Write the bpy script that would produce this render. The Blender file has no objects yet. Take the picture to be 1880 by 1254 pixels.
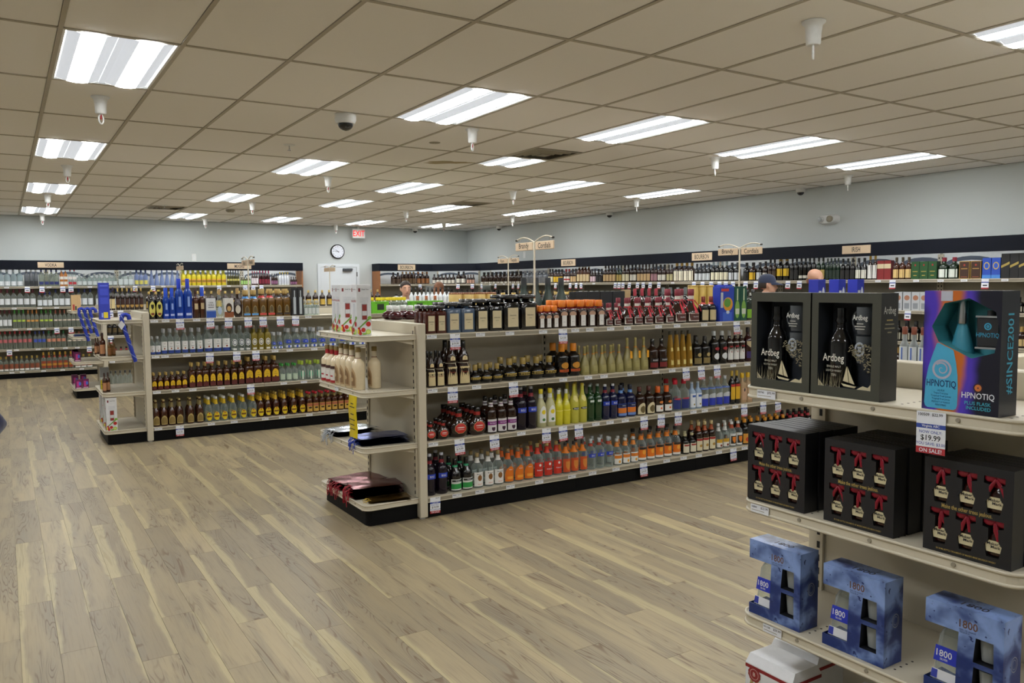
import bpy, math, random
from mathutils import Vector, Matrix
from mathutils.geometry import tessellate_polygon
random.seed(7)
sc = bpy.context.scene
COL = sc.collection

# ---------------------------------------------------------------- camera
FPX, YAW, PIT, ROL, CAMZ = 1472.34, 0.56473, -0.07015, -0.00682, 1.6718
_f = Vector((math.sin(YAW)*math.cos(PIT), math.cos(YAW)*math.cos(PIT), math.sin(PIT)))
_r0 = Vector((math.cos(YAW), -math.sin(YAW), 0)); _u0 = _r0.cross(_f)
CR = _r0*math.cos(ROL) + _u0*math.sin(ROL); CU = _u0*math.cos(ROL) - _r0*math.sin(ROL); CF = _f
CAM = Vector((0, 0, CAMZ))
cd = bpy.data.cameras.new('camera'); cam = bpy.data.objects.new('camera', cd); COL.objects.link(cam)
cd.sensor_width = 36.0; cd.lens = FPX/1880*36; cd.clip_start = .05; cd.clip_end = 100
cam.matrix_world = Matrix(((CR.x, CU.x, -CF.x, 0), (CR.y, CU.y, -CF.y, 0), (CR.z, CU.z, -CF.z, CAMZ), (0, 0, 0, 1)))
sc.camera = cam

# ---------------------------------------------------------------- world, exposure (the room is lit by its ceiling troffers only)
wd = bpy.data.worlds.new('world'); sc.world = wd; wd.use_nodes = True
wd.node_tree.nodes['Background'].inputs[0].default_value = (.5, .52, .55, 1)
wd.node_tree.nodes['Background'].inputs[1].default_value = .02
LAMP = 30.0          # radiance of the lamp bays
vs = sc.view_settings
vs.view_transform = 'Standard'; vs.look = 'None'; vs.gamma = 1.0; vs.use_curve_mapping = False
vs.exposure = 0.0
cy = sc.cycles
cy.max_bounces = 6; cy.diffuse_bounces = 3; cy.glossy_bounces = 2; cy.transmission_bounces = 4; cy.use_light_tree = False; cy.use_adaptive_sampling = True; cy.adaptive_threshold = .05; cy.transparent_max_bounces = 14
cy.caustics_reflective = False; cy.caustics_refractive = False; cy.sample_clamp_indirect = 6.0
cy.use_denoising = True

# ---------------------------------------------------------------- measuring helpers
def ray(px, py): return CF + CR*((px-940)/FPX) - CU*((py-627)/FPX)
def at(px, py, ax, val):
    d = ray(px, py); k = 'xyz'.index(ax); t = (val-CAM[k])/d[k]
    return CAM + d*t
def proj(P):
    d = Vector(P)-CAM; z = d.dot(CF)
    return (940+FPX*d.dot(CR)/z, 627-FPX*d.dot(CU)/z, z)

# ---------------------------------------------------------------- objects
def tag(o, label=None, cat=None, group=None, kind=None):
    if label: o['label'] = label
    if cat: o['category'] = cat
    if group: o['group'] = group
    if kind: o['kind'] = kind
    return o
def link(name, data, parent=None, loc=None, rz=0, smooth=False):
    o = bpy.data.objects.new(name, data); COL.objects.link(o)
    if loc is not None: o.location = loc
    if rz: o.rotation_euler = (0, 0, rz)
    if parent is not None: o.parent = parent
    return o
def empty(name, loc=(0, 0, 0), rz=0, parent=None):
    o = link(name, None, parent, loc, rz); o.empty_display_size = .1
    return o
_tc = {}
def glyphs(s):
    if s in _tc: return _tc[s]
    c = bpy.data.curves.new('lettering', 'FONT'); c.body = s; c.align_x = 'CENTER'; c.align_y = 'CENTER'; c.resolution_u = 2; c.offset = .011
    o = bpy.data.objects.new('lettering', c)
    m = bpy.data.meshes.new_from_object(o)
    v = [(p.co.x, p.co.y) for p in m.vertices]; f = [tuple(q.vertices) for q in m.polygons]
    if v:
        y0 = min(p[1] for p in v); y1 = max(p[1] for p in v); x0 = min(p[0] for p in v); x1 = max(p[0] for p in v)
        h = .72
        v = [((p[0]-(x0+x1)/2), (p[1]-(y0+y1)/2)) for p in v]
        _tc[s] = (v, f, x1-x0, h)
    else: _tc[s] = ([], [], 1, 1)
    bpy.data.objects.remove(o); bpy.data.curves.remove(c); bpy.data.meshes.remove(m)
    return _tc[s]
class MB:
    def __init__(s): s.v = []; s.f = []; s.m = []; s.sm = []; s.mats = []
    def mi(s, mat):
        mat = M(mat) if isinstance(mat, str) else mat
        if mat not in s.mats: s.mats.append(mat)
        return s.mats.index(mat)
    def add(s, vs, fs, mat, smooth=False, xf=None):
        k = len(s.v); i = s.mi(mat)
        s.v += [tuple(xf(p)) for p in vs] if xf else [tuple(p) for p in vs]
        for f in fs: s.f.append(tuple(a+k for a in f)); s.m.append(i); s.sm.append(smooth)
        return s
    def box(s, x0, x1, y0, y1, z0, z1, mat, xf=None):
        v = [(x, y, z) for z in (z0, z1) for y in (y0, y1) for x in (x0, x1)]
        return s.add(v, [(0, 2, 3, 1), (4, 5, 7, 6), (0, 1, 5, 4), (2, 6, 7, 3), (0, 4, 6, 2), (1, 3, 7, 5)], mat, False, xf)
    def bbox(s, x0, x1, y0, y1, z0, z1, mat, b=.004, xf=None):      # box with chamfered edges
        v = []; 
        for z, i in ((z0, b), (z0+b, 0), (z1-b, 0), (z1, b)):
            for (cx, cyy, sx, sy) in ((x0, y0, 1, 1), (x1, y0, -1, 1), (x1, y1, -1, -1), (x0, y1, 1, -1)):
                p = (cx+sx*i, cyy+sy*(b+i), z); q = (cx+sx*(b+i), cyy+sy*i, z)
                v += [p, q] if sx*sy > 0 else [q, p]
        f = []
        for r in range(3):
            for k in range(8): f.append((r*8+k, r*8+(k+1) % 8, r*8+8+(k+1) % 8, r*8+8+k))
        f.append(tuple(range(7, -1, -1))); f.append(tuple(range(24, 32)))
        return s.add(v, f, mat, False, xf)
    def loft(s, secs, mat, n=18, smooth=True, cap=True, off=0, xf=None):   # secs: (z, rx, ry, p)
        v = []; f = []
        for (z, rx, ry, p) in secs:
            for k in range(n):
                a = 2*math.pi*(k+.5)/n; c, q = math.cos(a), math.sin(a); e = 2/p
                if p > 2.2:      # gather points at corners
                    m = max(abs(c), abs(q)); d = (abs(c)**p+abs(q)**p)**(-1/p); x, y = c*d, q*d
                else: x, y = c, q
                v.append(((rx+off)*x, (ry+off)*y, z))
        R = len(secs)
        for r in range(R-1):
            for k in range(n): f.append((r*n+k, r*n+(k+1) % n, (r+1)*n+(k+1) % n, (r+1)*n+k))
        s.add(v, f, mat, smooth, xf)
        if cap:
            s.add(v[:n], [tuple(range(n-1, -1, -1))], mat, False, xf); s.add(v[-n:], [tuple(range(n))], mat, False, xf)
        return s
    def tube(s, pts, r, mat, n=8, closed=False, xf=None, cap=True):
        P = [Vector(p) for p in pts]; v = []; f = []; N = len(P)
        prev = None
        for i, p in enumerate(P):
            a = P[(i-1) % N] if (i or closed) else p; b = P[(i+1) % N] if (i < N-1 or closed) else p
            t = (b-a).normalized()
            if prev is None: u = t.orthogonal().normalized()
            else: u = (prev-t*prev.dot(t)); u = u.normalized() if u.length > 1e-6 else t.orthogonal().normalized()
            prev = u; w = t.cross(u); rr = r[i] if isinstance(r, (list, tuple)) else r
            for k in range(n):
                g = 2*math.pi*k/n; v.append(p+(u*math.cos(g)+w*math.sin(g))*rr)
        for i in range(N if closed else N-1):
            j = (i+1) % N
            for k in range(n): f.append((i*n+k, i*n+(k+1) % n, j*n+(k+1) % n, j*n+k))
        s.add(v, f, mat, True, xf)
        if cap and not closed:
            s.add(v[:n], [tuple(range(n-1, -1, -1))], mat, False, xf); s.add(v[-n:], [tuple(range(n))], mat, False, xf)
        return s
    def text(s, t, size, mat, fn, sx=1.0, width=None):      # size = cap height (m); fn(u, v) -> 3D ; width caps the line length
        v, f, w, h = glyphs(t)
        k = size/h
        kx = k*sx
        if width and w*kx > width: kx = width/w
        s.add([fn(a*kx, b*k) for a, b in v], f, mat)
        return s
    def plate(s, outer, holes, mat, fn, depth=0, wall=None):   # flat face with holes in (u, v); holes get side walls of depth
        polys = [[Vector((a, b, 0)) for a, b in outer]] + [[Vector((a, b, 0)) for a, b in h] for h in holes]
        flat = [p for q in polys for p in q]
        tr = tessellate_polygon(polys)
        fs = []
        for t in tr:
            a, b, c = (flat[i] for i in t)
            fs.append(t if (b-a).cross(c-a).z > 0 else (t[0], t[2], t[1]))
        s.add([fn(p.x, p.y, 0) for p in flat], fs, mat)
        if depth:
            for h in holes:
                n = len(h); v = [fn(a, b, 0) for a, b in h]+[fn(a, b, depth) for a, b in h]
                s.add(v, [(k, (k+1) % n, n+(k+1) % n, n+k) for k in range(n)], wall or mat)
        return s
    def poly(s, pts, mat, fn): return s.plate(pts, [], mat, fn)
    def mesh(s, name):
        me = bpy.data.meshes.new(name); me.from_pydata(s.v, [], s.f)
        for m in s.mats: me.materials.append(m)
        me.polygons.foreach_set('material_index', s.m); me.polygons.foreach_set('use_smooth', s.sm)
        me.update(); return me
    def build(s, name, parent=None, loc=None, rz=0): return link(name, s.mesh(name), parent, loc, rz)
FRONT = lambda y: (lambda u, v: (u, y, v))          # print on a face looking along -Y
def rect(u0, u1, v0, v1): return [(u0, v0), (u1, v0), (u1, v1), (u0, v1)]
def ngon(u, v, ru, rv, n, a0=0): return [(u+ru*math.cos(a0+2*math.pi*k/n), v+rv*math.sin(a0+2*math.pi*k/n)) for k in range(n)]

# ---------------------------------------------------------------- materials
def lin(c):
    c = c/255
    return c/12.92 if c <= .04045 else ((c+.055)/1.055)**2.4
def L3(rgb): return (lin(rgb[0]), lin(rgb[1]), lin(rgb[2]), 1)
_mats = {}
SPEC = {}
def M(name):
    if name in _mats: return _mats[name]
    a = SPEC.get(name)
    if a is None:                      # '#rrggbb' or '#rrggbb:rough'
        h = name[1:7]; rgb = tuple(int(h[i:i+2], 16) for i in (0, 2, 4)); r = float(name[8:]) if ':' in name else .45
        a = ('plain', rgb, r)
    m = bpy.data.materials.new(name.strip('#')); m.use_nodes = True; _mats[name] = m
    nt = m.node_tree; nd = nt.nodes; lk = nt.links; b = nd['Principled BSDF']
    if a[0] in ('plain', 'metal', 'gloss', 'cloth', 'matte'):
        tex = nd.new('ShaderNodeTexNoise'); tex.inputs['Scale'].default_value = a[3] if len(a) > 3 else 35; tex.inputs['Detail'].default_value = 3
        co = nd.new('ShaderNodeTexCoord'); lk.new(co.outputs['Object'], tex.inputs['Vector'])
        mx = nd.new('ShaderNodeMix'); mx.data_type = 'RGBA'; c = L3(a[1]); amt = a[4] if len(a) > 4 else .08
        mx.inputs['A'].default_value = tuple(x*(1-amt) for x in c[:3])+(1,); mx.inputs['B'].default_value = tuple(min(1, x*(1+amt)) for x in c[:3])+(1,)
        lk.new(tex.outputs['Fac'], mx.inputs['Factor']); lk.new(mx.outputs['Result'], b.inputs['Base Color'])
        b.inputs['Roughness'].default_value = a[2]
        if a[0] == 'metal': b.inputs['Metallic'].default_value = 1
        if a[0] == 'gloss': b.inputs['Coat Weight'].default_value = .6; b.inputs['Coat Roughness'].default_value = .06
        if a[0] == 'matte': b.inputs['Specular IOR Level'].default_value = .15
        if a[0] == 'cloth': b.inputs['Sheen Weight'].default_value = .3
    elif a[0] == 'emit':
        b.inputs['Base Color'].default_value = tuple(x*.35 for x in L3(a[1])[:3])+(1,); b.inputs['Emission Color'].default_value = L3(a[1]); b.inputs['Emission Strength'].default_value = a[2]
    elif a[0] == 'glass':               # thin clear or tinted glass with its drink: tinted see-through, glossy at the rim
        out = nd['Material Output']; tr = nd.new('ShaderNodeBsdfTransparent'); tr.inputs[0].default_value = L3(a[1])
        b.inputs['Base Color'].default_value = tuple(x*.8 for x in L3(a[1])[:3])+(1,); b.inputs['Roughness'].default_value = .05
        b.inputs['Specular IOR Level'].default_value = .7
        lw = nd.new('ShaderNodeLayerWeight'); lw.inputs['Blend'].default_value = .45
        mr = nd.new('ShaderNodeMapRange'); mr.inputs['To Min'].default_value = a[2]; mr.inputs['To Max'].default_value = min(1, a[2]+.5)
        lk.new(lw.outputs['Facing'], mr.inputs['Value'])
        ms = nd.new('ShaderNodeMixShader'); lk.new(mr.outputs['Result'], ms.inputs[0]); lk.new(tr.outputs[0], ms.inputs[1]); lk.new(b.outputs[0], ms.inputs[2])
        lk.new(ms.outputs[0], out.inputs['Surface'])
    return m
def node_mat(name):
    m = bpy.data.materials.new(name); m.use_nodes = True; _mats[name] = m
    return m, m.node_tree.nodes, m.node_tree.links, m.node_tree.nodes['Principled BSDF']
class NG:                                # small maths helper for shader nodes
    def __init__(s, nd, lk): s.nd = nd; s.lk = lk
    def m(s, op, a, b=None, c=None):
        n = s.nd.new('ShaderNodeMath'); n.operation = op
        for i, x in enumerate((a, b, c)):
            if x is None: continue
            if isinstance(x, (int, float)): n.inputs[i].default_value = x
            else: s.lk.new(x, n.inputs[i])
        return n.outputs[0]
    def xyz(s, x, y, z=0.0):
        n = s.nd.new('ShaderNodeCombineXYZ')
        for i, q in enumerate((x, y, z)):
            if isinstance(q, (int, float)): n.inputs[i].default_value = q
            else: s.lk.new(q, n.inputs[i])
        return n.outputs[0]
    def noise(s, vec, scale, detail=2, rough=.5, dist=0):
        n = s.nd.new('ShaderNodeTexNoise'); n.inputs['Scale'].default_value = scale; n.inputs['Detail'].default_value = detail
        n.inputs['Roughness'].default_value = rough; n.inputs['Distortion'].default_value = dist
        s.lk.new(vec, n.inputs['Vector']); return n.outputs['Fac']
    def mix(s, fac, a, b):
        n = s.nd.new('ShaderNodeMix'); n.data_type = 'RGBA'
        for k, x in (('Factor', fac), ('A', a), ('B', b)):
            if isinstance(x, (int, float)): n.inputs[k].default_value = x
            elif isinstance(x, tuple): n.inputs[k].default_value = x
            else: s.lk.new(x, n.inputs[k])
        return n.outputs['Result']
    def step(s, x, lo, hi):
        n = s.nd.new('ShaderNodeMapRange'); n.interpolation_type = 'SMOOTHSTEP'
        s.lk.new(x, n.inputs['Value'])
        for k, q in (('From Min', lo), ('From Max', hi)):
            if isinstance(q, (int, float)): n.inputs[k].default_value = q
            else: s.lk.new(q, n.inputs[k])
        return n.outputs['Result']
    def white(s, vec):
        n = s.nd.new('ShaderNodeTexWhiteNoise'); n.noise_dimensions = '3D'; s.lk.new(vec, n.inputs['Vector']); return n.outputs['Value'], n.outputs['Color']
SPEC.update({
 'wall': ('plain', (199, 204, 202), .85, 3, .02), 'ceiling_tile': ('plain', (243, 240, 238), .95, 220, .03), 'grid_bar': ('plain', (180, 172, 158), .6),
 'beige': ('plain', (206, 197, 176), .38, 12, .02), 'beige_dark': ('plain', (150, 142, 125), .5), 'slot': ('plain', (22, 21, 20), .7),
 'kick': ('matte', (13, 13, 14), .6), 'band': ('matte', (19, 22, 32), .6, 6, .05), 'oak': ('plain', (150, 96, 52), .45, 9, .15), 'board': ('plain', (206, 182, 152), .6, 14, .05),
 'white': ('plain', (226, 228, 230), .5), 'paper': ('plain', (232, 234, 240), .6), 'door_white': ('plain', (216, 221, 224), .45, 4, .02), 'ink': ('plain', (28, 28, 34), .6),
 'blue_ink': ('plain', (52, 76, 165), .5), 'red_ink': ('plain', (176, 44, 52), .5), 'chrome': ('metal', (200, 200, 205), .2), 'plastic_white': ('plain', (225, 225, 222), .35),
 'black': ('gloss', (14, 14, 16), .25), 'gold': ('metal', (190, 150, 70), .32), 'gold_ink': ('plain', (186, 160, 90), .4), 'silver': ('metal', (200, 202, 206), .25),
 'red_lit': ('emit', (255, 40, 40), 1.2), 'lamp_bay': ('emit', (250, 252, 255), 0), 'lamp_pan': ('emit', (250, 252, 255), 0),
 'g_clear': ('glass', (238, 244, 242), .08), 'g_frost': ('glass', (205, 222, 226), .45), 'g_blue': ('glass', (60, 110, 225), .4), 'g_amber': ('glass', (160, 84, 30), .62), 'g_gold': ('glass', (206, 160, 60), .5),
 'g_lime': ('glass', (205, 205, 70), .6), 'g_green': ('glass', (90, 140, 90), .55), 'g_tea': ('glass', (204, 211, 200), .24), 'g_cup': ('glass', (214, 220, 222), .42), 'g_frostblue': ('glass', (170, 190, 235), .5), 'g_smoke': ('glass', (120, 125, 130), .5),
 'd_black': ('gloss', (13, 11, 12), .1), 'd_brown': ('gloss', (38, 17, 9), .1), 'd_red': ('gloss', (52, 10, 14), .1), 'd_green': ('gloss', (14, 40, 22), .12), 'd_navy': ('gloss', (14, 20, 62), .1), 'd_blue': ('gloss', (24, 60, 190), .12),
 'd_slate': ('gloss', (74, 92, 116), .15), 'd_amber': ('gloss', (66, 29, 11), .12), 'd_cream': ('gloss', (232, 214, 178), .25), 'd_bell': ('gloss', (150, 140, 84), .35), 'd_gold': ('gloss', (104, 72, 24), .15), 'd_olive': ('gloss', (70, 66, 22), .15),
 'd_lemon': ('gloss', (196, 190, 70), .3), 'd_lemon2': ('gloss', (214, 206, 40), .25), 'd_forest': ('gloss', (22, 62, 26), .15), 'd_gray': ('gloss', (96, 100, 106), .2), 'd_white': ('gloss', (222, 226, 230), .25),
 'd_yellow': ('gloss', (222, 206, 46), .3), 'd_pink': ('gloss', (150, 40, 70), .25), 'd_peach': ('gloss', (190, 120, 70), .3),
 'skin': ('plain', (206, 158, 132), .55, 30, .05), 'hair_dark': ('plain', (46, 34, 28), .6, 90, .3), 'hair_brown': ('plain', (120, 76, 46), .55, 90, .35), 'cap_navy': ('cloth', (46, 54, 78), .9, 60, .1),
 'cloth_navy': ('cloth', (34, 36, 66), .95, 90, .35), 'cloth_red': ('cloth', (180, 30, 40), .9), 'cloth_gray': ('cloth', (90, 95, 105), .9), 'cloth_white': ('cloth', (200, 205, 210), .9), 'jeans': ('cloth', (44, 56, 84), .9), 'shoe': ('plain', (40, 34, 30), .6), 'eye': ('gloss', (30, 24, 20), .2), 'lip': ('plain', (160, 96, 84), .5),
})
# ================================================================ the room
FT = .3048; CEIL = 3.048
WX, WY = 10.0, 17.87                # right wall, back wall
LX, FY = -4.6, -4.0                 # walls outside the picture
def TX(i): return i*.6096+.3204
def TY(j): return j*1.2192+4.9473
def in_view(P, m=20):
    x, y, z = proj(P); return z > .3 and -m < x < 1880+m and -m < y < 1254+m

# floor: vinyl planks laid along Y
m, nd, lk, bs = node_mat('plank'); g = NG(nd, lk)
geo = nd.new('ShaderNodeNewGeometry'); sp = nd.new('ShaderNodeSeparateXYZ'); lk.new(geo.outputs['Position'], sp.inputs[0])
PW, PL = .1524, 1.2192
u = g.m('DIVIDE', sp.outputs[0], PW); row = g.m('FLOOR', u); fx = g.m('SUBTRACT', u, row)
off = g.m('FRACT', g.m('MULTIPLY', row, .618034)); v = g.m('ADD', g.m('DIVIDE', sp.outputs[1], PL), off); colm = g.m('FLOOR', v)
wv, wc = g.white(g.xyz(row, colm, 3.0)); wv2, _ = g.white(g.xyz(row, colm, 9.0)); wv3, _ = g.white(g.xyz(row, colm, 17.0))
seed = g.m('MULTIPLY', wv, 57.0)
wob = g.noise(g.xyz(g.m('MULTIPLY', sp.outputs[0], .6), g.m('MULTIPLY', sp.outputs[1], 1.7), seed), 1.0, 3, .55)
sx_ = g.m('ADD', fx, g.m('MULTIPLY', g.m('SUBTRACT', wob, .5), .7))
thr = g.m('MULTIPLY_ADD', wv2, .85, -.52)
sap = g.m('SUBTRACT', 1.0, g.step(sx_, thr, g.m('ADD', thr, .13)))
thr2 = g.m('MULTIPLY_ADD', wv3, .9, .74)
sap2 = g.step(sx_, thr2, g.m('ADD', thr2, .13))
sap = g.m('MAXIMUM', sap, sap2)
fine = g.noise(g.xyz(g.m('MULTIPLY', sp.outputs[0], 150.0), g.m('MULTIPLY', sp.outputs[1], 3.5), seed), 1.0, 3, .6)
broad = g.noise(g.xyz(g.m('MULTIPLY', sp.outputs[0], 9.0), g.m('MULTIPLY', sp.outputs[1], 1.1), seed), 1.0, 3, .6, .4)
swirl = g.noise(g.xyz(g.m('MULTIPLY', sp.outputs[0], 8.5), g.m('MULTIPLY', sp.outputs[1], .85), seed), 1.0, 2, .5, .6)
ring = g.m('FRACT', g.m('MULTIPLY', swirl, 20.0)); ring = g.m('ABSOLUTE', g.m('SUBTRACT', ring, .5))
ringm = g.m('MULTIPLY', g.step(ring, .30, .47), g.step(broad, .46, .60))
tone = g.mix(wv, L3((142, 128, 103)), L3((172, 155, 120)))
tone = g.mix(g.m('MULTIPLY', g.step(broad, .35, .7), .7), tone, L3((132, 123, 105)))
tone = g.mix(g.m('MULTIPLY', ringm, .8), tone, L3((104, 80, 54)))
tone = g.mix(g.m('MULTIPLY', sap, .46), tone, L3((202, 187, 140)))
tone = g.mix(g.m('MULTIPLY', g.step(fine, .48, .75), .35), tone, L3((112, 97, 76)))
lk.new(tone, bs.inputs['Base Color']); bs.inputs['Roughness'].default_value = .42; bs.inputs['Specular IOR Level'].default_value = .4
fl = MB().box(LX, WX, FY, WY, -.08, -.006, '#6e6250').build('floor'); tag(fl, kind='structure')
cands = []
r0, r1 = math.floor(LX/PW), math.ceil(WX/PW)
for r in range(r0, r1):
    o_ = (r*.618034) % 1.0
    c0, c1 = math.floor(FY/PL+o_), math.ceil(WY/PL+o_)
    for c in range(c0, c1):
        x0 = max(LX, r*PW); x1 = min(WX, r*PW+PW); y0 = max(FY, (c-o_)*PL); y1 = min(WY, (c+1-o_)*PL)
        if x1-x0 < .02 or y1-y0 < .02: continue
        P = ((x0+x1)/2, (y0+y1)/2, 0); q = proj(P)
        vis = any(in_view((x, y, 0), 0) for x in (x0, x1) for y in (y0, (y0+y1)/2, y1)) or in_view(P, 0)
        hid = (P[1] > 5.2 and P[1] < 6.0 and P[0] > 2.2) or (P[1] > 1 and P[1] < 1.8 and P[0] > 2.2)
        ar = (x1-x0)*(y1-y0)/max(q[2], .5)**3 if vis and not hid else 0
        cands.append((ar, x0, x1, y0, y1))
cands.sort(reverse=True)
unit = MB().box(-PW/2+.0006, PW/2-.0006, -PL/2+.0007, PL/2-.0007, -.006, 0, 'plank').mesh('plank')
rest = MB()
for k, (ar, x0, x1, y0, y1) in enumerate(cands):
    if k < 300 and x1-x0 > PW-.001 and y1-y0 > PL-.001: link('plank', unit, fl, ((x0+x1)/2, (y0+y1)/2, 0))
    else: rest.box(x0+.0006, x1-.0006, y0+.0007, y1-.0007, -.006, 0, 'plank')
tag(rest.build('planks_beyond', fl), kind='stuff')

# walls
for nm, b in (('wall_back', (LX, WX+.12, WY, WY+.12, 0, CEIL)), ('wall_right', (WX, WX+.12, FY, WY, 0, CEIL)), ('wall_left', (LX-.12, LX, FY, WY, 0, CEIL)), ('wall_front', (LX, WX, FY-.12, FY, 0, CEIL))):
    tag(MB().box(*b, 'wall').build(nm), kind='structure')

# ceiling: deck, T-bar grid, 2 x 4 ft tiles
ce = MB().box(LX, WX, FY, WY, CEIL+.06, CEIL+.12, 'wall').build('ceiling'); tag(ce, kind='structure')
LAMPS = [(i, j, 1.0) for i in (0, 4, 10, 13) for j in (0, 3, 6, 9)] + [(7, j, 1.0) for j in (-3, 0, 4, 6, 9)] + [(7, 2, .5)]
LAMPS += [(i, -3, 1.0) for i in (0, 4, 10, 13)] + [(i, -6, 1.0) for i in (0, 4, 7, 10)] + [(-4, j, 1.0) for j in (-3, 0, 3, 6, 9)]
VENTS = [(7, 1), (10, 5), (3, 8)]      # supply grilles fill half a tile
lampset = {(i, j) for i, j, h in LAMPS if h == 1}
i0, i1, j0, j1 = math.floor((LX-.3204)/.6096), math.ceil((WX-.3204)/.6096), math.floor((FY-4.9473)/1.2192), math.ceil((WY-4.9473)/1.2192)
tu = MB().bbox(-.2925, .2925, -.5976, .5976, .002, .016, 'ceiling_tile', .003).mesh('tile')
half = MB().bbox(-.2925, .2925, -.293, .293, .002, .016, 'ceiling_tile', .003).mesh('tile')
rest = MB(); nt_ = 0
for i in range(i0, i1):
    for j in range(j0, j1):
        if (i, j) in lampset: continue
        x0, x1, y0, y1 = max(LX, TX(i)), min(WX, TX(i+1)), max(FY, TY(j)), min(WY, TY(j+1))
        if x1-x0 < .03 or y1-y0 < .03: continue
        full = x1-x0 > .6 and y1-y0 > 1.2
        vis = any(in_view((x, y, CEIL), 0) for x in (x0, x1) for y in (y0, y1))
        if (i, j) in ((7, 2), (7, 1), (10, 5), (3, 8)):
            far = (i, j) == (7, 2) or (i, j) == (3, 8)
            link('tile', half, ce, ((x0+x1)/2, TY(j)+(.9144 if far else .3048), CEIL))
        elif full and vis: link('tile', tu, ce, ((x0+x1)/2, (y0+y1)/2, CEIL)); nt_ += 1
        elif vis: MB().box(x0+.012, x1-.012, y0+.012, y1-.012, CEIL+.002, CEIL+.016, 'ceiling_tile').build('tile', ce)
        else: rest.box(x0+.012, x1-.012, y0+.012, y1-.012, CEIL+.002, CEIL+.016, 'ceiling_tile')
tag(rest.build('tiles_beyond', ce), kind='stuff')
ln = WY-FY
gy = MB().box(-.012, .012, -ln/2, ln/2, -.003, .003, 'grid_bar').box(-.002, .002, -ln/2, ln/2, .003, .04, 'grid_bar').mesh('grid_bar')
for i in range(i0+1, i1): link('grid_bar', gy, ce, (TX(i), (WY+FY)/2, CEIL))
lx_ = WX-LX
gx = MB().box(-lx_/2, lx_/2, -.012, .012, -.0028, .0028, 'grid_bar').box(-lx_/2, lx_/2, -.002, .002, .003, .04, 'grid_bar').mesh('grid_bar')
for j in range(j0+1, j1): link('grid_bar', gx, ce, ((WX+LX)/2, TY(j), CEIL))
# water stain on one tile near the middle lamp
def ceilP(px, py): return at(px, py, 'z', CEIL)

# troffers: white pan, two lit lamp bays and a centre ridge
SPEC['lamp_bay'] = ('emit', (250, 253, 255), LAMP); SPEC['lamp_pan'] = ('emit', (240, 245, 252), .62)
def troffer_mesh(h):
    ly = .5976 if h == 1 else .2928
    fr = MB()
    for s in (-1, 1):
        fr.box(s*.2925-(.012 if s > 0 else 0), s*.2925+(.012 if s < 0 else 0), -ly, ly, -.002, .05, 'plastic_white')
        fr.box(-.28, .28, s*ly-(.012 if s > 0 else 0), s*ly+(.012 if s < 0 else 0), -.002, .05, 'plastic_white')
    parts = [('frame', fr)]
    for s in (-1, 1):
        d = MB()       # curved bright lens over the lamp
        xs = [s*.02+s*k*.25/8 for k in range(9)]
        zz = [.010-.024*math.sin(math.pi*k/8) for k in range(9)]
        y = ly-.014
        v = []; f = []
        for a, b in zip(xs, zz): v += [(a, -y, b), (a, y, b)]
        for k in range(8):
            q = (2*k, 2*k+1, 2*k+3, 2*k+2); f.append(q if s < 0 else q[::-1])
        mats = ['lamp_pan' if k in (0, 1, 6, 7) else 'lamp_bay' for k in range(8)]
        for k in range(8): d.add([v[2*k], v[2*k+1], v[2*k+3], v[2*k+2]], [(0, 1, 2, 3) if s < 0 else (3, 2, 1, 0)], mats[k], True)
        parts.append(('lens', d))
    parts.append(('ridge', MB().box(-.018, .018, -ly+.014, ly-.014, .004, .02, 'lamp_pan')))
    parts.append(('housing', MB().box(-.29, .29, -ly, ly, .05, .058, 'plastic_white')))
    return [(n, b.mesh(n)) for n, b in parts]
tm = {1.0: troffer_mesh(1.0), .5: troffer_mesh(.5)}
order = {0: 'first', 4: 'second', 7: 'third', 10: 'fourth', 13: 'fifth'}
ROWN = {-3: 'overhead', 0: 'front', 2: 'half-size', 3: 'second', 4: 'second', 6: 'third', 9: 'rear', -6: 'rearmost'}
for i, j, h in LAMPS:
    yc = TY(j)+(.6096 if h == 1 else .3048)
    t = empty('ceiling_troffer', (TX(i)+.3048, yc, CEIL+.0))
    if h == .5: lb = 'small square lit ceiling troffer between two full-size ones beside the air grille'
    elif j == -3 and i == 7: lb = 'lit ceiling troffer cut off by the upper right picture corner'
    elif i < 0 or j < 0: lb = 'lit ceiling troffer over the part of the shop outside the picture'
    else: lb = 'lit ceiling troffer, %s along its line from the camera, %s line from the left' % ({'front': 'nearest', 'second': 'second', 'third': 'third', 'rear': 'last'}[ROWN[j]], order[i])
    tag(t, lb, 'ceiling light', 'ceiling troffers')
    for n, me in tm[h]: link(n, me, t)

# supply air grilles
vg = [('frame', MB()), ('throat', MB().box(-.26, .26, -.26, .26, .03, .034, 'slot'))]
f_ = vg[0][1]
for s in (-1, 1):
    f_.box(-.29, .29, s*.275-.017, s*.275+.017, -.004, .004, 'beige_dark'); f_.box(s*.275-.017, s*.275+.017, -.258, .258, -.004, .004, 'beige_dark')
lv = []
for k, q in enumerate((.20, .14, .08)):
    b = MB()
    for (ax, s) in (('x', 1), ('x', -1), ('y', 1), ('y', -1)):
        a = [(-q-.03, s*(q+.03), .018), (q+.03, s*(q+.03), .018), (q, s*q, -.012), (-q, s*q, -.012)]
        if ax == 'y': a = [(p[1], p[0], p[2]) for p in a]
        a2 = [(p[0], p[1], p[2]+.003) for p in a]
        b.add(a+a2, [(0, 1, 2, 3), (7, 6, 5, 4), (0, 4, 5, 1), (1, 5, 6, 2), (2, 6, 7, 3), (3, 7, 4, 0)], 'beige_dark')
    lv.append(b.mesh('louver'))
plate_ = MB().bbox(-.06, .06, -.06, .06, -.012, -.008, 'beige_dark', .002).mesh('center_plate')
vgm = [(n, b.mesh(n)) for n, b in vg]
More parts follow.
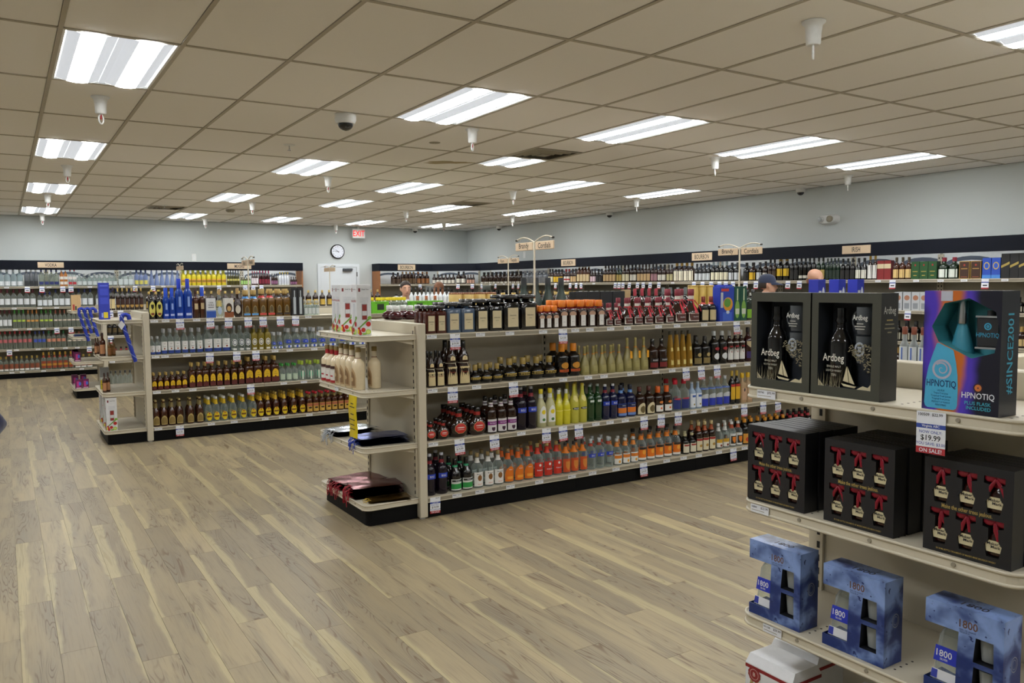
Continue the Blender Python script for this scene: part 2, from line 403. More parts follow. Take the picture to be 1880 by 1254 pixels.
for (i, j), yo, lb in (((7, 1), .9144, 'square air supply grille beside the large troffer'), ((10, 5), .9144, 'square air supply grille near the middle of the ceiling'), ((3, 8), .3048, 'square air supply grille over the tequila aisle')):
    t = empty('air_grille', (TX(i)+.3048, TY(j)+yo, CEIL)); tag(t, lb, 'vent', 'ceiling air grilles')
    for n, me in vgm: link(n, me, t)
    for me in lv: link('louver', me, t)
    link('center_plate', plate_, t)

# pendent sprinklers: flared white cup with a wire loop guard
sb = MB().loft([(0, .062, .062, 2), (-.006, .062, .062, 2), (-.02, .046, .046, 2), (-.06, .040, .040, 2), (-.115, .038, .038, 2), (-.122, .030, .030, 2)][::-1], 'plastic_white', 20).mesh('cup')
lp = MB().tube([(.02*math.sin(a)*1.0, 0, -.158+.034*math.cos(a)) for a in [2*math.pi*k/16 for k in range(16)]], .006, 'plastic_white', 6, closed=True).mesh('guard_loop')
bu = MB().loft([(-.16, .004, .004, 2), (-.15, .006, .006, 2), (-.125, .006, .006, 2)], 'red_ink', 8).mesh('bulb')
spk = [(184, 178, 'below the nearest left troffer'), (123, 304, 'below the second troffer on the far left'), (95, 341, 'below the third troffer on the far left'), (78, 392, 'below the last troffer on the far left'),
 (867, 237, 'in front of the large middle troffer'), (602, 325, 'below the second troffer of the second line'), (463, 372, 'below the third troffer of the second line'), (377, 402, 'beside the last troffer of the second line'),
 (1494, 40, 'hanging large at the upper right'), (1313, 290, 'left of the fourth line troffer'), (971, 346, 'left of the elongated troffer in fourth line'), (768, 384, 'left of the third troffer in fourth line'), (635, 411, 'beside the exit sign'),
 (1557, 322, 'below the fifth line nearest troffer'), (1203, 362, 'below the fifth line second troffer'), (973, 393, 'below the fifth line third troffer'), (815, 418, 'below the fifth line last troffer')]
for px, py, w in spk:
    P = ceilP(px, min(py, 409)); P.y = min(P.y, WY-.35)
    for li, lj, lh in LAMPS:          # hung just past the end of a lamp, never inside it
        y0, y1 = TY(lj), TY(lj)+1.2192*lh
        if TX(li)-.10 < P.x < TX(li+1)+.10 and y0-.10 < P.y < y1+.16: P.y = y1+.24
    t = empty('sprinkler', P); tag(t, 'white pendent sprinkler with loop guard, '+w, 'sprinkler', 'ceiling sprinklers')
    link('cup', sb, t); link('guard_loop', lp, t, rz=.6); link('bulb', bu, t)
# small bare sprinkler and detectors
for px, py, w in ((531, 266, 'bare pin sprinkler head left of the second line troffer'), (302, 377, 'bare pin sprinkler head beside the rear left grille')):
    t = empty('sprinkler_pin', ceilP(px, py)); tag(t, w, 'sprinkler', 'bare sprinkler heads')
    MB().loft([(-.008, .05, .05, 2), (0, .06, .06, 2)], 'plastic_white', 18).build('escutcheon', t)
    MB().tube([(0, 0, -.008), (0, 0, -.05)], .006, 'chrome', 8).loft([(-.056, .016, .016, 2), (-.05, .018, .018, 2)], 'chrome', 10).build('head', t)
t = empty('smoke_detector', ceilP(423, 385)); tag(t, 'round gray smoke detector on the ceiling over the aisle', 'smoke detector')
MB().loft([(-.045, .05, .05, 2), (-.03, .075, .075, 2), (0, .08, .08, 2)], 'beige_dark', 20).build('body', t); MB().loft([(-.052, .014, .014, 2), (-.045, .016, .016, 2)], 'plastic_white', 10).build('sensor', t)
t = empty('cover_plate', ceilP(798, 262)); tag(t, 'small round blank plate on a ceiling tile by the stain', 'cover plate')
MB().loft([(-.004, .05, .05, 2), (0, .056, .056, 2)], 'beige_dark', 20).build('disc', t); MB().loft([(-.007, .008, .008, 2), (-.004, .009, .009, 2)], 'grid_bar', 8).build('screw', t)
# tea-coloured water stain, a mark on the tile
st = MB(); Pc = ceilP(795, 295); pts = []
for k in range(22):
    a = 2*math.pi*k/22; r = 1+.22*math.sin(3*a+1)+.15*math.sin(7*a); pts.append((.26*r*math.cos(a), .10*r*math.sin(a)))
c_, s_ = math.cos(-.5), math.sin(-.5)
st.poly(pts, '#a8997a:.95', lambda u, v, w: (u*c_-v*s_, u*s_+v*c_, .0016))
st.f = [f[::-1] for f in st.f]
st.build('water_stain', ce, (TX(6)+.3, TY(2)+.7, CEIL))

# dome cameras
def dome(P, lb, s=1.0):
    t = empty('dome_camera', P); tag(t, lb, 'security camera', 'dome cameras')
    MB().loft([(-.075*s, .072*s, .072*s, 2), (-.05*s, .085*s, .085*s, 2), (0, .085*s, .085*s, 2)], 'plastic_white', 24).build('housing', t)
    MB().loft([(-.075*s-.055*s*math.sin(a), .062*s*math.cos(a), .062*s*math.cos(a), 2) for a in (1.45, 1.2, .9, .6, .3, 0)], 'black', 24).build('dome', t)
dome(ceilP(634, 210), 'dome security camera hanging from the ceiling at left centre')
for px, py, w in ((1470, 348, 'above the emergency light'), (1119, 385, 'high on the bourbon wall'), (916, 411, 'near the room corner')):
    P = at(px, py, 'x', WX-.14); P.z = CEIL; dome(P, 'dome security camera under the ceiling edge, '+w, .8)
P = at(762, 414, 'y', WY-.16); P.z = CEIL; dome(P, 'dome security camera under the ceiling edge, by the rear wall', .8)

# emergency light on the right wall
P = at(1524, 403, 'x', WX)
t = empty('emergency_light', P, -math.pi/2); tag(t, 'white oval emergency light on the upper right wall', 'emergency light')
MB().loft([(-.10, .13, .055, 2.6), (-.085, .15, .065, 2.6), (-.01, .16, .075, 2.6), (0, .165, .08, 2.6)], 'plastic_white', 28, xf=lambda p: (p[0], p[2], p[1])).build('housing', t)
for s, mt in ((-1, 'g_cup'), (1, 'beige_dark')):
    h = MB().loft([(-.135, .03, .03, 2), (-.13, .045, .045, 2), (-.09, .042, .042, 2)], 'beige_dark' if s > 0 else 'plastic_white', 18, xf=lambda p: (p[0]+s*.075, p[2], p[1])).build('lamp_head', t)
    MB().loft([(-.138, .02, .02, 2), (-.134, .036, .036, 2)], mt, 14, xf=lambda p: (p[0]+s*.075, p[2], p[1])).build('lens', h)
# blank plates on the walls
for P, rz, w in ((at(356, 473, 'y', WY), 0, 'small white outlet plate above the mixers shelf'), (at(963, 468, 'x', WX), -math.pi/2, 'small white outlet plate above the bourbon shelf')):
    t = empty('outlet_plate', P, rz); tag(t, w, 'outlet', 'wall plates')
    MB().bbox(-.045, .045, -.008, 0, -.075, .075, 'plastic_white', .003).build('plate', t)
    MB().bbox(-.017, .017, -.011, -.008, .01, .04, 'white', .002).bbox(-.017, .017, -.011, -.008, -.04, -.01, 'white', .002).build('socket', t)

# door in the back wall with its frame and closer
DX0, DX1 = at(583, 484, 'y', WY).x+.06, at(658, 484, 'y', WY).x-.06
dz = 2.12
t = empty('door_1', ((DX0+DX1)/2, WY, 0)); tag(t, kind='structure'); w = (DX1-DX0)/2
MB().box(-w-.07, -w, -.03, 0, 0, dz+.07, 'door_white').box(w, w+.07, -.03, 0, 0, dz+.07, 'door_white').box(-w, w, -.03, 0, dz, dz+.07, 'door_white').build('door_frame', t)
lf = MB().bbox(-w+.004, w-.004, -.018, -.001, .008, dz-.004, 'door_white', .002).build('door_leaf', t)
MB().bbox(w-.34, w-.12, -.08, -.018, dz-.10, dz-.035, '#3c3e42', .004).box(w-.12, w-.10, -.06, -.02, dz-.06, dz-.045, '#3c3e42').build('door_closer', lf)
MB().tube([(-w+.07, -.02, 1.02), (-w+.07, -.07, 1.02), (-w+.16, -.07, 1.02)], .01, 'chrome', 8).build('door_handle', lf)
for k in (.25, 1.1, 1.9): MB().box(w-.006, w+.02, -.034, -.018, k, k+.1, 'chrome').build('hinge', t)

# exit sign
P = at(658, 413, 'y', WY-.25); P.z = CEIL
t = empty('exit_sign', P); tag(t, 'white exit sign with red letters hanging above the door', 'exit sign')
MB().bbox(-.15, .15, -.02, .02, -.27, -.06, 'plastic_white', .006).build('housing', t)
MB().text('EXIT', .135, 'red_lit', lambda u, v: (u, -.0215, v-.165), sx=.75).build('lettering', t)
MB().loft([(-.06, .02, .02, 2), (-.012, .02, .02, 2), (-.01, .06, .06, 2), (0, .06, .06, 2)], 'plastic_white', 14).build('mount', t)
# clock
P = at(619, 462, 'y', WY)
t = empty('wall_clock', P); tag(t, 'round black-rimmed wall clock above the white door', 'clock')
R_ = .165
MB().loft([(-.045, R_*.93, R_*.93, 2), (-.04, R_, R_, 2), (0, R_, R_, 2)], 'black', 36, xf=lambda p: (p[0], p[2], p[1])).build('rim', t)
MB().loft([(-.047, R_*.87, R_*.87, 2), (-.03, R_*.87, R_*.87, 2)], '#e6e9f2:.4', 36, xf=lambda p: (p[0], p[2], p[1])).build('dial', t)
nb_ = MB()
for k in range(1, 13):
    a = math.pi/2-k*math.pi/6
    nb_.text(str(k), .026, 'ink', lambda u, v, a=a: (u+R_*.70*math.cos(a), -.0485, v+R_*.70*math.sin(a)))
nb_.build('numerals', t)
def hand(ang, ln, w_): 
    c, s = math.cos(ang), math.sin(ang)
    return MB().add([(-.03*c+w_*s, -.05, -.03*s-w_*c), (ln*c+w_*.5*s, -.05, ln*s-w_*.5*c), (ln*c-w_*.5*s, -.05, ln*s+w_*.5*c), (-.03*c-w_*s, -.05, -.03*s+w_*c)], [(0, 1, 2, 3)], 'ink')
hand(math.pi*.97, R_*.68, .005).build('minute_hand', t); hand(math.pi*.77, R_*.46, .006).build('hour_hand', t)
MB().loft([(-.053, .006, .006, 2), (-.046, .007, .007, 2)], 'ink', 10, xf=lambda p: (p[0], p[2], p[1])).build('hub', t)
# ================================================================ shelving
ZS = (1.327, .94, .553, .152)          # gondola shelf tops
LIP = .036
def shelf_mesh(L, D):
    b = MB().box(0, L, .010, D, -.022, 0, 'beige')
    b.box(0, L, 0, .010, -LIP, .003, 'beige').box(0, L, -.004, 0, -.006, .003, 'beige').box(0, L, -.004, 0, -LIP, -LIP+.006, 'beige')
    b.box(0, L, -.0012, 0, -LIP+.006, -.006, 'beige_dark')
    for k in range(int(L/.4)): b.box(.2+k*.4, .212+k*.4, -.0065, -.004, -.0035, .0005, 'beige_dark')
    return b.mesh('shelf')
def upright_mesh(z0, z1, front=True):
    b = MB().box(-.018, .018, 0, .012, z0, z1, 'beige')
    n = int((z1-z0)/.05)
    for k in range(n): b.box(-.006, .006, -.0012, 0, z0+.02+k*.05, z0+.045+k*.05, 'slot')
    return b.mesh('upright')
def gondola(x0, x1, y0, lb):
    t = empty('gondola_shelving', (x0, y0, 0)); tag(t, lb, 'store shelving', 'double-sided gondolas')
    L = x1-x0; D = .97; n = max(1, round((L-.12)/1.2192)); S = (L-.12)/n
    for a in (0, L-.06):
        MB().bbox(a, a+.06, -.005, D+.005, .012, 1.405, 'beige', .004).build('end_panel', t)
    for a in (.03, L-.03):
        for q in (.03, D-.03): MB().loft([(0, .022, .022, 2), (.012, .016, .016, 2)], 'plastic_white', 12, xf=lambda p, a=a, q=q: (p[0]+a, p[1]+q, p[2])).build('leveling_foot', t)
    MB().box(.06, L-.06, D/2-.012, D/2+.012, .12, 1.404, 'beige').build('center_panel', t)
    for s in (0, 1):
        yy = (.02, .032) if not s else (D-.032, D-.02)
        for k in range(n): MB().box(.06+k*S+.001, .06+(k+1)*S-.001, *yy, .002, ZS[3]-LIP, 'kick').build('kick_plate', t)
    um = upright_mesh(.15, 1.37)
    for k in range(n+1):
        xx = .06+k*S+(.02 if k == 0 else (-.02 if k == n else 0))
        link('upright', um, t, (xx, D/2-.024, 0)); link('upright', um, t, (xx, D/2+.024, 0), math.pi)
    sm = shelf_mesh(S-.003, D/2-.03)
    for k in range(n):
        for z in ZS:
            link('shelf', sm, t, (.06+k*S+.0015, 0, z))
            link('shelf', sm, t, (.06+(k+1)*S-.0015, D, z), math.pi)
    return t
def rounded(u0, u1, v0, v1, r, n=6):       # outline with the two u0 corners rounded
    p = []
    for k in range(n+1): a = math.pi+k*math.pi/2/n; p.append((u0+r+r*math.cos(a), v0+r+r*math.sin(a)))
    p += [(u1, v0), (u1, v1)]
    for k in range(n+1): a = math.pi/2+k*math.pi/2/n; p.append((u0+r+r*math.cos(a), v1-r+r*math.sin(a)))
    return p
def slab(b, pts, z0, z1, mat):
    n = len(pts); b.plate(pts, [], mat, lambda u, v, w: (u, v, z1))
    k0 = len(b.f); b.plate(pts, [], mat, lambda u, v, w: (u, v, z0))
    for i in range(k0, len(b.f)): b.f[i] = b.f[i][::-1]
    b.add([(p[0], p[1], z0) for p in pts]+[(p[0], p[1], z1) for p in pts], [(k, (k+1) % n, n+(k+1) % n, n+k) for k in range(n)], mat)
    return b
ED = .41                                  # depth of an end display
def end_display(x0, y0, lb, zs=ZS):
    t = empty('end_display_shelving', (x0, y0, 0)); tag(t, lb, 'store shelving', 'end displays')
    for i, z in enumerate(zs):
        b = MB()
        out = rounded(-ED, -.002, .025, .945, .055)
        slab(b, out, z-.030, z, 'beige')
        # rolled rim along the front and sides
        path = [out[8]]+out[9:]+out[:7]+[out[7]]
        b.tube([(p[0], p[1], z-.001) for p in path], .0055, 'beige', 6)
        b.tube([(p[0], p[1], z-.032) for p in path], .0055, 'beige', 6)
        for q in (.2, .45, .7): b.loft([(-ED-.004, .006, .006, 2), (-ED, .007, .007, 2)], 'beige_dark', 8, xf=lambda p, q=q: (p[2], q+p[0], z-.016+p[1]))
        if i < len(zs)-1:
            for q in (.05, .915): b.add([(-.002, q, z-.028), (-.20, q, z-.028), (-.002, q, z-.075), (-.002, q+.006, z-.028), (-.20, q+.006, z-.028), (-.002, q+.006, z-.075)], [(0, 2, 1), (3, 4, 5), (0, 1, 4, 3), (1, 2, 5, 4), (2, 0, 3, 5)], 'beige')
        o = b.build('shelf', t)
        hb = MB()
        for a in range(4):
            for q in range(9): hb.loft([(z+.0002, .004, .004, 2), (z+.0006, .004, .004, 2)], 'slot', 6, xf=lambda p, a=a, q=q: (p[0]-.36+a*.03, p[1]+.09+q*.1, p[2]))
        tag(hb.build('peg_holes', o), kind='stuff')
    k = MB(); slab(k, rounded(-ED+.03, -.002, .045, .925, .05), .004, zs[-1]-.032, 'kick'); k.build('kick_plate', t)
    um = upright_mesh(.16, 1.385)
    for q in (.05, .92): link('upright', um, t, (-.013, q, 0), -math.pi/2)
    return t
GX1 = 7.41
G_MAIN = gondola(2.455, 7.95, 5.115, 'beige gondola shelving holding cordials, running across the middle')
E_MAIN = end_display(2.455, 5.115, 'beige end display with gift boxes, eggnog and foil bags')
G_LEFT = gondola(1.262, GX1, 9.38, 'beige gondola shelving holding tequila, behind the eggnog display')
E_LEFT = end_display(1.262, 9.38, 'beige end display with blue canes and a tall blue box')
G_FAR = gondola(1.262, GX1, 13.65, 'beige gondola shelving farthest back, half hidden behind the tequila')
E_FAR = end_display(1.262, 13.65, 'small far end display with purple boxes on its lower shelves')
FX0, FY0 = 2.56, .96
ZN = (1.318, .922, .52, .14)
G_NEAR = gondola(FX0, GX1+.1, FY0, 'near gondola shelving behind the large black gift boxes')
E_NEAR = end_display(FX0, FY0, 'near end display with whisky, liqueur and tequila gift boxes', ZN)

# ---- wall shelving: bays with a dark header band
ZW = (1.708, 1.32, .93, .548, .135)
def wall_bay(P, rz, L, lb, end=None, D=.43, mural=True):
    t = empty('wall_shelving', P, rz); tag(t, lb, 'store shelving', 'wall shelving bays')
    MB().box(0, L, D-.02, D, .0, 2.03, '#8f8a7c:.6').build('back_panel', t)
    if mural:
        b = MB().box(.02, L-.02, D-.028, D-.02, 1.72, 2.03, '#e6e9ea:.5')
        for c in (L*.3, L*.8):       # painted arches on the pale panel behind the bottles
            pts = [(c+.34*math.cos(a), 1.86+.13*math.sin(a)) for a in [math.pi*k/10 for k in range(11)]]+[(c+.30*math.cos(a), 1.84+.10*math.sin(a)) for a in [math.pi*k/10 for k in range(10, -1, -1)]]
            pts = [(min(max(a, .03), L-.03), q) for a, q in pts]
            b.poly(pts, '#5b6472:.6', lambda u, v, w: (u, D-.0285, v))
        b.build('header_backdrop', t)
    MB().bbox(0, L, -.012, .02, 2.018, 2.192, 'band', .003).build('header_band', t)
    MB().box(0, L, .04, .055, .002, ZW[4]-LIP, 'kick').build('kick_plate', t)
    sm = shelf_mesh(L-.003, D-.02)
    for z in ZW: link('shelf', sm, t, (.0015, 0, z))
    um = upright_mesh(.14, 2.02)
    for q in (.02, L-.02): link('upright', um, t, (q, D-.04, 0))
    if end is not None:
        MB().box(end-.012, end+.012, -.005, D, 0, 2.02, 'oak').build('end_panel', t)
        MB().bbox(end-.014, end+.014, -.013, D, 2.018, 2.193, 'band', .003).build('header_return', t)
    return t
BY = 17.42; BXR = 5.60
OD = ['first', 'second', 'third', 'fourth', 'fifth', 'sixth', 'seventh', 'eighth', 'ninth', 'tenth', 'eleventh', 'twelfth', 'thirteenth', 'fourteenth', 'fifteenth', 'sixteenth', 'seventeenth', 'eighteenth', 'nineteenth', 'twentieth']
def ordn(k): return OD[k] if k < 20 else '%d%s' % (k+1, 'st' if (k+1) % 10 == 1 else 'nd' if (k+1) % 10 == 2 else 'rd' if (k+1) % 10 == 3 else 'th')
for k in range(6):
    wall_bay((BXR-1.2192*(k+1), BY, 0), 0, 1.2192, 'rear wall shelving bay of vodka and mixers, %s bay from the door' % OD[k], end=1.2072 if k == 0 else None)
CX0, CY0 = 8.78, 16.60; RX = 9.52
wall_bay((7.40, BY, 0), 0, CX0-7.40, 'rear wall bourbon bay between the door and corner', end=.012)
va = math.atan2(CY0-BY, RX-CX0); Lc = math.hypot(CY0-BY, RX-CX0)
wall_bay((CX0, BY, 0), va, Lc, 'angled bourbon shelving bay filling the room corner', D=.33)
for k in range(11):
    wall_bay((RX, CY0-1.2192*k, 0), -math.pi/2, 1.2192, 'bourbon wall shelving bay, %s from the room corner' % OD[k])

# ---- header name boards
def board(P, rz, w, h, txt, lb):
    t = empty('category_sign', P, rz); tag(t, lb, 'sign', 'shelf category boards')
    MB().bbox(-w/2, w/2, -.012, 0, -h/2, h/2, 'board', .002).build('panel', t)
    MB().text(txt, h*.62, 'ink', lambda u, v: (u, -.0125, v), sx=.62, width=w*.8).build('lettering', t)
def bsign(txt, x0, x1, y0, y1, ax, lb):
    val = BY-.013 if ax == 'y' else RX-.013
    a, b = at(x0, (y0+y1)/2, ax, val), at(x1, (y0+y1)/2, ax, val); c = (a+b)/2
    w = abs(b.x-a.x) if ax == 'y' else abs(b.y-a.y)
    h = at((x0+x1)/2, y0, ax, val).z-at((x0+x1)/2, y1, ax, val).z; c.z = 2.108
    board(c, 0 if ax == 'y' else -math.pi/2, w, min(h, .155), txt, lb)
bsign('VODKA', 69, 117, 481, 491, 'y', 'tan name board reading vodka on the dark rear header')
bsign('MIXERS', 417, 461, 481, 491, 'y', 'tan name board reading mixers on the dark rear header')
bsign('BOURBON', 730, 762, 481, 491, 'y', 'tan name board reading bourbon beside the oak end panel')
bsign('BOURBON', 1031, 1057, 471, 483, 'x', 'tan name board reading bourbon left of the wall middle')
bsign('BOURBON', 1271, 1308, 459, 473, 'x', 'tan name board reading bourbon beside the hanging brandy sign')
bsign('IRISH', 1547, 1599, 448, 463, 'x', 'tan name board reading irish on the right wall header')

# ---- Y-shaped sign posts on the gondola tops: arms reach along Y
def sign_post(px, py, y, t1, t2, lb):          # py: picture row of the fork
    P = at(px, py, 'y', y); zf = P.z-1.406; P.z = 1.406
    t = empty('aisle_sign_post', P); tag(t, lb, 'sign post', 'aisle sign posts')
    MB().tube([(0, 0, 0), (0, 0, zf)], .0085, 'beige', 8).loft([(0, .03, .03, 2), (.012, .03, .03, 2), (.014, .012, .012, 2)], 'beige', 12).build('pole', t)
    for sg, tx in ((1, t1), (-1, t2)):
        arc = [(0, sg*(.27*k/10), zf+.046*math.sin(math.pi*.80*k/10)) for k in range(11)]
        a = MB().tube(arc, .006, 'beige', 6).build('arm', t)
        MB().loft([(0, .009, .009, 2), (.018, .009, .009, 2)], 'black', 8, xf=lambda p: (p[0], sg*(.262+p[2]), arc[10][2]+p[1])).build('end_cap', a)
        zc = zf-.030
        b = MB().bbox(-.006, .006, .022, .285, zc-.034, zc+.034, 'board', .004, xf=lambda p: (p[0], sg*p[1], p[2]))
        if sg < 0: b.f = [f[::-1] for f in b.f]
        bo = b.build('sign_board', t)
        if tx: MB().text(tx, .046, 'ink', lambda u, v: (-.0066, sg*.153-u, zc+v), sx=.85, width=.225).build('lettering', bo)
        for q in (.08, .22): MB().tube([(0, sg*q, zc+.03), (0, sg*q, zf+.046*math.sin(math.pi*.80*q/.27))], .002, 'beige_dark', 5).build('hanger', t)
sign_post(981, 445, 5.6, 'Brandy', 'Cordials', 'tall post with brandy and cordials signs above the amaretto bottles')
sign_post(1358, 456, 5.6, 'Brandy', 'Cordials', 'post with brandy and cordials signs against the dark header')
sign_post(933, 475, 9.87, 'Rum', 'Tequila', 'post with rum and tequila signs standing farther back')
sign_post(455, 478, 9.87, 'Rum', 'Tequila', 'post with rum and tequila signs in front of mixers board')
sign_post(330, 489, 14.14, '', '', 'small far sign post over the frosted blue bottles')
sign_post(605, 492, 14.14, '', '', 'small far sign post in front of the white door')
# ================================================================ bottles
SHAPES = {   # (height fraction, half-width fraction), depth ratio, corner exponent
 'round': ([(0, .92), (.012, 1), (.57, 1), (.62, .96), (.665, .82), (.70, .60), (.735, .43), (.78, .36), (.93, .33)], 1, 2),
 'tall': ([(0, .92), (.012, 1), (.60, 1), (.66, .93), (.71, .68), (.75, .45), (.80, .38), (.94, .36)], 1, 2),
 'slope': ([(0, .92), (.012, 1), (.48, 1), (.56, .93), (.63, .76), (.69, .54), (.75, .42), (.82, .36), (.94, .34)], 1, 2),
 'square': ([(0, .94), (.012, 1), (.60, 1), (.66, .93), (.69, .62), (.72, .40), (.77, .36), (.93, .34)], .9, 6),
 'squat': ([(0, .95), (.012, 1), (.74, 1), (.79, .93), (.805, .5), (.82, .36), (.90, .36)], .8, 7),
 'pear': ([(0, .86), (.02, 1), (.26, 1), (.36, .93), (.46, .68), (.54, .45), (.62, .34), (.90, .30)], .9, 2),
 'disk': ([(0, .55), (.01, .62), (.10, .86), (.22, .98), (.33, 1), (.45, .93), (.55, .74), (.62, .50), (.68, .32), (.90, .28)], .5, 2.3),
 'bell': ([(0, .97), (.012, 1), (.26, .96), (.42, .80), (.55, .54), (.64, .36), (.72, .28), (.93, .26)], .8, 2.4),
 'monk': ([(0, .94), (.012, 1), (.36, .98), (.44, .92), (.50, .80), (.53, .86), (.64, .84), (.71, .66), (.77, .42), (.84, .33), (.93, .33)], .8, 2.4),
 'spire': ([(0, .95), (.012, 1), (.34, .90), (.60, .68), (.80, .50), (.90, .42), (.94, .42)], 1, 2),
 'cone': ([(0, .97), (.012, 1), (.30, .82), (.55, .52), (.75, .30), (.94, .26)], 1, 2),
 'decanter': ([(0, .55), (.02, .68), (.12, .92), (.26, 1), (.40, .94), (.50, .74), (.57, .46), (.62, .36), (.80, .36)], 1, 2),
 'cognac': ([(0, .92), (.02, 1), (.34, 1), (.50, .92), (.60, .70), (.68, .48), (.74, .42), (.95, .40)], .8, 2.2),
 'cyl': ([(0, .97), (.012, 1), (.975, 1), (.985, .97)], 1, 2),
}
def surf(secs, z):
    for a, b in zip(secs, secs[1:]):
        if z <= b[0]:
            t = (z-a[0])/max(b[0]-a[0], 1e-9); return [a[i]+(b[i]-a[i])*t for i in range(4)]
    return list(secs[-1])
LSH = {'rect': lambda v: 1, 'arch': lambda v: 1 if v < .45 else max(.12, math.sqrt(max(0, 1-((v-.45)/.56)**2))), 'oval': lambda v: max(.08, math.sqrt(max(0, 1-(2*v-1)**2))),
 'oct': lambda v: min(1, .45+1.9*min(v, 1-v)), 'tag': lambda v: .8+.2*v, 'shield': lambda v: min(1, .3+1.6*v)}
def secs_of(shape, W, H):
    pr, dr, p = SHAPES[shape]
    out = []
    for z, r in pr:
        necky = z > .6 and r < .5
        rx = W/2*r
        out.append((z*H, rx, rx*(1 if necky and p > 2.1 else dr), 2 if necky else p))
    return out
def label_patch(b, secs, z0, z1, hw, mat, shp, off=.0008, nu=8, nv=None):
    fn = LSH[shp]; nv = nv or (1 if shp == 'rect' else 8); v = []; f = []
    for j in range(nv+1):
        t = j/nv; z = z0+(z1-z0)*t; rx, ry, p = surf(secs, z)[1:]; w = min(hw*fn(t), .97)
        for i in range(nu+1):
            s = -w+2*w*i/nu; y = -ry*(1-abs(s)**p)**(1/p)-off
            v.append((s*rx*(1+off/rx), y, z))
    for j in range(nv):
        for i in range(nu): k = j*(nu+1)+i; f.append((k, k+1, k+nu+2, k+nu+1))
    b.add(v, f, mat, True)
def label_text(b, secs, t, zc, size, mat, width, off=.0014):
    def fn(u, v):
        rx, ry, p = surf(secs, zc+v)[1:]
        s = max(-.95, min(.95, u/rx if p > 2.2 else math.sin(max(-1.5, min(1.5, u/rx))))); return (s*rx, -ry*(1-abs(s)**p)**(1/p)-off, zc+v)
    rx = surf(secs, zc)[1]
    b.text(t, size, mat, fn, sx=.8, width=width*2*rx)
PROD = {}
def P_(key, name, desc, shape, glass, cap, labels=(), sleeves=(), cat='bottle', extra=None):
    PROD[key] = dict(name=name, desc=desc, shape=shape, glass=glass, cap=cap, labels=labels, sleeves=sleeves, cat=cat, extra=extra)
_pm = {}
def proto(key, W, H, lod):
    W = round(W, 3); H = round(H, 2); k = (key, W, H, lod)
    if k in _pm: return _pm[k]
    d = PROD[key]; secs = secs_of(d['shape'], W, H)
    n = 20 if lod else 10
    parts = [('body', MB().loft(secs, d['glass'], n))]
    if d['cap']:
        z0, z1, rf, mat = d['cap'][:4]; r = rf*W/2; pc = d['cap'][4] if len(d['cap']) > 4 else 2
        c = MB(); e = .06*(z1-z0)*H
        c.loft([(z0*H, r*.97, r*.97, pc), (z0*H+e, r, r, pc), (z1*H-e, r*.98, r*.98, pc), (z1*H, r*.86, r*.86, pc)], mat, 14 if lod else 8)
        parts.append(('cap', c))
    for (z0, z1, mat) in d['sleeves']:
        c = MB(); zs = [z0*H+(z1-z0)*H*q/3 for q in range(4)]
        c.loft([tuple([z]+surf(secs, z)[1:]) for z in zs], mat, 16 if lod else 8, cap=False, off=.0012)
        parts.append(('neck_wrap', c))
    if d['labels']:
        c = MB()
        for q, lb in enumerate(d['labels']):
            z0, z1, hw, mat, shp = lb[:5]; lift = .0008+.0006*q
            label_patch(c, secs, z0*H, z1*H, hw, mat, shp, lift, nu=8 if lod else 4)
            if lod and len(lb) > 5:
                for (t, zf, sf, mt) in lb[5]: label_text(c, secs, t, (z0+(z1-z0)*zf)*H, sf*H, mt, hw*.86, lift+.0005)
        parts.append(('label', c))
    if lod and d['extra']: parts += d['extra'](secs, W, H)
    if lod: out = [(nm, b.mesh(nm)) for nm, b in parts]
    else:
        a = MB()
        for nm, b in parts:
            for f, mi, sm in zip(b.f, b.m, b.sm): pass
            k0 = len(a.v); a.v += b.v
            for f, mi, sm in zip(b.f, b.m, b.sm): a.f.append(tuple(x+k0 for x in f)); a.m.append(a.mi(b.mats[mi])); a.sm.append(sm)
        out = [(d['name'], a.mesh(d['name']))]
    _pm[k] = out; return out
RECS = []
def put(key, P, rz, W, H, lod, S, rowk, t):
    d = PROD[key]; ps = proto(key, W, H, lod)
    o = link(d['name'], ps[0][1], None, P, rz)
    for nm, me in ps[1:]: link(nm, me, o)
    RECS.append((o, key, S, rowk, t)); o['_w'] = W; return o
# shelf faces: axis plane of the front edge, rotation, shelf height, phrase
class Shelf:
    def __init__(s, ax, front, z, rz, phrase, lod=1, sign=1): s.ax = ax; s.front = front; s.z = z; s.rz = rz; s.phrase = phrase; s.lod = lod; s.sign = sign; s.lim = None
    def keep(s, P, w):                 # stay between the end panels
        if s.lim is None: return True
        k = 0 if s.ax == 'y' else 1; lo, hi = s.lim
        if P[k] > hi-w/2+.03 or P[k] < lo+w/2-.09: return False
        P[k] = min(max(P[k], lo+w/2+.001), hi-w/2-.001); return True
    def pos(s, px, c, zc):
        py = 560.0
        for _ in range(4):
            P = s.hit(px, py, c); P = Vector((P.x, P.y, zc)); py = proj(P)[1]
        return P
    def hit(s, px, py, c): return at(px, py, s.ax, c)
class Angled(Shelf):                       # shelf along a slanting line A-B
    def __init__(s, A, B, z, phrase, lod):
        s.A = Vector((A[0], A[1], 0)); d = (Vector((B[0], B[1], 0))-s.A).normalized(); s.n = Vector((-d.y, d.x, 0))
        Shelf.__init__(s, 'y', 0, z, math.atan2(d.y, d.x), phrase, lod)
    def hit(s, px, py, c):
        d = ray(px, py); t = ((s.A+s.n*c)-CAM).dot(s.n)/d.dot(s.n); return CAM+d*t
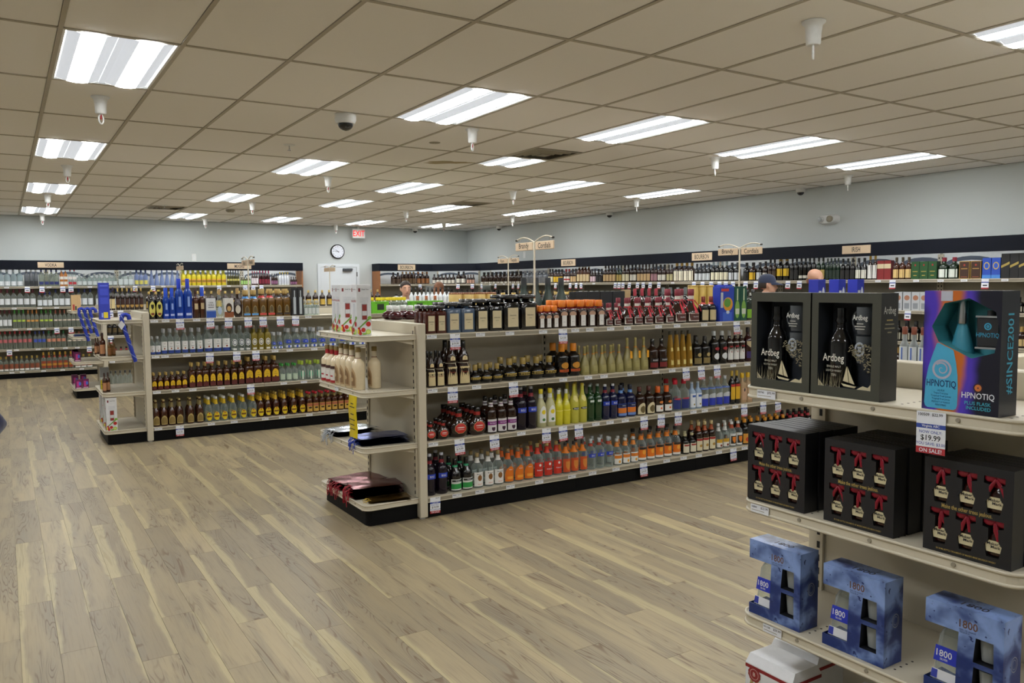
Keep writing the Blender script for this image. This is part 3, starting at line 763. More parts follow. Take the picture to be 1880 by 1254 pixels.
def row(S, key, pxs, w, top, nb=0, back=.03, drow=None):
    """front-row bottles at picture columns pxs, w wide, tops at picture row `top`; nb more rows behind"""
    d = PROD[key]; dr = SHAPES[d['shape']][1]
    px0 = pxs[len(pxs)//2]; c0 = S.front+S.sign*(back+.04)
    a, b = S.pos(px0-w/2, c0, S.z), S.pos(px0+w/2, c0, S.z); W = (b-a).length*1.09
    c = S.front+S.sign*(back+W*dr/2)
    tp = top if not isinstance(top, tuple) else top[0]
    H = S.hit(px0, tp, c).z-S.z
    H = max(.10, min(.46, H))
    if len(pxs) > 1:
        pp = [S.pos(px, c, S.z) for px in pxs]; W = min(W, min((q-p).length for p, q in zip(pp, pp[1:]))-.001)
    for px in pxs:
        P = S.pos(px, c, S.z)
        P.z = S.z+.0008
        if not S.keep(P, W): continue
        for r in range(nb+1):
            Q = P.copy(); dd = S.sign*r*(W*dr+.008 if drow is None else drow)
            if S.ax == 'y': Q.y += dd
            else: Q.x += dd
            put(key, Q, S.rz+random.uniform(-.05, .05), W, H, S.lod, S, r, px)
def span(S, key, x0, x1, n, top, nb=0, gap=.94, **k):
    w = (x1-x0)/n; row(S, key, [x0+w*(i+.5) for i in range(n)], w*gap, top, nb, **k)
def settle():
    # neighbours on one shelf never share space: push them apart along the run
    by = {}
    for o, key, S, r, t in RECS:
        if isinstance(S, Angled): continue
        by.setdefault((id(S), r), []).append((o, S))
    for lst in by.values():
        S = lst[0][1]; k = 0 if S.ax == 'y' else 1; e = 1-k
        it = sorted(lst, key=lambda q: q[0].location[k])
        for _ in range(40):
            moved = False
            for n in range(len(it)):
                for m_ in range(n+1, min(n+4, len(it))):
                    A, B = it[n][0], it[m_][0]; wa, wb = A['_w'], B['_w']
                    if abs(A.location[e]-B.location[e]) > .5*(wa+wb)*1.1: continue
                    need = (wa+wb)/2+.0015-(B.location[k]-A.location[k])
                    if 0 < need < .08:
                        A.location[k] -= need/2; B.location[k] += need/2; moved = True
            if S.lim:
                for o, _s in it: o.location[k] = min(max(o.location[k], S.lim[0]+o['_w']/2), S.lim[1]-o['_w']/2)
            if not moved: break
    for o, *_ in RECS: del o['_w']
NUM = ['zero', 'one', 'two', 'three', 'four', 'five', 'six', 'seven', 'eight', 'nine', 'ten', 'eleven', 'twelve']
def label_all():
    by = {}
    for o, key, S, r, t in RECS: by.setdefault((key, S.phrase), {}).setdefault(r, []).append((t, o))
    for (key, ph), rows in by.items():
        d = PROD[key]
        for r, it in rows.items():
            it.sort(key=lambda q: q[0]); n = len(it)
            for k, (t, o) in enumerate(it):
                if n == 1: w = 'the single one'
                else: w = '%s from left' % ordn(k)
                if r: w += ' in %s row' % OD[r]
                elif len(rows) > 1: w += ' in front'
                tag(o, '%s, %s, %s' % (d['desc'], w, ph), d['cat'], '%s, %s' % (d['name'].replace('_', ' ')+'s', ph))
def printed_box(name, W, D, H, face, side=None, texts=(), patches=(), top=None):
    """carton with printed front: parts body and print"""
    b = MB().bbox(-W/2, W/2, -D/2, D/2, 0, H, side or face, min(.002, W*.02))
    p = MB(); y = -D/2-.0006
    p.poly(rect(-W/2+.002, W/2-.002, .002, H-.002), face, lambda u, v, w: (u, y, v))
    for k, (pts, mat) in enumerate(patches): p.poly([(a*W, c*H) for a, c in pts], mat, lambda u, v, w, k=k: (u, y-.0004*(k+1), v))
    for (t, uc, vc, sz, mat) in texts: p.text(t, sz*H, mat, lambda u, v: (u+uc*W, y-.004, v+vc*H), sx=.8, width=W*.86)
    return b.mesh('carton'), p.mesh('print')
BOXK = {}
def box_row(S, key, pxs, w, top, back=.02, nb=0, dratio=.8, rz=0):
    d = BOXK[key]; px0 = pxs[len(pxs)//2]; c0 = S.front+S.sign*back
    a, b = S.pos(px0-w/2, c0, S.z), S.pos(px0+w/2, c0, S.z); W = (b-a).length; D = W*dratio; c = S.front+S.sign*(back+D/2)
    H = S.hit(px0, top, S.front+S.sign*back).z-S.z
    m1, m2 = printed_box(d['name'], W, D, H, d['face'], d.get('side'), d.get('texts', ()), d.get('patches', ()))
    for px in pxs:
        P = S.pos(px, c, S.z); P.z = S.z+.0008
        if not S.keep(P, W): continue
        for r in range(nb+1):
            Q = P.copy()
            if S.ax == 'y': Q.y += S.sign*r*(D+.004)
            else: Q.x += S.sign*r*(D+.004)
            o = link(d['name'], m1, None, Q, S.rz+rz); link('print', m2, o)
            o['_w'] = W; RECS.append((o, key, S, r, px)); PROD.setdefault(key, dict(name=d['name'], desc=d['desc'], cat='gift box'))
# ================================================================ products
MY = 5.115; TYF = 9.38; FYF = 13.65; PH = ['top', 'second', 'third', 'bottom']
MS = [Shelf('y', MY, z, 0, 'cordials %s shelf' % PH[k]) for k, z in enumerate(ZS)]
MR = Shelf('y', MY+.97, ZS[0], math.pi, 'brandy side top shelf', 1, -1)
TS = [Shelf('y', TYF, z, 0, 'tequila %s shelf' % PH[k]) for k, z in enumerate(ZS)]
TR = Shelf('y', TYF+.97, ZS[0], math.pi, 'rum side top shelf', 0, -1)
FS = [Shelf('y', FYF, z, 0, 'far gondola %s shelf' % PH[k], 0) for k, z in enumerate(ZS)]
PW5 = ['top', 'second', 'third', 'fourth', 'bottom']
VS = [Shelf('y', BY, z, 0, 'vodka wall %s shelf' % PW5[k], 0) for k, z in enumerate(ZW)]
RS = [Shelf('x', RX, z, -math.pi/2, 'bourbon wall %s shelf' % PW5[k], 0) for k, z in enumerate(ZW)]
BS = [Shelf('y', BY, z, 0, 'oak-ended bay %s shelf' % PW5[k], 0) for k, z in enumerate(ZW)]
CS = [Angled((CX0, BY), (RX, CY0), z, 'corner bay %s shelf' % PW5[k], 0) for k, z in enumerate(ZW)]
for q in MS+[MR]: q.lim = (2.517, 7.888)
for q in TS+[TR]+FS: q.lim = (1.324, GX1-.062)
for q in VS: q.lim = (BXR-1.2192*6, BXR-.026)
for q in BS: q.lim = (7.425, CX0)
for q in RS: q.lim = (CY0-1.2192*11, CY0)
I, Wt = 'ink', 'paper'
def cap_text(t): return [(t, .5, .035, I)]
# ---- cordials, top shelf
sq = [(.10, .64, .60, '#d6c7a2', 'rect', [('DISARONNO', .60, .034, I), ('ORIGINALE', .44, .018, I)])]
P_('ama_r', 'amaretto_bottle', 'reddish square amaretto bottle', 'squat', '#4a1f16:.1', (.89, 1, .80, 'black', 7), sq)
P_('ama_s', 'velvet_liqueur_bottle', 'slate-blue square liqueur bottle', 'squat', 'd_slate', (.89, 1, .80, 'black', 7), sq)
P_('ama_b', 'amaretto_bottle', 'black square amaretto bottle', 'squat', 'd_black', (.89, 1, .80, 'black', 7), sq)
P_('ama_l', 'amaretto_bottle', 'large black square amaretto bottle', 'squat', 'd_black', (.89, 1, .80, 'black', 7), sq)
co = [(.07, .52, .52, '#e4e2de', 'rect', [('COINTREAU', .35, .016, I)]), (.46, .60, .72, '#bf9a82', 'arch')]
P_('orl_s', 'orange_liqueur_bottle', 'small dark orange-capped liqueur bottle', 'square', 'd_brown', (.76, 1, .66, '#dd7a1a'), co, [(.70, .76, '#8a2230')])
P_('orl', 'orange_liqueur_bottle', 'dark square orange-capped liqueur bottle', 'square', 'd_brown', (.76, 1, .66, '#dd7a1a'), co, [(.70, .76, '#8a2230')])
def ribbon(secs, W, H):
    b = MB(); label_patch(b, secs, .28*H, .66*H, .22, '#c22f3c:.3', 'rect', .003, 3, 5)
    c = MB(); r = W*.20
    c.tube([(r*math.cos(a), r*math.sin(a), .665*H) for a in [2*math.pi*k/12 for k in range(12)]], W*.035, '#c22f3c:.3', 5, closed=True)
    c.tube([(r*.6, -r*.8, .66*H), (r*1.9, -r*1.3, .50*H), (r*2.6, -r*1.5, .33*H)], W*.03, '#c22f3c:.3', 5)
    return [('ribbon', b), ('ribbon_tie', c)]
gm = [(.05, .29, .80, '#e6e0d6', 'rect'), (.07, .27, .68, '#57302a', 'rect', [('Grand Marnier', .55, .032, 'paper')])]
P_('gmn_s', 'cognac_liqueur_bottle', 'small red-ribboned round liqueur bottle', 'pear', 'd_brown', (.80, 1, .36, '#7c2230'), gm, [(.70, .82, '#e2dcd2')], extra=ribbon)
P_('gmn', 'cognac_liqueur_bottle', 'red-ribboned round liqueur bottle', 'pear', 'd_brown', (.80, 1, .36, '#7c2230'), gm, [(.70, .82, '#e2dcd2')], extra=ribbon)
P_('gmn_l', 'cognac_liqueur_bottle', 'large red-ribboned round liqueur bottle', 'pear', 'd_brown', (.80, 1, .36, '#7c2230'), gm, [(.70, .82, '#e2dcd2')], extra=ribbon)
P_('honey', 'honey_liqueur_bottle', 'dark bottle with tan label', 'round', 'd_black', (.80, 1, .40, '#7a2a1c'), [(.08, .48, .8, '#cbb98f', 'rect')], [(.70, .78, '#b23a2a')])
P_('herb', 'herbal_liqueur_bottle', 'dark green herbal liqueur bottle', 'square', 'd_green', (.84, 1, .42, 'black'), [(.08, .36, .8, '#86bd2e', 'rect'), (.40, .55, .8, '#1d2b18', 'rect')])
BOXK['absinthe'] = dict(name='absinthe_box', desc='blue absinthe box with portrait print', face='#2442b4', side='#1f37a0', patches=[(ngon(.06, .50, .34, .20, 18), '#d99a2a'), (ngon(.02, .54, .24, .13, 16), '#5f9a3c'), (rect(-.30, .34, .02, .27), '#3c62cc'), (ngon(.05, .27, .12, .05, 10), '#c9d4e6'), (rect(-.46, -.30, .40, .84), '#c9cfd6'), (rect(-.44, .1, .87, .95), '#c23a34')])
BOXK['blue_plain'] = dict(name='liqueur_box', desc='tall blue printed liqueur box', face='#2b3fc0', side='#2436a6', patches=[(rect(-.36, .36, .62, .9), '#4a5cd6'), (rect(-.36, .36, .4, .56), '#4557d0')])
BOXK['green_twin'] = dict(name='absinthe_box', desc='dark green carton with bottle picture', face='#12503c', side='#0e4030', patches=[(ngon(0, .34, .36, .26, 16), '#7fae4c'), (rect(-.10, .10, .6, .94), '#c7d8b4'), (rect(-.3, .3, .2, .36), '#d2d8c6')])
s = MS[0]
row(s, 'ama_r', [789, 808], 19, 562, 2); row(s, 'ama_s', [831, 856.5], 25, 554, 2); row(s, 'ama_b', [882, 908], 25, 550, 2); row(s, 'ama_l', [935.5, 966.5], 29, 542, 1)
row(s, 'orl_s', [989, 1003, 1016], 12.5, 561, 2); row(s, 'orl', [1031, 1047, 1066, 1082.5, 1099], 15, 551, 2)
row(s, 'gmn_s', [1116, 1131], 14.5, 556, 1); row(s, 'gmn', [1150, 1168.6, 1187.6, 1206.5, 1226.6], 18, 546, 1); row(s, 'gmn_l', [1247, 1271], 23, 530, 1)
row(s, 'honey', [1290, 1304], 13, 544)
box_row(s, 'absinthe', [1325], 26, 527, .015, 0, .5); box_row(s, 'green_twin', [1346, 1358], 11.5, 526, .015, 0, .9); row(s, 'herb', [1370.5, 1382], 11, 531, 1)
# ---- cordials, second shelf
def cord(secs, W, H):
    b = MB(); rx, ry, p = surf(secs, .50*H)[1:]
    b.tube([(rx*1.03*math.cos(a), ry*1.03*math.sin(a), .50*H) for a in [2*math.pi*k/16 for k in range(16)]], .0025, '#e2dac4', 5, closed=True)
    b.tube([(rx*.5, -ry*.95, .50*H), (rx*.75, -ry*1.0, .40*H), (rx*.70, -ry*1.05, .28*H)], .0025, '#e2dac4', 5)
    return [('rope', b)]
fr = [(.04, .42, .78, '#d8c595', 'rect', [('Frangelico', .68, .035, '#8a2a22')]), (.56, .66, .45, '#dccb9c', 'arch', [('F', .4, .05, '#b23322')])]
P_('frl_s', 'hazelnut_liqueur_bottle', 'small friar-shaped bottle, parchment label', 'monk', 'd_brown', (.84, 1, .36, 'd_black'), fr, extra=cord)
P_('frl', 'hazelnut_liqueur_bottle', 'large friar-shaped bottle, parchment label', 'monk', 'd_brown', (.84, 1, .36, 'd_black'), fr, extra=cord)
cb = [(.22, .34, .9, '#b79b45', 'rect')]
P_('flk_s', 'coffee_liqueur_bottle', 'small round black bottle, gold band', 'decanter', 'd_black', (.70, 1, .40, '#a58c4a:.3'), cb)
P_('flk', 'coffee_liqueur_bottle', 'round black bottle with gold band', 'decanter', 'd_black', (.70, 1, .40, '#a58c4a:.3'), cb)
P_('gal', 'gold_top_liqueur_bottle', 'black bottle with orange foil neck', 'round', 'd_black', (.76, 1, .46, '#e08a1c'), [(.24, .44, .62, '#c98a2a', 'oval'), (.14, .22, .8, '#c2541c', 'rect', [('GranGala', .5, .04, 'd_black')])])
P_('pat_s', 'citrus_liqueur_bottle', 'small frosted olive bell-shaped bottle', 'bell', 'd_bell', (.88, 1, .26, '#a99a5c'), [(.10, .30, .5, '#a39a62', 'rect')], [(.70, .735, '#d98a22')])
def tagcard(secs, W, H):
    b = MB().add([(W*.10, -W*.36, .60*H), (W*.32, -W*.42, .60*H), (W*.32, -W*.44, .38*H), (W*.10, -W*.40, .38*H)], [(0, 1, 2, 3)], '#e6a51e').tube([(0, -W*.14, .72*H), (W*.2, -W*.37, .60*H)], .0015, '#d98a22', 4)
    return [('hang_tag', b)]
P_('pat', 'citrus_liqueur_bottle', 'large frosted olive bottle, yellow tag', 'bell', 'd_bell', (.88, 1, .26, '#a99a5c'), [(.10, .30, .5, '#a39a62', 'rect')], [(.70, .735, '#d98a22')], extra=tagcard)
P_('sol', 'cherry_liqueur_bottle', 'dark bottle with red base', 'round', 'd_brown', (.84, 1, .36, 'd_black'), [(.06, .22, .85, '#7c1f20', 'rect'), (.24, .36, .8, '#1a1416', 'rect', [('SOLERNO', .5, .05, 'paper')])])
P_('glo', 'vanilla_liqueur_bottle', 'tall tapering golden liqueur bottle', 'spire', 'g_gold', (.90, 1, .50, '#3a3420'), [(.08, .55, .42, '#d8c878', 'rect')])
P_('kah', 'anise_liqueur_bottle', 'black bottle with small gold seal', 'round', 'd_black', (.84, 1, .36, '#2a2620'), [(.06, .26, .8, '#8a7848', 'rect'), (.30, .44, .4, '#b09a64', 'oval')])
P_('wci', 'sambuca_bottle', 'black bottle with round white seal', 'tall', 'd_black', (.86, 1, .40, '#b9bcbc'), [(.14, .34, .62, '#dfe2e4', 'oval'), (.42, .52, .5, '#a02a30', 'oval')])
P_('pim', 'gin_cup_bottle', 'black bottle with tall white label', 'tall', 'd_brown', (.84, 1, .40, '#c9c9c4'), [(.10, .64, .86, '#e9e8e4', 'rect', [("PIMM'S", .75, .05, '#b22a30'), ('No 1', .45, .04, '#b22a30')])])
P_('brd', 'bitter_liqueur_bottle', 'dark red bottle, purple patch', 'tall', 'd_red', (.86, 1, .40, '#26201e'), [(.10, .30, .8, '#3a2a66', 'rect'), (.42, .60, .8, '#c9b890', 'shield')])
s = MS[1]
row(s, 'frl_s', [791.6, 807.5], 16, 644, 1); row(s, 'frl', [828, 850.5], 22, 625, 1)
row(s, 'flk_s', [872, 892.5, 912], 18, 669, 1); row(s, 'flk', [935, 959.5, 984.5, 1008.5], 22, 655, 1); row(s, 'gal', [1030.5, 1052], 19, 629, 1)
row(s, 'pat_s', [1073, 1089, 1105, 1121, 1136], 17, 634, 1); row(s, 'pat', [1151, 1166, 1182], 20, 619)
row(s, 'sol', [1197, 1214], 15, 622); row(s, 'glo', [1229.7, 1241, 1252.6, 1264], 10.5, 608); row(s, 'kah', [1277.4, 1293], 14, 617, 1); row(s, 'wci', [1309.6, 1325], 13, 607); row(s, 'pim', [1337.6, 1349, 1359.5], 10.5, 607); row(s, 'brd', [1372, 1384], 11, 600)
# ---- cordials, third shelf
fx = [(.14, .50, .60, '#c8a46a', 'oct'), (.155, .485, .56, '#c22a22', 'oct'), (.33, .37, .40, '#e8d8d0', 'oval'), (.27, .285, .34, '#e8d8d0', 'rect')]
P_('dsk_s', 'flask_liqueur_bottle', 'small round flask with red label', 'disk', 'd_brown', (.86, 1, .34, 'd_black'), fx, [(.72, .84, '#a52a22')])
P_('dsk', 'flask_liqueur_bottle', 'large round flask with red label', 'disk', 'd_brown', (.86, 1, .34, 'd_black'), fx, [(.72, .84, '#a52a22')])
P_('rasp', 'raspberry_liqueur_bottle', 'dark bottle, white and purple label', 'round', 'd_brown', (.88, 1, .38, 'd_black'), [(.04, .40, .86, '#e2dfe0', 'rect'), (.24, .34, .86, '#8a2f86', 'rect', [('Black Raspberry', .5, .035, 'paper')]), (.07, .18, .32, '#3c1a34', 'shield')], [(.74, .86, '#e2dfe0'), (.79, .82, '#8a2f86')])
bl = [(.40, .52, .8, '#2742b4', 'rect', [('BOLS', .5, .05, 'paper')])]
P_('bol_d', 'fruit_liqueur_bottle', 'slim dark bottle, blue shoulder logo', 'tall', '#1a1220:.1', (.86, 1, .34, '#b9bbc4:.3'), bl, [(.76, .84, '#8a2430')])
P_('bol_b', 'blue_liqueur_bottle', 'slim navy bottle, blue shoulder logo', 'tall', 'd_navy', (.86, 1, .34, '#c9cbd0:.3'), bl, [(.76, .84, '#8a2430')])
P_('bol_c', 'clear_liqueur_bottle', 'slim clear bottle, blue shoulder logo', 'tall', 'g_clear', (.86, 1, .34, '#c9cbd0:.3'), bl, [(.76, .84, '#b2402a')])
P_('lem', 'limoncello_bottle', 'frosted bottle with lemon label', 'slope', '#c2bf90:.35', (.88, 1, .40, '#e2cc2a'), [(.12, .56, .7, '#e9ebe8', 'arch'), (.34, .46, .40, '#e6d02c', 'oval'), (.16, .24, .3, '#4a7a3c', 'oval')], [(.76, .86, '#dfe0d8')])
P_('lim', 'lemon_liqueur_bottle', 'bright yellow bottle, square label', 'slope', 'd_lemon2', (.88, 1, .36, '#d8dad2'), [(.40, .66, .88, '#eadf62', 'rect')])
P_('pal', 'lemon_liqueur_bottle', 'tall yellow bottle, dark oval band', 'slope', 'd_lemon', (.88, 1, .34, '#c9b23c'), [(.34, .41, .8, '#2e3a2a', 'oval', [('PALLINI', .5, .04, 'paper')]), (.55, .70, .7, '#e6d985', 'shield')])
P_('grn', 'melon_liqueur_bottle', 'slim dark green liqueur bottle', 'tall', 'd_forest', (.86, 1, .34, '#8a9490:.3'), [(.52, .58, .5, '#cfd6d0', 'rect')])
P_('cur', 'curacao_bottle', 'navy bottle with orange fruit label', 'round', 'd_navy', (.88, 1, .38, '#1a1c2a'), [(.04, .44, .86, '#26418a', 'rect'), (.14, .30, .86, '#e07c24', 'rect'), (.06, .13, .8, '#6d92d0', 'rect'), (.33, .41, .8, '#14204a', 'rect', [('DeKuyper', .5, .03, 'paper')])], [(.76, .84, '#5f8fd0')])
P_('kal', 'coffee_cream_bottle', 'dark bottle with cream arched label', 'round', 'd_brown', (.84, 1, .36, '#5a2a20'), [(.04, .44, .80, '#e0d4ae', 'arch'), (.08, .34, .5, '#6a5a34', 'oval')])
P_('pec', 'orange_cognac_bottle', 'dark bottle, orange cap, white label', 'round', 'd_brown', (.76, 1, .44, '#e0661c'), [(.06, .30, .82, '#eceae4', 'rect'), (.14, .22, .22, '#d9642a', 'oval'), (.36, .46, .4, '#d9823c', 'oval')])
P_('red', 'triple_sec_bottle', 'clear bottle, red cap, navy label', 'round', 'g_clear', (.86, 1, .42, '#c81e34'), [(.06, .36, .86, '#27357a', 'rect'), (.36, .42, .8, '#b83a4a', 'oval')])
P_('whi', 'coconut_liqueur_bottle', 'pale blue bottle, white label', 'tall', '#9db2cc:.15', (.90, 1, .34, '#cfd8e2'), [(.06, .58, .84, '#e2e8f0', 'rect'), (.44, .52, .5, '#3c62b0', 'rect'), (.14, .2, .2, '#9a8a3c', 'rect')])
P_('sil', 'schnapps_bottle', 'clear bottle, silver and blue label', 'round', 'g_clear', (.88, 1, .34, '#c9ccd2:.3'), [(.05, .30, .86, '#2c3cae', 'rect'), (.30, .46, .86, '#c2c6ca', 'arch')], [(.60, .64, '#5a78c8')])
P_('yel', 'yellow_label_bottle', 'tall dark bottle, yellow label', 'tall', 'd_black', (.84, 1, .40, '#c2a23c'), [(.14, .52, .84, '#e0b22c', 'rect'), (.52, .60, .84, '#b4302c', 'rect')])
P_('pch', 'peach_liqueur_bottle', 'pinkish patterned bottle, yellow cap', 'square', '#b99c78:.2', (.84, 1, .50, '#e0b41e'), [(.10, .5, .8, '#c9a282', 'rect'), (.38, .50, .26, '#3c3230', 'oval')])
s = MS[2]
row(s, 'dsk_s', [790, 813.5], 23, 770, 2); row(s, 'dsk', [845.5, 879], 31, 747, 3)
row(s, 'rasp', [902, 920.7, 939.5], 16.6, 729, 1); row(s, 'bol_d', [956, 975], 17, 709, 1); row(s, 'lem', [994, 1011], 15.6, 713); row(s, 'lim', [1025, 1039], 14.5, 715, 1); row(s, 'pal', [1053, 1068], 13.5, 703, 1)
row(s, 'grn', [1082, 1096], 14, 704, 1); row(s, 'bol_b', [1109.7, 1124], 14, 704); row(s, 'cur', [1139.6, 1156.8], 16.5, 705, 1); row(s, 'kal', [1172.5, 1190], 15.5, 709); row(s, 'pec', [1207, 1223], 15, 708); row(s, 'red', [1238, 1253.5], 14, 697, 1)
row(s, 'whi', [1267, 1278], 10.5, 700); row(s, 'sil', [1292, 1305, 1318, 1331], 12.5, 691); row(s, 'yel', [1342, 1351], 9, 680); row(s, 'pch', [1361, 1371.5], 10, 683)
for k, px in enumerate((1382, 1393)): pass
# ---- cordials, bottom shelf
P_('pep', 'peppermint_bottle', 'black bottle, green and white label', 'slope', 'd_black', (.88, 1, .36, 'd_black'), [(.04, .38, .88, '#e2e4de', 'rect'), (.08, .24, .88, '#2f9a4a', 'rect'), (.30, .36, .8, '#1c1e1c', 'rect', [('DeKuyper', .5, .03, 'paper')])], [(.74, .80, '#2f9a6a')])
P_('mon', 'triple_sec_bottle', 'clear bottle, white label, brown circle', 'round', 'g_clear', (.88, 1, .34, '#a58c5a'), [(.05, .46, .86, '#eceae6', 'rect', [('Montezuma', .86, .035, I), ('TRIPLE SEC', .14, .028, '#d0682a')]), (.20, .38, .40, '#8a5c2c', 'oval')], [(.72, .86, '#e6e3de'), ])
P_('oar', 'orange_schnapps_bottle', 'clear bottle, arched orange label', 'slope', 'g_clear', (.90, 1, .34, '#8a6a3a'), [(.05, .50, .86, '#e2761c', 'arch', [('DeKuyper', .78, .026, 'paper')]), (.12, .20, .6, '#f0a23a', 'rect')], [(.70, .88, '#d8641c')])
P_('rdl', 'red_schnapps_bottle', 'clear bottle, red label, white dot', 'round', 'g_clear', (.90, 1, .34, '#c2a86a'), [(.05, .46, .86, '#cc3222', 'rect', [('Aristocrat', .45, .045, 'paper')]), (.34, .42, .22, '#f0e8e0', 'oval')], [(.70, .88, '#cf3a22')])
P_('tri', 'orange_schnapps_bottle', 'clear bottle, rust and gold label', 'round', 'g_clear', (.90, 1, .34, '#3a3430'), [(.05, .48, .88, '#cc5226', 'rect'), (.12, .40, .5, '#d98a3c', 'shield')], [(.66, .86, '#e07c1c')])
P_('wor', 'triple_sec_bottle', 'clear bottle, white and orange label', 'slope', 'g_clear', (.90, 1, .36, '#c9c9c4'), [(.05, .42, .86, '#e9e8e2', 'rect'), (.26, .38, .86, '#e0802a', 'rect'), (.08, .2, .24, '#e0a03a', 'oval')], [(.70, .86, '#e08a3a')])
P_('ofr', 'orange_liqueur_bottle', 'clear bottle, orange fruit label', 'slope', 'g_clear', (.90, 1, .40, '#2a2826'), [(.05, .46, .88, '#e8791e', 'rect'), (.22, .38, .36, '#f2a83c', 'oval'), (.05, .12, .88, '#e9e6e0', 'rect'), (.39, .46, .8, '#26221e', 'rect')], [(.70, .84, '#e8821e')])
P_('dks', 'small_cordial_bottle', 'small dark bottle, ivory label', 'round', 'd_black', (.88, 1, .40, '#c2b890'), [(.08, .52, .84, '#e2dcc4', 'rect'), (.40, .48, .7, '#a23a2c', 'rect')])
P_('bgl', 'rye_liqueur_bottle', 'dark bottle, ivory and red label', 'round', 'd_brown', (.88, 1, .40, '#c2ae7c'), [(.05, .46, .86, '#e2d8b6', 'rect'), (.38, .45, .86, '#a52a2a', 'rect'), (.16, .26, .4, '#b28a3c', 'oval')], [(.70, .86, '#a8522a')])
P_('ylw', 'rum_cream_bottle', 'clear bottle, gold and white label', 'slope', 'g_clear', (.88, 1, .36, '#d6d6d2'), [(.06, .24, .86, '#e6e2da', 'rect'), (.24, .38, .86, '#d0a22c', 'rect'), (.08, .18, .26, '#7a2c1e', 'oval')], [(.70, .86, '#d9d9d6')])
P_('blo', 'orange_vodka_bottle', 'clear bottle, black and orange label', 'tall', 'g_clear', (.90, 1, .38, '#e6e4e0'), [(.05, .54, .86, '#e2e2de', 'rect'), (.12, .44, .74, '#26221e', 'rect'), (.16, .40, .5, '#e08228', 'shield')], [(.74, .88, '#b25030')])
P_('dko', 'apricot_liqueur_bottle', 'dark bottle, orange picture label', 'tall', 'd_black', (.86, 1, .40, '#e0962a'), [(.06, .44, .86, '#d99a3c', 'rect'), (.12, .3, .5, '#c2401c', 'oval')])
s = MS[3]
row(s, 'bol_d', [789, 811], 18, 831, 1); row(s, 'pep', [835.7, 856], 19, 840, 1); row(s, 'mon', [876, 896, 914], 17.6, 828, 1)
row(s, 'oar', [932, 950.7, 968.5], 16.6, 821, 1); row(s, 'rdl', [986.5, 1003.6, 1021], 16.6, 812, 1); row(s, 'tri', [1038, 1053, 1069], 15, 809, 1); row(s, 'bol_c', [1084, 1099.5, 1116], 14.5, 803, 1)
row(s, 'wor', [1132, 1147, 1162], 14, 803, 1); row(s, 'ofr', [1176, 1191.5, 1207.4, 1223, 1239], 15.5, 787, 1); row(s, 'dks', [1257, 1269.5], 11, 795, 2); row(s, 'bgl', [1281.5, 1293, 1305], 11, 774, 1); row(s, 'ylw', [1318, 1330], 11.5, 776); row(s, 'blo', [1342.5, 1354], 11, 773, 1); row(s, 'dko', [1366, 1378, 1390], 11, 768, 1)
# bottles seen past the near boxes, farther along the third and bottom shelves
P_('rcp', 'cinnamon_liqueur_bottle', 'dark bottle with red neck band', 'tall', 'd_black', (.90, 1, .38, '#1c1a1a'), [(.1, .4, .8, '#a82a2a', 'rect')], [(.76, .86, '#b23440')])
span(MS[3], 'dko', 1398, 1442, 4, 762, 1); span(MS[3], 'rcp', 1444, 1498, 5, 752, 1)
# ---- brandy side, seen over the cordials
P_('dec', 'dark_red_decanter', 'round dark red decanter, white stopper', 'decanter', '#3a0c12:.06', (.72, 1, .42, '#dcdcd6'), (), [(.60, .71, '#b9b6aa')])
P_('cog', 'green_cognac_bottle', 'tall frosted green cognac bottle', 'cognac', '#26332c:.3', (.68, 1, .42, '#15171a'), [(.64, .67, .9, '#a83030', 'rect')])
P_('brs', 'brandy_bottle', 'dark brandy bottle, ivory label', 'round', 'd_brown', (.72, 1, .38, '#8a2330'), [(.1, .45, .86, '#e0d3a2', 'rect')])
P_('brg', 'brandy_bottle', 'dark brandy bottle, gray foil neck', 'round', 'd_black', (.66, 1, .38, '#5a5e5e'), [(.1, .45, .86, '#cbbf92', 'rect')])
P_('gtu', 'gift_tin', 'gold cylindrical gift tin', 'cyl', '#b89a4a:.3', (.94, 1, 1.03, '#a5863a:.3'), [(.2, .8, .8, '#c9ac5c', 'rect')], cat='gift tin')
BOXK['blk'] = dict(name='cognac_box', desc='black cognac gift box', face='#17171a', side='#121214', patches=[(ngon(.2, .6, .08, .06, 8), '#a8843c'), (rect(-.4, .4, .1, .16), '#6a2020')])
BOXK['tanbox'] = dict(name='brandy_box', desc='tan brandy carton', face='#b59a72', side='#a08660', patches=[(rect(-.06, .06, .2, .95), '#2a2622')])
s = MR
MD = Shelf('y', MY+.97, 1.408, math.pi, 'riser at gondola end', 1, -1); MD.lim = (2.52, 3.4)
rx0, rx1 = 2.53, 2.53+.62
ri = empty('display_riser', ((rx0+rx1)/2, MY+.74, ZS[0]+.0008)); tag(ri, 'low beige riser carrying round dark red decanters', 'riser', None)
MB().box(-.30, .30, -.20, .20, .070, .0795, 'beige').build('deck', ri); MB().box(-.30, .30, -.20, -.192, 0, .070, 'beige').build('riser_face', ri); MB().box(-.30, .30, .192, .20, 0, .070, 'beige').build('riser_face', ri)
row(MD, 'dec', [701, 727, 753], 24, 560, 1, back=.14); row(s, 'cog', [962, 984, 1006, 1030], 22, 509, 0)
box_row(s, 'blk', [1062, 1085, 1108, 1131], 22, 535, .02, 0, .6); box_row(s, 'tanbox', [1150], 12, 532, .02, 0, .6)
row(s, 'brs', [1165, 1178, 1191, 1204], 12, 530); row(s, 'brg', [1217, 1230, 1244, 1258], 12, 528); row(s, 'gtu', [1272, 1286, 1300], 13, 524)
box_row(s, 'blue_plain', [1316, 1332], 15, 523, .02, 0, .6)
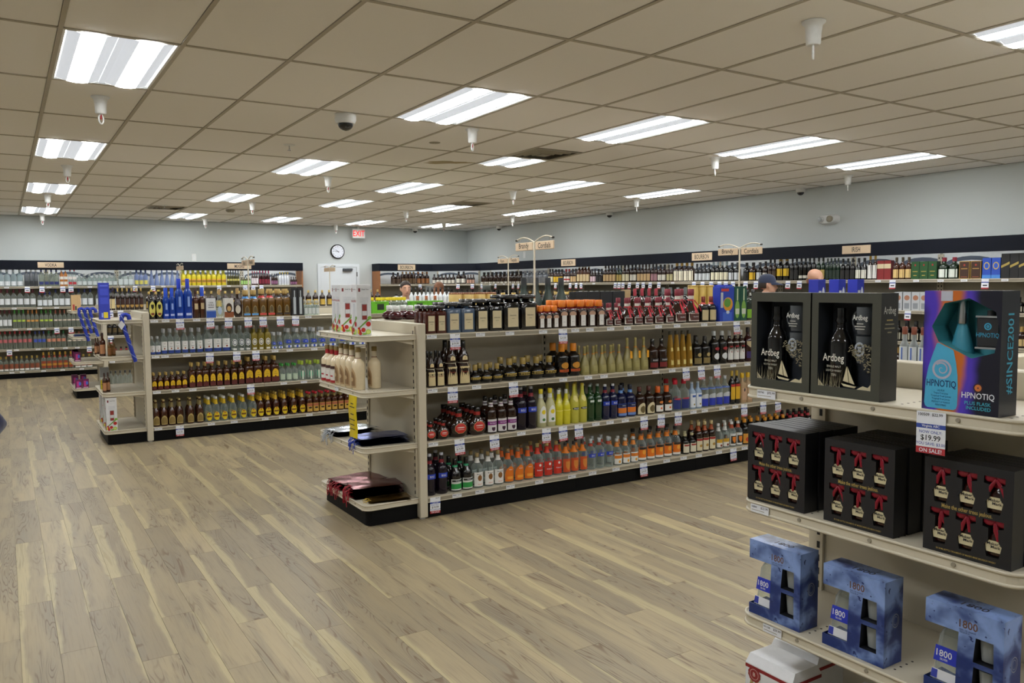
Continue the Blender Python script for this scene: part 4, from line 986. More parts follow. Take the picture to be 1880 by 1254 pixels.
BOXK['bluewhite'] = dict(name='blue_gift_box', desc='blue gift box with white bottle window', face='#2636b4', side='#1f2ca0', patches=[(rect(-.42, -.08, .1, .7), '#dfe3ee'), (ngon(.18, .45, .22, .35, 14), '#d9dff0')])
box_row(MS[0], 'bluewhite', [1499, 1536, 1570], 13, 513, .02, 0, 1.0)
# ---- tequila gondola
gc = '#c2a45a:.3'
P_('cor', 'licor_bottle', 'black bottle, tall yellow oval label', 'tall', 'd_black', (.84, 1, .36, '#c9b23c'), [(.08, .62, .80, '#d9cf6a', 'oval'), (.34, .5, .35, 'd_black', 'shield'), (.14, .22, .4, '#7a3a1c', 'rect')])
P_('blu', 'blue_tequila_bottle', 'cobalt blue tequila bottle', 'tall', 'g_blue', (.70, 1, .62, '#1f4fd0'), [(.10, .16, .6, '#b8c8f0', 'rect'), (.3, .5, .3, '#8aa8e8', 'rect')])
P_('blt', 'blue_tequila_bottle', 'tall cobalt blue tequila bottle', 'tall', 'g_blue', (.76, 1, .46, '#1c3cc0'), [(.08, .14, .6, '#b8c8f0', 'rect'), (.3, .55, .25, '#8aa8e8', 'rect')])
P_('amb', 'reposado_bottle', 'slim amber tequila bottle', 'tall', 'd_amber', (.80, 1, .42, '#3a1c12'), [(.3, .5, .5, '#c9b48a', 'rect')])
P_('amc', 'reposado_bottle', 'slim amber bottle, blue cap', 'tall', 'd_amber', (.72, 1, .62, '#2350c8'), [(.3, .5, .5, '#c9b48a', 'rect')])
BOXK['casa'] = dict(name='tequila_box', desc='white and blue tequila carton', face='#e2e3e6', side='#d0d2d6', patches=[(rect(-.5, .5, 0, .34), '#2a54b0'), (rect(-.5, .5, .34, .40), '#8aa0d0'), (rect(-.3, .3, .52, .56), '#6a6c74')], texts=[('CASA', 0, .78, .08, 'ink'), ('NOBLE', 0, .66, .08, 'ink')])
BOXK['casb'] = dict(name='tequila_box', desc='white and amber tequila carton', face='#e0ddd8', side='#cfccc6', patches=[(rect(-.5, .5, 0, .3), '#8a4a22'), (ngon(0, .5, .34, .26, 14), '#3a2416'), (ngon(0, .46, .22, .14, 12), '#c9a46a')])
P_('crf', 'cork_tequila_bottle', 'clear flask with cork stopper', 'disk', 'g_clear', (.80, 1, .30, '#b2905a'), [(.1, .4, .5, '#b9cce8', 'oval')])
P_('crb', 'anejo_bottle', 'brown flask with cork stopper', 'disk', 'd_brown', (.80, 1, .34, '#b2905a'), [(.12, .42, .55, '#d9d2c2', 'oval')])
def tband(c): return [(.06, .13, .8, c, 'rect'), (.14, .42, .5, '#8a7a52', 'arch'), (.17, .38, .36, '#5a4a2a', 'arch')]
P_('pta', 'premium_tequila_bottle', 'squat amber bottle, blue ribbon', 'square', 'd_gold', (.82, 1, .50, '#b89a5c'), tband('#5a9ad0'), [(.68, .76, '#4a90d0')])
P_('ptb', 'premium_tequila_bottle', 'squat amber bottle, red ribbon', 'square', 'd_gold', (.82, 1, .50, '#b89a5c'), tband('#cf4a42'), [(.68, .76, '#c83a3a')])
P_('ptc', 'premium_tequila_bottle', 'squat amber bottle, black ribbon', 'square', 'd_gold', (.82, 1, .50, '#b89a5c'), tband('#3a2c22'), [(.68, .76, '#2a2422')])
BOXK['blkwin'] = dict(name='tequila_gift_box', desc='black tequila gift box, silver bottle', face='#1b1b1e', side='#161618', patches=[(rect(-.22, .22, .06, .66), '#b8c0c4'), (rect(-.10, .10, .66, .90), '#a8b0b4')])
P_('csm', 'small_tequila_bottle', 'small clear square bottle', 'square', 'g_clear', (.80, 1, .50, '#b9b6a8'), [(.1, .5, .8, '#cfd4d2', 'rect')])
s = TS[0]
row(s, 'cor', [275.5, 289.5], 13, 533); row(s, 'blu', [302.5, 314], 11.5, 529); row(s, 'blt', [327.5, 343.5], 14.5, 512); row(s, 'amb', [357], 11, 530); row(s, 'amc', [368.5], 10.5, 528)
box_row(s, 'casa', [384.5], 17.5, 548, .015, 0, .7); row(s, 'crf', [401.5], 14, 532); box_row(s, 'casb', [418.5], 17, 548, .015, 0, .7); row(s, 'crb', [436], 15.5, 530)
row(s, 'pta', [453, 467.5], 13.2, 532, 1); row(s, 'ptb', [482.5, 497.5], 13.2, 531, 1); row(s, 'ptc', [512, 525.5], 12.5, 531, 1); box_row(s, 'blkwin', [540, 551], 10.5, 528, .015, 0, 1); span(s, 'csm', 558, 586, 4, 552, 1)
wb = [(.04, .16, .86, '#27408e', 'rect'), (.16, .50, .86, '#e6e6e4', 'rect', [('Jose', .75, .03, I), ('Cuervo', .45, .035, I)]), (.19, .26, .2, '#9a4a2a', 'oval')]
P_('cue_s', 'silver_tequila_bottle', 'small clear bottle, white-navy label', 'round', 'g_clear', (.86, 1, .40, '#c9ccd0:.3'), wb)
P_('cue', 'silver_tequila_bottle', 'clear bottle, white-navy label', 'round', 'g_clear', (.84, 1, .42, '#b9bcc2:.3'), wb)
P_('cue_l', 'silver_tequila_bottle', 'large clear bottle, white-navy label', 'round', 'g_clear', (.84, 1, .42, '#b9bcc2:.3'), wb)
cl = [(.20, .48, .70, '#dadcda', 'oval'), (.235, .445, .56, '#3c4660', 'oval'), (.265, .415, .44, '#d2d6d8', 'oval'), (.04, .11, .5, '#e2e2de', 'rect')]
P_('mil', 'round_seal_tequila_bottle', 'clear tequila bottle, round seal', 'square', 'g_clear', (.84, 1, .40, '#9a9ea4:.3'), cl)
P_('mig', 'round_seal_tequila_bottle', 'golden tequila bottle, round seal', 'square', '#8a7a30:.12', (.84, 1, .40, '#8a8478:.3'), [(.20, .48, .70, '#e2dfd0', 'oval'), (.235, .445, .56, '#4a4a38', 'oval'), (.265, .415, .44, '#d9d6c6', 'oval'), (.04, .11, .5, '#e2e0d2', 'rect')])
bq = [(.26, .44, .62, '#2d4cc0', 'arch', [('1800', .45, .04, 'paper')]), (.05, .17, .7, '#d9dde6', 'rect'), (.05, .17, .22, '#2d4cc0', 'rect')]
P_('e18_s', 'trapezoid_tequila_bottle', 'small clear bottle, blue label', 'cone', 'g_clear', (.80, 1, .52, '#c2c6cc:.3'), bq)
P_('e18', 'trapezoid_tequila_bottle', 'clear tapered bottle, blue label', 'slope', 'g_clear', (.80, 1, .50, '#c2c6cc:.3'), bq)
s = TS[1]
row(s, 'cue_s', [279, 289], 9.5, 617, 1); row(s, 'cue', [302, 314, 326, 340, 353.5, 367], 12, 603, 1); row(s, 'cue_l', [382.5, 399, 415], 15.5, 597, 1); row(s, 'mil', [430.6, 443, 455], 11.6, 598, 1); row(s, 'mig', [467, 479, 491.6], 11.6, 597, 1)
row(s, 'e18_s', [503, 514.5], 10, 610, 1); row(s, 'e18', [529, 544.5, 560, 575, 591], 13.5, 602, 1); row(s, 'e18', [609, 627, 645, 663], 14.5, 598)
yg = [(.04, .20, .86, '#5c1f1c', 'rect'), (.22, .52, .72, '#e2b81e', 'arch', [('Jose', .62, .03, I), ('Cuervo', .38, .035, I)]), (.21, .27, .18, '#6a2a22', 'oval')]
P_('gld_s', 'gold_tequila_bottle', 'small amber bottle, yellow arched label', 'round', 'd_amber', (.84, 1, .40, gc), yg)
P_('gld', 'gold_tequila_bottle', 'amber bottle, yellow arched label', 'square', 'd_amber', (.84, 1, .40, gc), yg)
P_('gld_l', 'gold_tequila_bottle', 'large amber bottle, yellow arched label', 'square', 'd_amber', (.84, 1, .40, gc), yg)
P_('cgr', 'green_cap_tequila_bottle', 'clear bottle, green cap', 'round', 'g_clear', (.86, 1, .44, '#3a9a3c'), [(.1, .42, .7, '#b9cab4', 'rect')])
P_('cgt', 'green_cap_tequila_bottle', 'tall clear bottle, lime cap', 'tall', 'g_clear', (.80, 1, .42, '#a8c03a'), [(.12, .5, .45, '#4aa07c', 'oval'), (.06, .5, .2, '#d2dccc', 'rect')])
s = TS[2]
row(s, 'gld_s', [277.5, 290, 303.5, 317, 328, 339], 11, 682, 1); row(s, 'gld', [353, 366, 378, 390.5, 403, 416.5, 430, 443], 12.6, 663, 1); row(s, 'gld_l', [457, 473.7, 489.4, 505.7], 15.5, 653, 1); row(s, 'cgr', [518, 529.5, 541], 10.8, 667, 1); row(s, 'cgt', [554.5, 569.5, 584, 599], 13, 661, 1); row(s, 'cgr', [614, 628], 12, 664, 1)
P_('brn', 'aged_tequila_bottle', 'brown bottle, beige arched label', 'slope', 'd_amber', (.90, 1, .34, '#c2ad72'), [(.06, .40, .80, '#b9a468', 'arch'), (.09, .34, .66, '#8a7440', 'arch')], [(.70, .88, '#8a7a48')])
P_('ylc', 'yellow_label_tequila_bottle', 'clear bottle, yellow oval label', 'slope', 'g_clear', (.90, 1, .36, '#e2e2de'), [(.06, .38, .72, '#e0c41e', 'oct'), (.18, .25, .6, '#8a5a1c', 'rect', [('Montezuma', .5, .03, I)]), (.31, .37, .2, '#b8402a', 'oval')], [(.70, .88, '#e0bc22')])
P_('yla', 'yellow_label_tequila_bottle', 'amber bottle, yellow oval label', 'slope', 'd_amber', (.90, 1, .36, '#a58a3c'), [(.06, .38, .72, '#e0c41e', 'oct'), (.18, .25, .6, '#8a5a1c', 'rect', [('Montezuma', .5, .03, I)]), (.31, .37, .2, '#b8402a', 'oval')], [(.70, .88, '#dcb022')])
P_('rct', 'red_cap_tequila_bottle', 'dark bottle, red cap, orange label', 'round', 'd_amber', (.90, 1, .48, '#c2182c'), [(.06, .46, .86, '#c9a24a', 'rect'), (.32, .44, .8, '#b2664a', 'rect'), (.2, .28, .5, '#2a1a12', 'oval')], [(.74, .86, '#8a7a42')])
s = TS[3]
row(s, 'brn', [282, 296.5, 312, 329.5, 350, 367.5], 14.5, 731, 1); row(s, 'ylc', [383.7, 397.5, 412, 428.5, 447, 465], 14.8, 726, 2); row(s, 'yla', [478.5, 492, 506.5, 522, 539, 554.5], 13.8, 718, 2); row(s, 'rct', [568, 579.6, 591, 602.6, 614, 625.5, 637, 648], 11, 715, 1)
# tequila top shelf, farther along, seen over the eggnog display and cordials
P_('ctl', 'clear_tequila_bottle', 'tall clear bottle beside white cartons', 'square', 'g_clear', (.88, 1, .5, '#e2cf2a'), [(.1, .5, .7, '#d2dad4', 'rect')])
P_('yct', 'yellow_cap_tequila_bottle', 'clear bottle with yellow cap', 'square', 'g_tea', (.80, 1, .66, '#ecd41c'), [(.1, .5, .7, '#d2dad4', 'rect')])
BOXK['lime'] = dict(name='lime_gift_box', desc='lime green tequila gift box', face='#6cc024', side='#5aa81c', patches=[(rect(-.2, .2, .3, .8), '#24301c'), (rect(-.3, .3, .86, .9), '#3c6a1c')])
P_('cork', 'cork_stopper_bottle', 'round clear bottle, wooden stopper', 'decanter', 'g_clear', (.72, 1, .34, '#b2643c'), [(.15, .42, .55, '#c9d6d4', 'oval')])
P_('tin', 'tan_gift_tin', 'tan cylindrical gift tin', 'cyl', '#d9b970:.4', (.90, 1, 1.03, '#8a5640'), [(.2, .6, .5, '#e2c988', 'rect')], cat='gift tin')
P_('tqd', 'dark_tequila_bottle', 'dark bottle with gold label', 'round', 'd_brown', (.84, 1, .36, gc), [(.1, .45, .8, '#c9a84a', 'rect')])
s = TS[0]
row(s, 'ctl', [668], 15, 533); span(s, 'yct', 682, 746, 6, 546, 1, back=.12); box_row(s, 'lime', [712, 748, 784], 30, 553, .02, 0, .6); row(s, 'cork', [767, 783, 799], 13.5, 543, 0, back=.24)
row(s, 'tin', [836, 858, 880, 900], 19, 537); span(s, 'tqd', 914, 1380, 24, 535, 0)
# rum side: white bottles with dark caps
P_('wht', 'white_rum_bottle', 'white bottle with black cap', 'round', 'd_white', (.80, 1, .40, 'd_black'), [(.1, .5, .8, '#e9ecef', 'rect')])
span(TR, 'wht', 752, 828, 10, 528)
# ---- far gondola
P_('drk', 'dark_rum_bottle', 'dark brown bottle, gold slash', 'round', 'd_brown', (.84, 1, .36, gc), [(.1, .5, .8, '#3a1c12', 'rect'), (.12, .24, .7, '#b9924a', 'shield')])
P_('drw', 'spiced_rum_bottle', 'dark bottle, cream label', 'round', 'd_brown', (.84, 1, .38, '#2a1a4a'), [(.08, .5, .86, '#dcc792', 'rect')])
P_('drs', 'small_rum_bottle', 'small black rum bottle', 'round', 'd_black', (.84, 1, .4, 'd_black'), [(.2, .5, .7, '#5a4a2a', 'rect')])
P_('clw', 'white_base_rum_bottle', 'clear bottle, white base label', 'tall', 'g_clear', (.84, 1, .4, '#3a3c42'), [(.03, .16, .86, '#e2e4e8', 'rect')])
span(FS[0], 'drw', 197, 212, 2, 528); span(FS[0], 'drk', 213, 264, 6, 529); span(FS[1], 'drs', 193, 232, 4, 588); span(FS[2], 'rcp', 196, 236, 4, 636); span(FS[3], 'clw', 196, 240, 5, 680)
span(FS[0], 'tqd', 268, 700, 34, 534, 0)
# ================================================================ wall bottles (small in the picture: one mesh each)
def simple(key, name, desc, shape, glass, cap, lab=None, lab2=None, sleeve=None):
    ls = []
    if lab: ls.append((lab[1] if len(lab) > 1 else .08, lab[2] if len(lab) > 2 else .48, .86, lab[0], 'rect'))
    if lab2: ls.append((lab2[1], lab2[2], .86, lab2[0], 'rect'))
    P_(key, name, desc, shape, glass, (cap[1] if len(cap) > 1 else .84, 1, cap[2] if len(cap) > 2 else .42, cap[0]), ls, [(sleeve[1], sleeve[2], sleeve[0])] if sleeve else ())
v = simple
v('v1', 'vodka_bottle', 'gray-white vodka bottle', 'round', 'g_frost', ('#b9bfc4',), ('#e0e4e8', .06, .3))
v('v2', 'silver_vodka_bottle', 'dark silver vodka bottle', 'round', 'd_gray', ('#c9ccd2', .8, .44), ('#2a2c30', .02, .3))
v('v3', 'vodka_bottle', 'clear vodka bottle, navy band', 'square', 'g_tea', ('#2a3566', .80), ('#28306a', .1, .26))
v('v4', 'flavored_vodka_bottle', 'orange vodka bottle, white labels', 'tall', '#b8763c:.15', ('#dcdcd8',), ('#e6e2da', .1, .26), ('#e6e2da', .38, .54))
v('v5', 'flavored_vodka_bottle', 'clear vodka bottle, red band', 'tall', 'g_clear', ('#b23a46',), ('#b8323e', .1, .24), ('#e6dcd6', .38, .54))
v('v6', 'small_vodka_bottle', 'small clear vodka bottle', 'round', 'g_clear', ('#c2c8ca',), ('#cfd6d8', .1, .4))
v('v7', 'gin_bottle', 'broad clear gin bottle', 'square', 'g_clear', ('#aab0b4',), ('#cfd8da', .1, .46))
v('v8', 'citrus_vodka_bottle', 'clear bottle, yellow picture', 'tall', 'g_frostblue', ('#2c4488',), ('#d2c860', .1, .36))
v('v9', 'frosted_vodka_bottle', 'frosted blue conical bottle', 'cone', 'g_frostblue', ('#c9d2ea', .9, .3))
v('m1', 'mixer_bottle', 'yellow margarita mixer bottle', 'round', 'd_yellow', ('#cfd24a',), ('#e0a048', .18, .4), ('#7a5a2a', .24, .32))
v('m2', 'olive_mixer_bottle', 'dark olive mixer bottle', 'round', 'd_olive', ('#1c1c1a',), ('#c9c06a', .3, .44))
v('m3', 'green_mixer_bottle', 'small green mixer bottle', 'round', 'd_olive', ('#e2e4da',), ('#a8d07a', .1, .5))
v('m4', 'bitters_bottle', 'small bottle, pink and white label', 'round', 'd_red', ('#c23a5a',), ('#e6dce0', .1, .5))
v('m5', 'grenadine_bottle', 'dark red bottle, pink cap', 'tall', 'd_red', ('#d8407a', .8, .5), ('#7a1c30', .1, .4))
v('m6', 'juice_bottle', 'small dark mixer bottle', 'round', 'd_brown', ('#2a2222',), ('#8a5a7a', .1, .4))
v('m7', 'tonic_bottle', 'white mixer bottle, yellow cap', 'round', 'd_white', ('#e2c83a',), ('#c9ccd6', .1, .4))
v('w1', 'vodka_bottle', 'clear bottle, white label, maroon cap', 'round', 'g_clear', ('#6a2430', .8), ('#e4e6e8', .16, .48))
v('w2', 'vodka_bottle', 'clear bottle, white label, navy cap', 'round', 'g_clear', ('#28306a', .8), ('#e2e6ea', .1, .46))
v('w3', 'flavored_vodka_bottle', 'clear bottle, lime band', 'tall', 'g_tea', ('#4a9a3c', .8), ('#b8d04a', .36, .46))
v('w4', 'flavored_vodka_bottle', 'clear bottle, tangerine band', 'tall', 'g_tea', ('#c9823a', .8), ('#e0a24a', .36, .46))
v('w5', 'flavored_vodka_bottle', 'clear bottle, peach band', 'tall', 'g_tea', ('#a5604a', .8), ('#e2d2c2', .38, .46))
v('w6', 'value_vodka_bottle', 'clear bottle, red label and cap', 'tall', 'g_tea', ('#b22a34',), ('#c2666a', .36, .54))
v('w7', 'value_vodka_bottle', 'clear bottle, blue label and cap', 'tall', 'g_tea', ('#2a3a8a',), ('#3c54b8', .36, .54))
v('w8', 'value_vodka_bottle', 'clear bottle, coral label, green cap', 'tall', 'g_tea', ('#2f7a4a',), ('#d08a70', .36, .54))
v('w9', 'value_vodka_bottle', 'clear jug, orange label', 'round', 'g_tea', ('#c2a24a',), ('#8c4a30', .16, .5), ('#dfdfda', .06, .18))
v('wa', 'value_vodka_bottle', 'large jug, red-gold label', 'round', 'g_tea', ('#d0a23a',), ('#963c22', .10, .5), ('#c08c30', .24, .36), ('#b2462a', .70, .82))
s = VS[0]
span(s, 'v1', -4, 43, 4, 494); span(s, 'v2', 45, 71, 3, 492); span(s, 'v3', 72, 109, 4, 493); span(s, 'v4', 110, 125, 2, 493); span(s, 'v5', 126, 141, 2, 493); span(s, 'v6', 142, 216, 8, 503, 1); span(s, 'v7', 217, 245, 3, 498); span(s, 'v8', 247, 272, 3, 496); span(s, 'v9', 274, 331, 6, 490)
span(s, 'm1', 333, 416, 9, 495, 1); span(s, 'm2', 417, 440, 5, 497); span(s, 'm3', 442, 460, 4, 506); span(s, 'm4', 462, 474, 3, 498); span(s, 'm5', 475, 496, 4, 496); span(s, 'm6', 498, 510, 3, 502); span(s, 'm7', 512, 531, 4, 500); span(s, 'm6', 533, 545, 3, 508)
s = VS[1]
span(s, 'w1', -3, 67, 6, 531); span(s, 'w2', 69, 97, 3, 535); span(s, 'w2', 98, 172, 7, 530); span(s, 'w2', 176, 264, 8, 531)
s = VS[2]
span(s, 'w1', -3, 23, 3, 569); span(s, 'w3', 24, 48, 3, 569); span(s, 'w4', 49, 72, 3, 569); span(s, 'w3', 73, 98, 3, 569); span(s, 'w5', 99, 172, 9, 569)
s = VS[3]
span(s, 'w6', -3, 60, 7, 607); span(s, 'w7', 62, 85, 3, 608); span(s, 'w8', 86, 122, 4, 607); span(s, 'w5', 124, 168, 5, 609)
s = VS[4]
span(s, 'w9', -2, 74, 8, 654); span(s, 'wa', 76, 136, 6, 646); span(s, 'w9', 138, 170, 3, 650)
# bourbon, Irish and scotch along the right wall
def bb(key, desc, lab, cap, glass='d_brown', shape='round', lz=(.08, .46), lab2=None): simple(key, 'whiskey_bottle', desc, shape, glass, (cap, .82, .42), (lab,)+lz if lab else None, lab2)
bb('b0', 'dark bourbon bottle, dark label', '#4a3a2c', '#1c1816'); bb('b1', 'dark bourbon bottle, tan stopper', '#5a4630', '#b08a52', shape='squat'); bb('b2', 'copper brown bourbon bottle', '#8a5a34', '#a06a3c')
bb('b3', 'dark bourbon bottle, white label', '#dcd8cc', '#1a1716', lz=(.1, .42)); bb('b4', 'dark bourbon bottle, small white tag', '#cfcabc', '#241f1d', lz=(.04, .16)); bb('b5', 'pinkish tan bourbon bottle', '#c29a86', '#5a3a32')
bb('b6', 'gray smoky whiskey bottle', '#6a6a6c', '#9a9a9c', 'd_gray'); bb('b7', 'dark bottle, yellow label', '#e0b62a', '#1c1a18'); bb('b8', 'dark bottle, cream label', '#e0d7b6', '#1f1b19'); bb('b9', 'dark bottle, red and white label', '#e6e0da', '#a82c30', lab2=('#b8322e', .2, .3))
bb('ba', 'tan label whiskey bottle', '#c9a97a', '#3a2a20'); bb('bb', 'amber whiskey bottle, tall ivory cap', '#d9c296', '#e0d9c4', 'd_amber', 'tall'); bb('bc', 'whiskey bottle, pink and white label', '#e2c6d0', '#2a2022'); bb('bd', 'black whiskey bottle', '#22201f', '#141312', 'd_black')
bb('be', 'dark green bottle, gold label', '#b79c54', '#2a2a22', 'd_green'); bb('bf', 'whiskey bottle, mauve label', '#a87c86', '#2a2124'); bb('bg', 'whiskey bottle, olive label', '#b8b083', '#3a3428'); bb('bh', 'large bottle, broad cream label', '#e6dec6', '#c9a04a', lz=(.06, .56))
bb('bi', 'dark bottle, gray-white label', '#c9ccd0', '#4a4a4e', 'd_black'); bb('bj', 'dark bottle, cream label, pale cap', '#e4dcc0', '#b9ccd4', 'd_black'); bb('bk', 'black bottle, yellow diamond label', '#e2b81e', '#b08a3a', 'd_black', lz=(.2, .5)); bb('bl', 'dark Irish bottle, white stripe'.lower(), '#d6d2c4', '#2b2b2b', 'd_black', 'tall', (.1, .22))
bb('bm', 'dark green slim bottle', '#24332a', '#2f3a30', 'd_green', 'tall'); bb('bn', 'dark bottle, white shield label', '#e4e0d2', '#1d1b1a', 'd_black', 'slope'); bb('bo', 'bottle with white label, gold cap', '#e9e7e0', '#c29a3c', 'd_brown', 'round', (.06, .6)); bb('bp', 'amber bottle, beige label', '#dcbc7c', '#5a4a34', 'd_amber'); bb('bq', 'green bottle, red cap, white label', '#e2e6dc', '#b2344a', 'd_green')
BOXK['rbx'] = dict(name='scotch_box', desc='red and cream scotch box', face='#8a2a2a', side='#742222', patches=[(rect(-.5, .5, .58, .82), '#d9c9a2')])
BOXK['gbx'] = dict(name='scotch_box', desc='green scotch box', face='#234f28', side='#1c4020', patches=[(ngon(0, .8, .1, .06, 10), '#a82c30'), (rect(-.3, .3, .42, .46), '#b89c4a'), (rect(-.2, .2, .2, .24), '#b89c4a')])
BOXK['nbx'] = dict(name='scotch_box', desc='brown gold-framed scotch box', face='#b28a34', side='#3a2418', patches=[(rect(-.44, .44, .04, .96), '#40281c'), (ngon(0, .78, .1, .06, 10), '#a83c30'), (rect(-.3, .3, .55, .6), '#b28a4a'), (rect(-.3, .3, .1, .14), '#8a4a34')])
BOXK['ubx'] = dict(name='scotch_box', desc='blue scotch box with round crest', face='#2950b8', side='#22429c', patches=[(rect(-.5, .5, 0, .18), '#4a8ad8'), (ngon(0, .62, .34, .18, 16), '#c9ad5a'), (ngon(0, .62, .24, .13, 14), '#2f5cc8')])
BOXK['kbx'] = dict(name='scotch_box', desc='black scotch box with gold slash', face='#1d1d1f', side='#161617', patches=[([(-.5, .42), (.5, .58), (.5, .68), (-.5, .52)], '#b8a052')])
s = BS[0]; span(s, 'b0', 718, 735, 2, 500); span(s, 'b1', 736, 763, 4, 499); span(s, 'b2', 764, 788, 3, 499)
s = CS[0]; span(s, 'b3', 794, 836, 6, 503); span(s, 'b3', 838, 856, 2, 498); span(s, 'b5', 857, 872, 3, 504)
s = RS[0]
for key, x0, x1, n, top in (('b4', 878, 960, 11, 499), ('b6', 961, 1006, 6, 497), ('b8', 1008, 1017, 2, 494), ('b7', 1018, 1035, 3, 494), ('b9', 1037, 1048, 2, 494), ('ba', 1049, 1060, 2, 493), ('bb', 1061, 1084, 4, 485), ('bc', 1085, 1095, 2, 494), ('bd', 1096, 1108, 2, 494), ('ba', 1109, 1132, 4, 487), ('be', 1133, 1143, 2, 487), ('b8', 1144, 1157, 2, 486), ('b3', 1158, 1170, 2, 484), ('ba', 1171, 1195, 4, 485), ('bf', 1196, 1208, 2, 485), ('b3', 1209, 1224, 2, 485), ('bg', 1225, 1237, 2, 486), ('bh', 1238, 1275, 4, 482), ('bi', 1276, 1305, 4, 484), ('bj', 1306, 1338, 4, 481), ('bi', 1339, 1359, 2, 482),
    ('bd', 1366, 1376, 1, 483), ('b7', 1377, 1389, 1, 482), ('bi', 1390, 1400, 1, 482), ('b3', 1401, 1410, 1, 480), ('b0', 1411, 1426, 2, 476), ('bk', 1427, 1450, 2, 471), ('bd', 1451, 1466, 2, 473), ('bl', 1467, 1498, 4, 472), ('be', 1499, 1515, 2, 472), ('bm', 1516, 1542, 4, 474), ('bd', 1543, 1570, 3, 474), ('bn', 1571, 1592, 2, 474), ('bo', 1593, 1611, 2, 468), ('bp', 1640, 1674, 3, 472), ('bq', 1724, 1761, 2, 472)):
    span(s, key, x0, x1, n, top)
box_row(s, 'rbx', [1619, 1632], 12.5, 478, .05); box_row(s, 'gbx', [1683, 1699, 1715], 15.5, 480, .05); box_row(s, 'nbx', [1774, 1795], 20, 479, .05); box_row(s, 'ubx', [1814, 1831], 16.5, 473, .05); box_row(s, 'kbx', [1848, 1865, 1880], 16, 465, .05)
# second wall shelf: what shows below the top shelf
s = BS[1]; span(s, 'wht', 722, 790, 6, 540)
s = CS[1]; span(s, 'b4', 796, 872, 8, 531)
s = RS[1]
v('c1', 'rye_bottle', 'dark rye bottle, gold cap', 'round', 'd_brown', ('#b2904a', .76), ('#cbb27a', .1, .42)); v('c2', 'rye_bottle', 'dark rye bottle, black cap', 'round', 'd_black', ('#1c1a1a', .76), ('#b8b2a0', .1, .42)); v('c3', 'rye_bottle', 'dark bottle with white cap', 'round', 'd_black', ('#dcdcd6', .8), ('#d9d6cc', .1, .42))
span(s, 'c2', 878, 950, 9, 533); span(s, 'c1', 951, 1060, 12, 534); span(s, 'c3', 1061, 1130, 7, 534); span(s, 'c2', 1132, 1240, 10, 535); span(s, 'c1', 1242, 1370, 11, 536); span(s, 'c3', 1372, 1480, 8, 538); span(s, 'c2', 1600, 1640, 3, 540)
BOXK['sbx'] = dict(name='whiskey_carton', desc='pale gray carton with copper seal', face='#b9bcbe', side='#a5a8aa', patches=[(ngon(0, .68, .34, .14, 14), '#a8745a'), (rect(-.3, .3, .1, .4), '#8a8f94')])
box_row(s, 'sbx', [1652, 1668, 1684, 1699], 15, 536, .06)
span(RS[2], 'c2', 1640, 1706, 4, 590); span(RS[3], 'c1', 1640, 1706, 4, 640)
span(RS[1], 'c2', 1860, 1900, 2, 545); span(RS[2], 'c1', 1850, 1900, 3, 600)
# cartons beside the pint jars on the near gondola's top
NS = Shelf('x', FX0+.075, ZS[0], -math.pi/2, 'near gondola top', 1); NS.lim = (FY0+.02, FY0+.95)
P_('cop', 'copper_cap_bottle', 'clear bottle, white wrap, copper cap', 'tall', 'g_cup', (.86, 1, .56, '#8a4a34'), [(.04, .64, .9, '#e2e6ea', 'rect'), (.4, .62, .16, '#5a78c8', 'rect'), (.08, .22, .4, '#8a9298', 'oval')])
row(NS, 'cop', [1659, 1676, 1693], 15, 601, 0, back=.01)
# ================================================================ price labels on the shelf edges
def small_mesh(code=None, price='$19.99'):
    b = MB().box(-.038, .038, -.0012, 0, -.0135, .0135, 'paper')
    b.text(price, .008, I, lambda u, q: (u+.020, -.0016, q+.006))
    if code: b.text(code, .007, I, lambda u, q: (u-.022, -.0016, q+.006))
    else: b.box(-.034, -.004, -.0015, -.0012, .004, .008, 'ink')
    b.box(-.034, .02, -.0015, -.0012, -.006, -.004, 'beige_dark'); return b.mesh('price_label')
def sale_mesh(code=None):
    b = MB().box(-.041, .041, -.0012, 0, -.034, .0, 'paper').box(-.041, .041, -.0014, -.0002, -.046, -.034, 'blue_ink').box(-.041, .041, -.0012, 0, -.098, -.046, 'paper').box(-.041, .041, -.0014, -.0002, -.116, -.098, 'red_ink')
    if code: b.text(code, .008, I, lambda u, q: (u-.020, -.0016, q-.008))
    b.text('$22.99', .008, I, lambda u, q: (u+.018, -.0016, q-.008)); b.text('Virginia ABC', .007, 'paper', lambda u, q: (u, -.0018, q-.040))
    b.text('NOW ONLY:', .008, 'blue_ink', lambda u, q: (u, -.0016, q-.056)); b.text('$19.99', .015, I, lambda u, q: (u, -.0016, q-.073)); b.text('YOU SAVE: $3.00', .008, 'blue_ink', lambda u, q: (u, -.0016, q-.089)); b.text('ON SALE!', .011, 'paper', lambda u, q: (u, -.0018, q-.107)); return b.mesh('sale_tag')
def tiny(me_w, h, red):
    b = MB().box(-me_w/2, me_w/2, -.0012, 0, -h, 0, 'paper')
    if red: b.box(-me_w/2, me_w/2, -.0016, -.0004, -h*.38, -h*.28, 'blue_ink').box(-me_w/2, me_w/2, -.0016, -.0004, -h, -h*.86, 'red_ink').box(-me_w*.3, me_w*.3, -.0016, -.0004, -h*.7, -h*.58, 'ink')
    else: b.box(-me_w*.4, me_w*.3, -.0016, -.0004, -h*.6, -h*.4, 'beige_dark')
    return b.mesh('price_label' if not red else 'sale_tag')
SM, SL = small_mesh(), sale_mesh(); TSM, TSL = tiny(.076, .027, 0), tiny(.082, .116, 1)
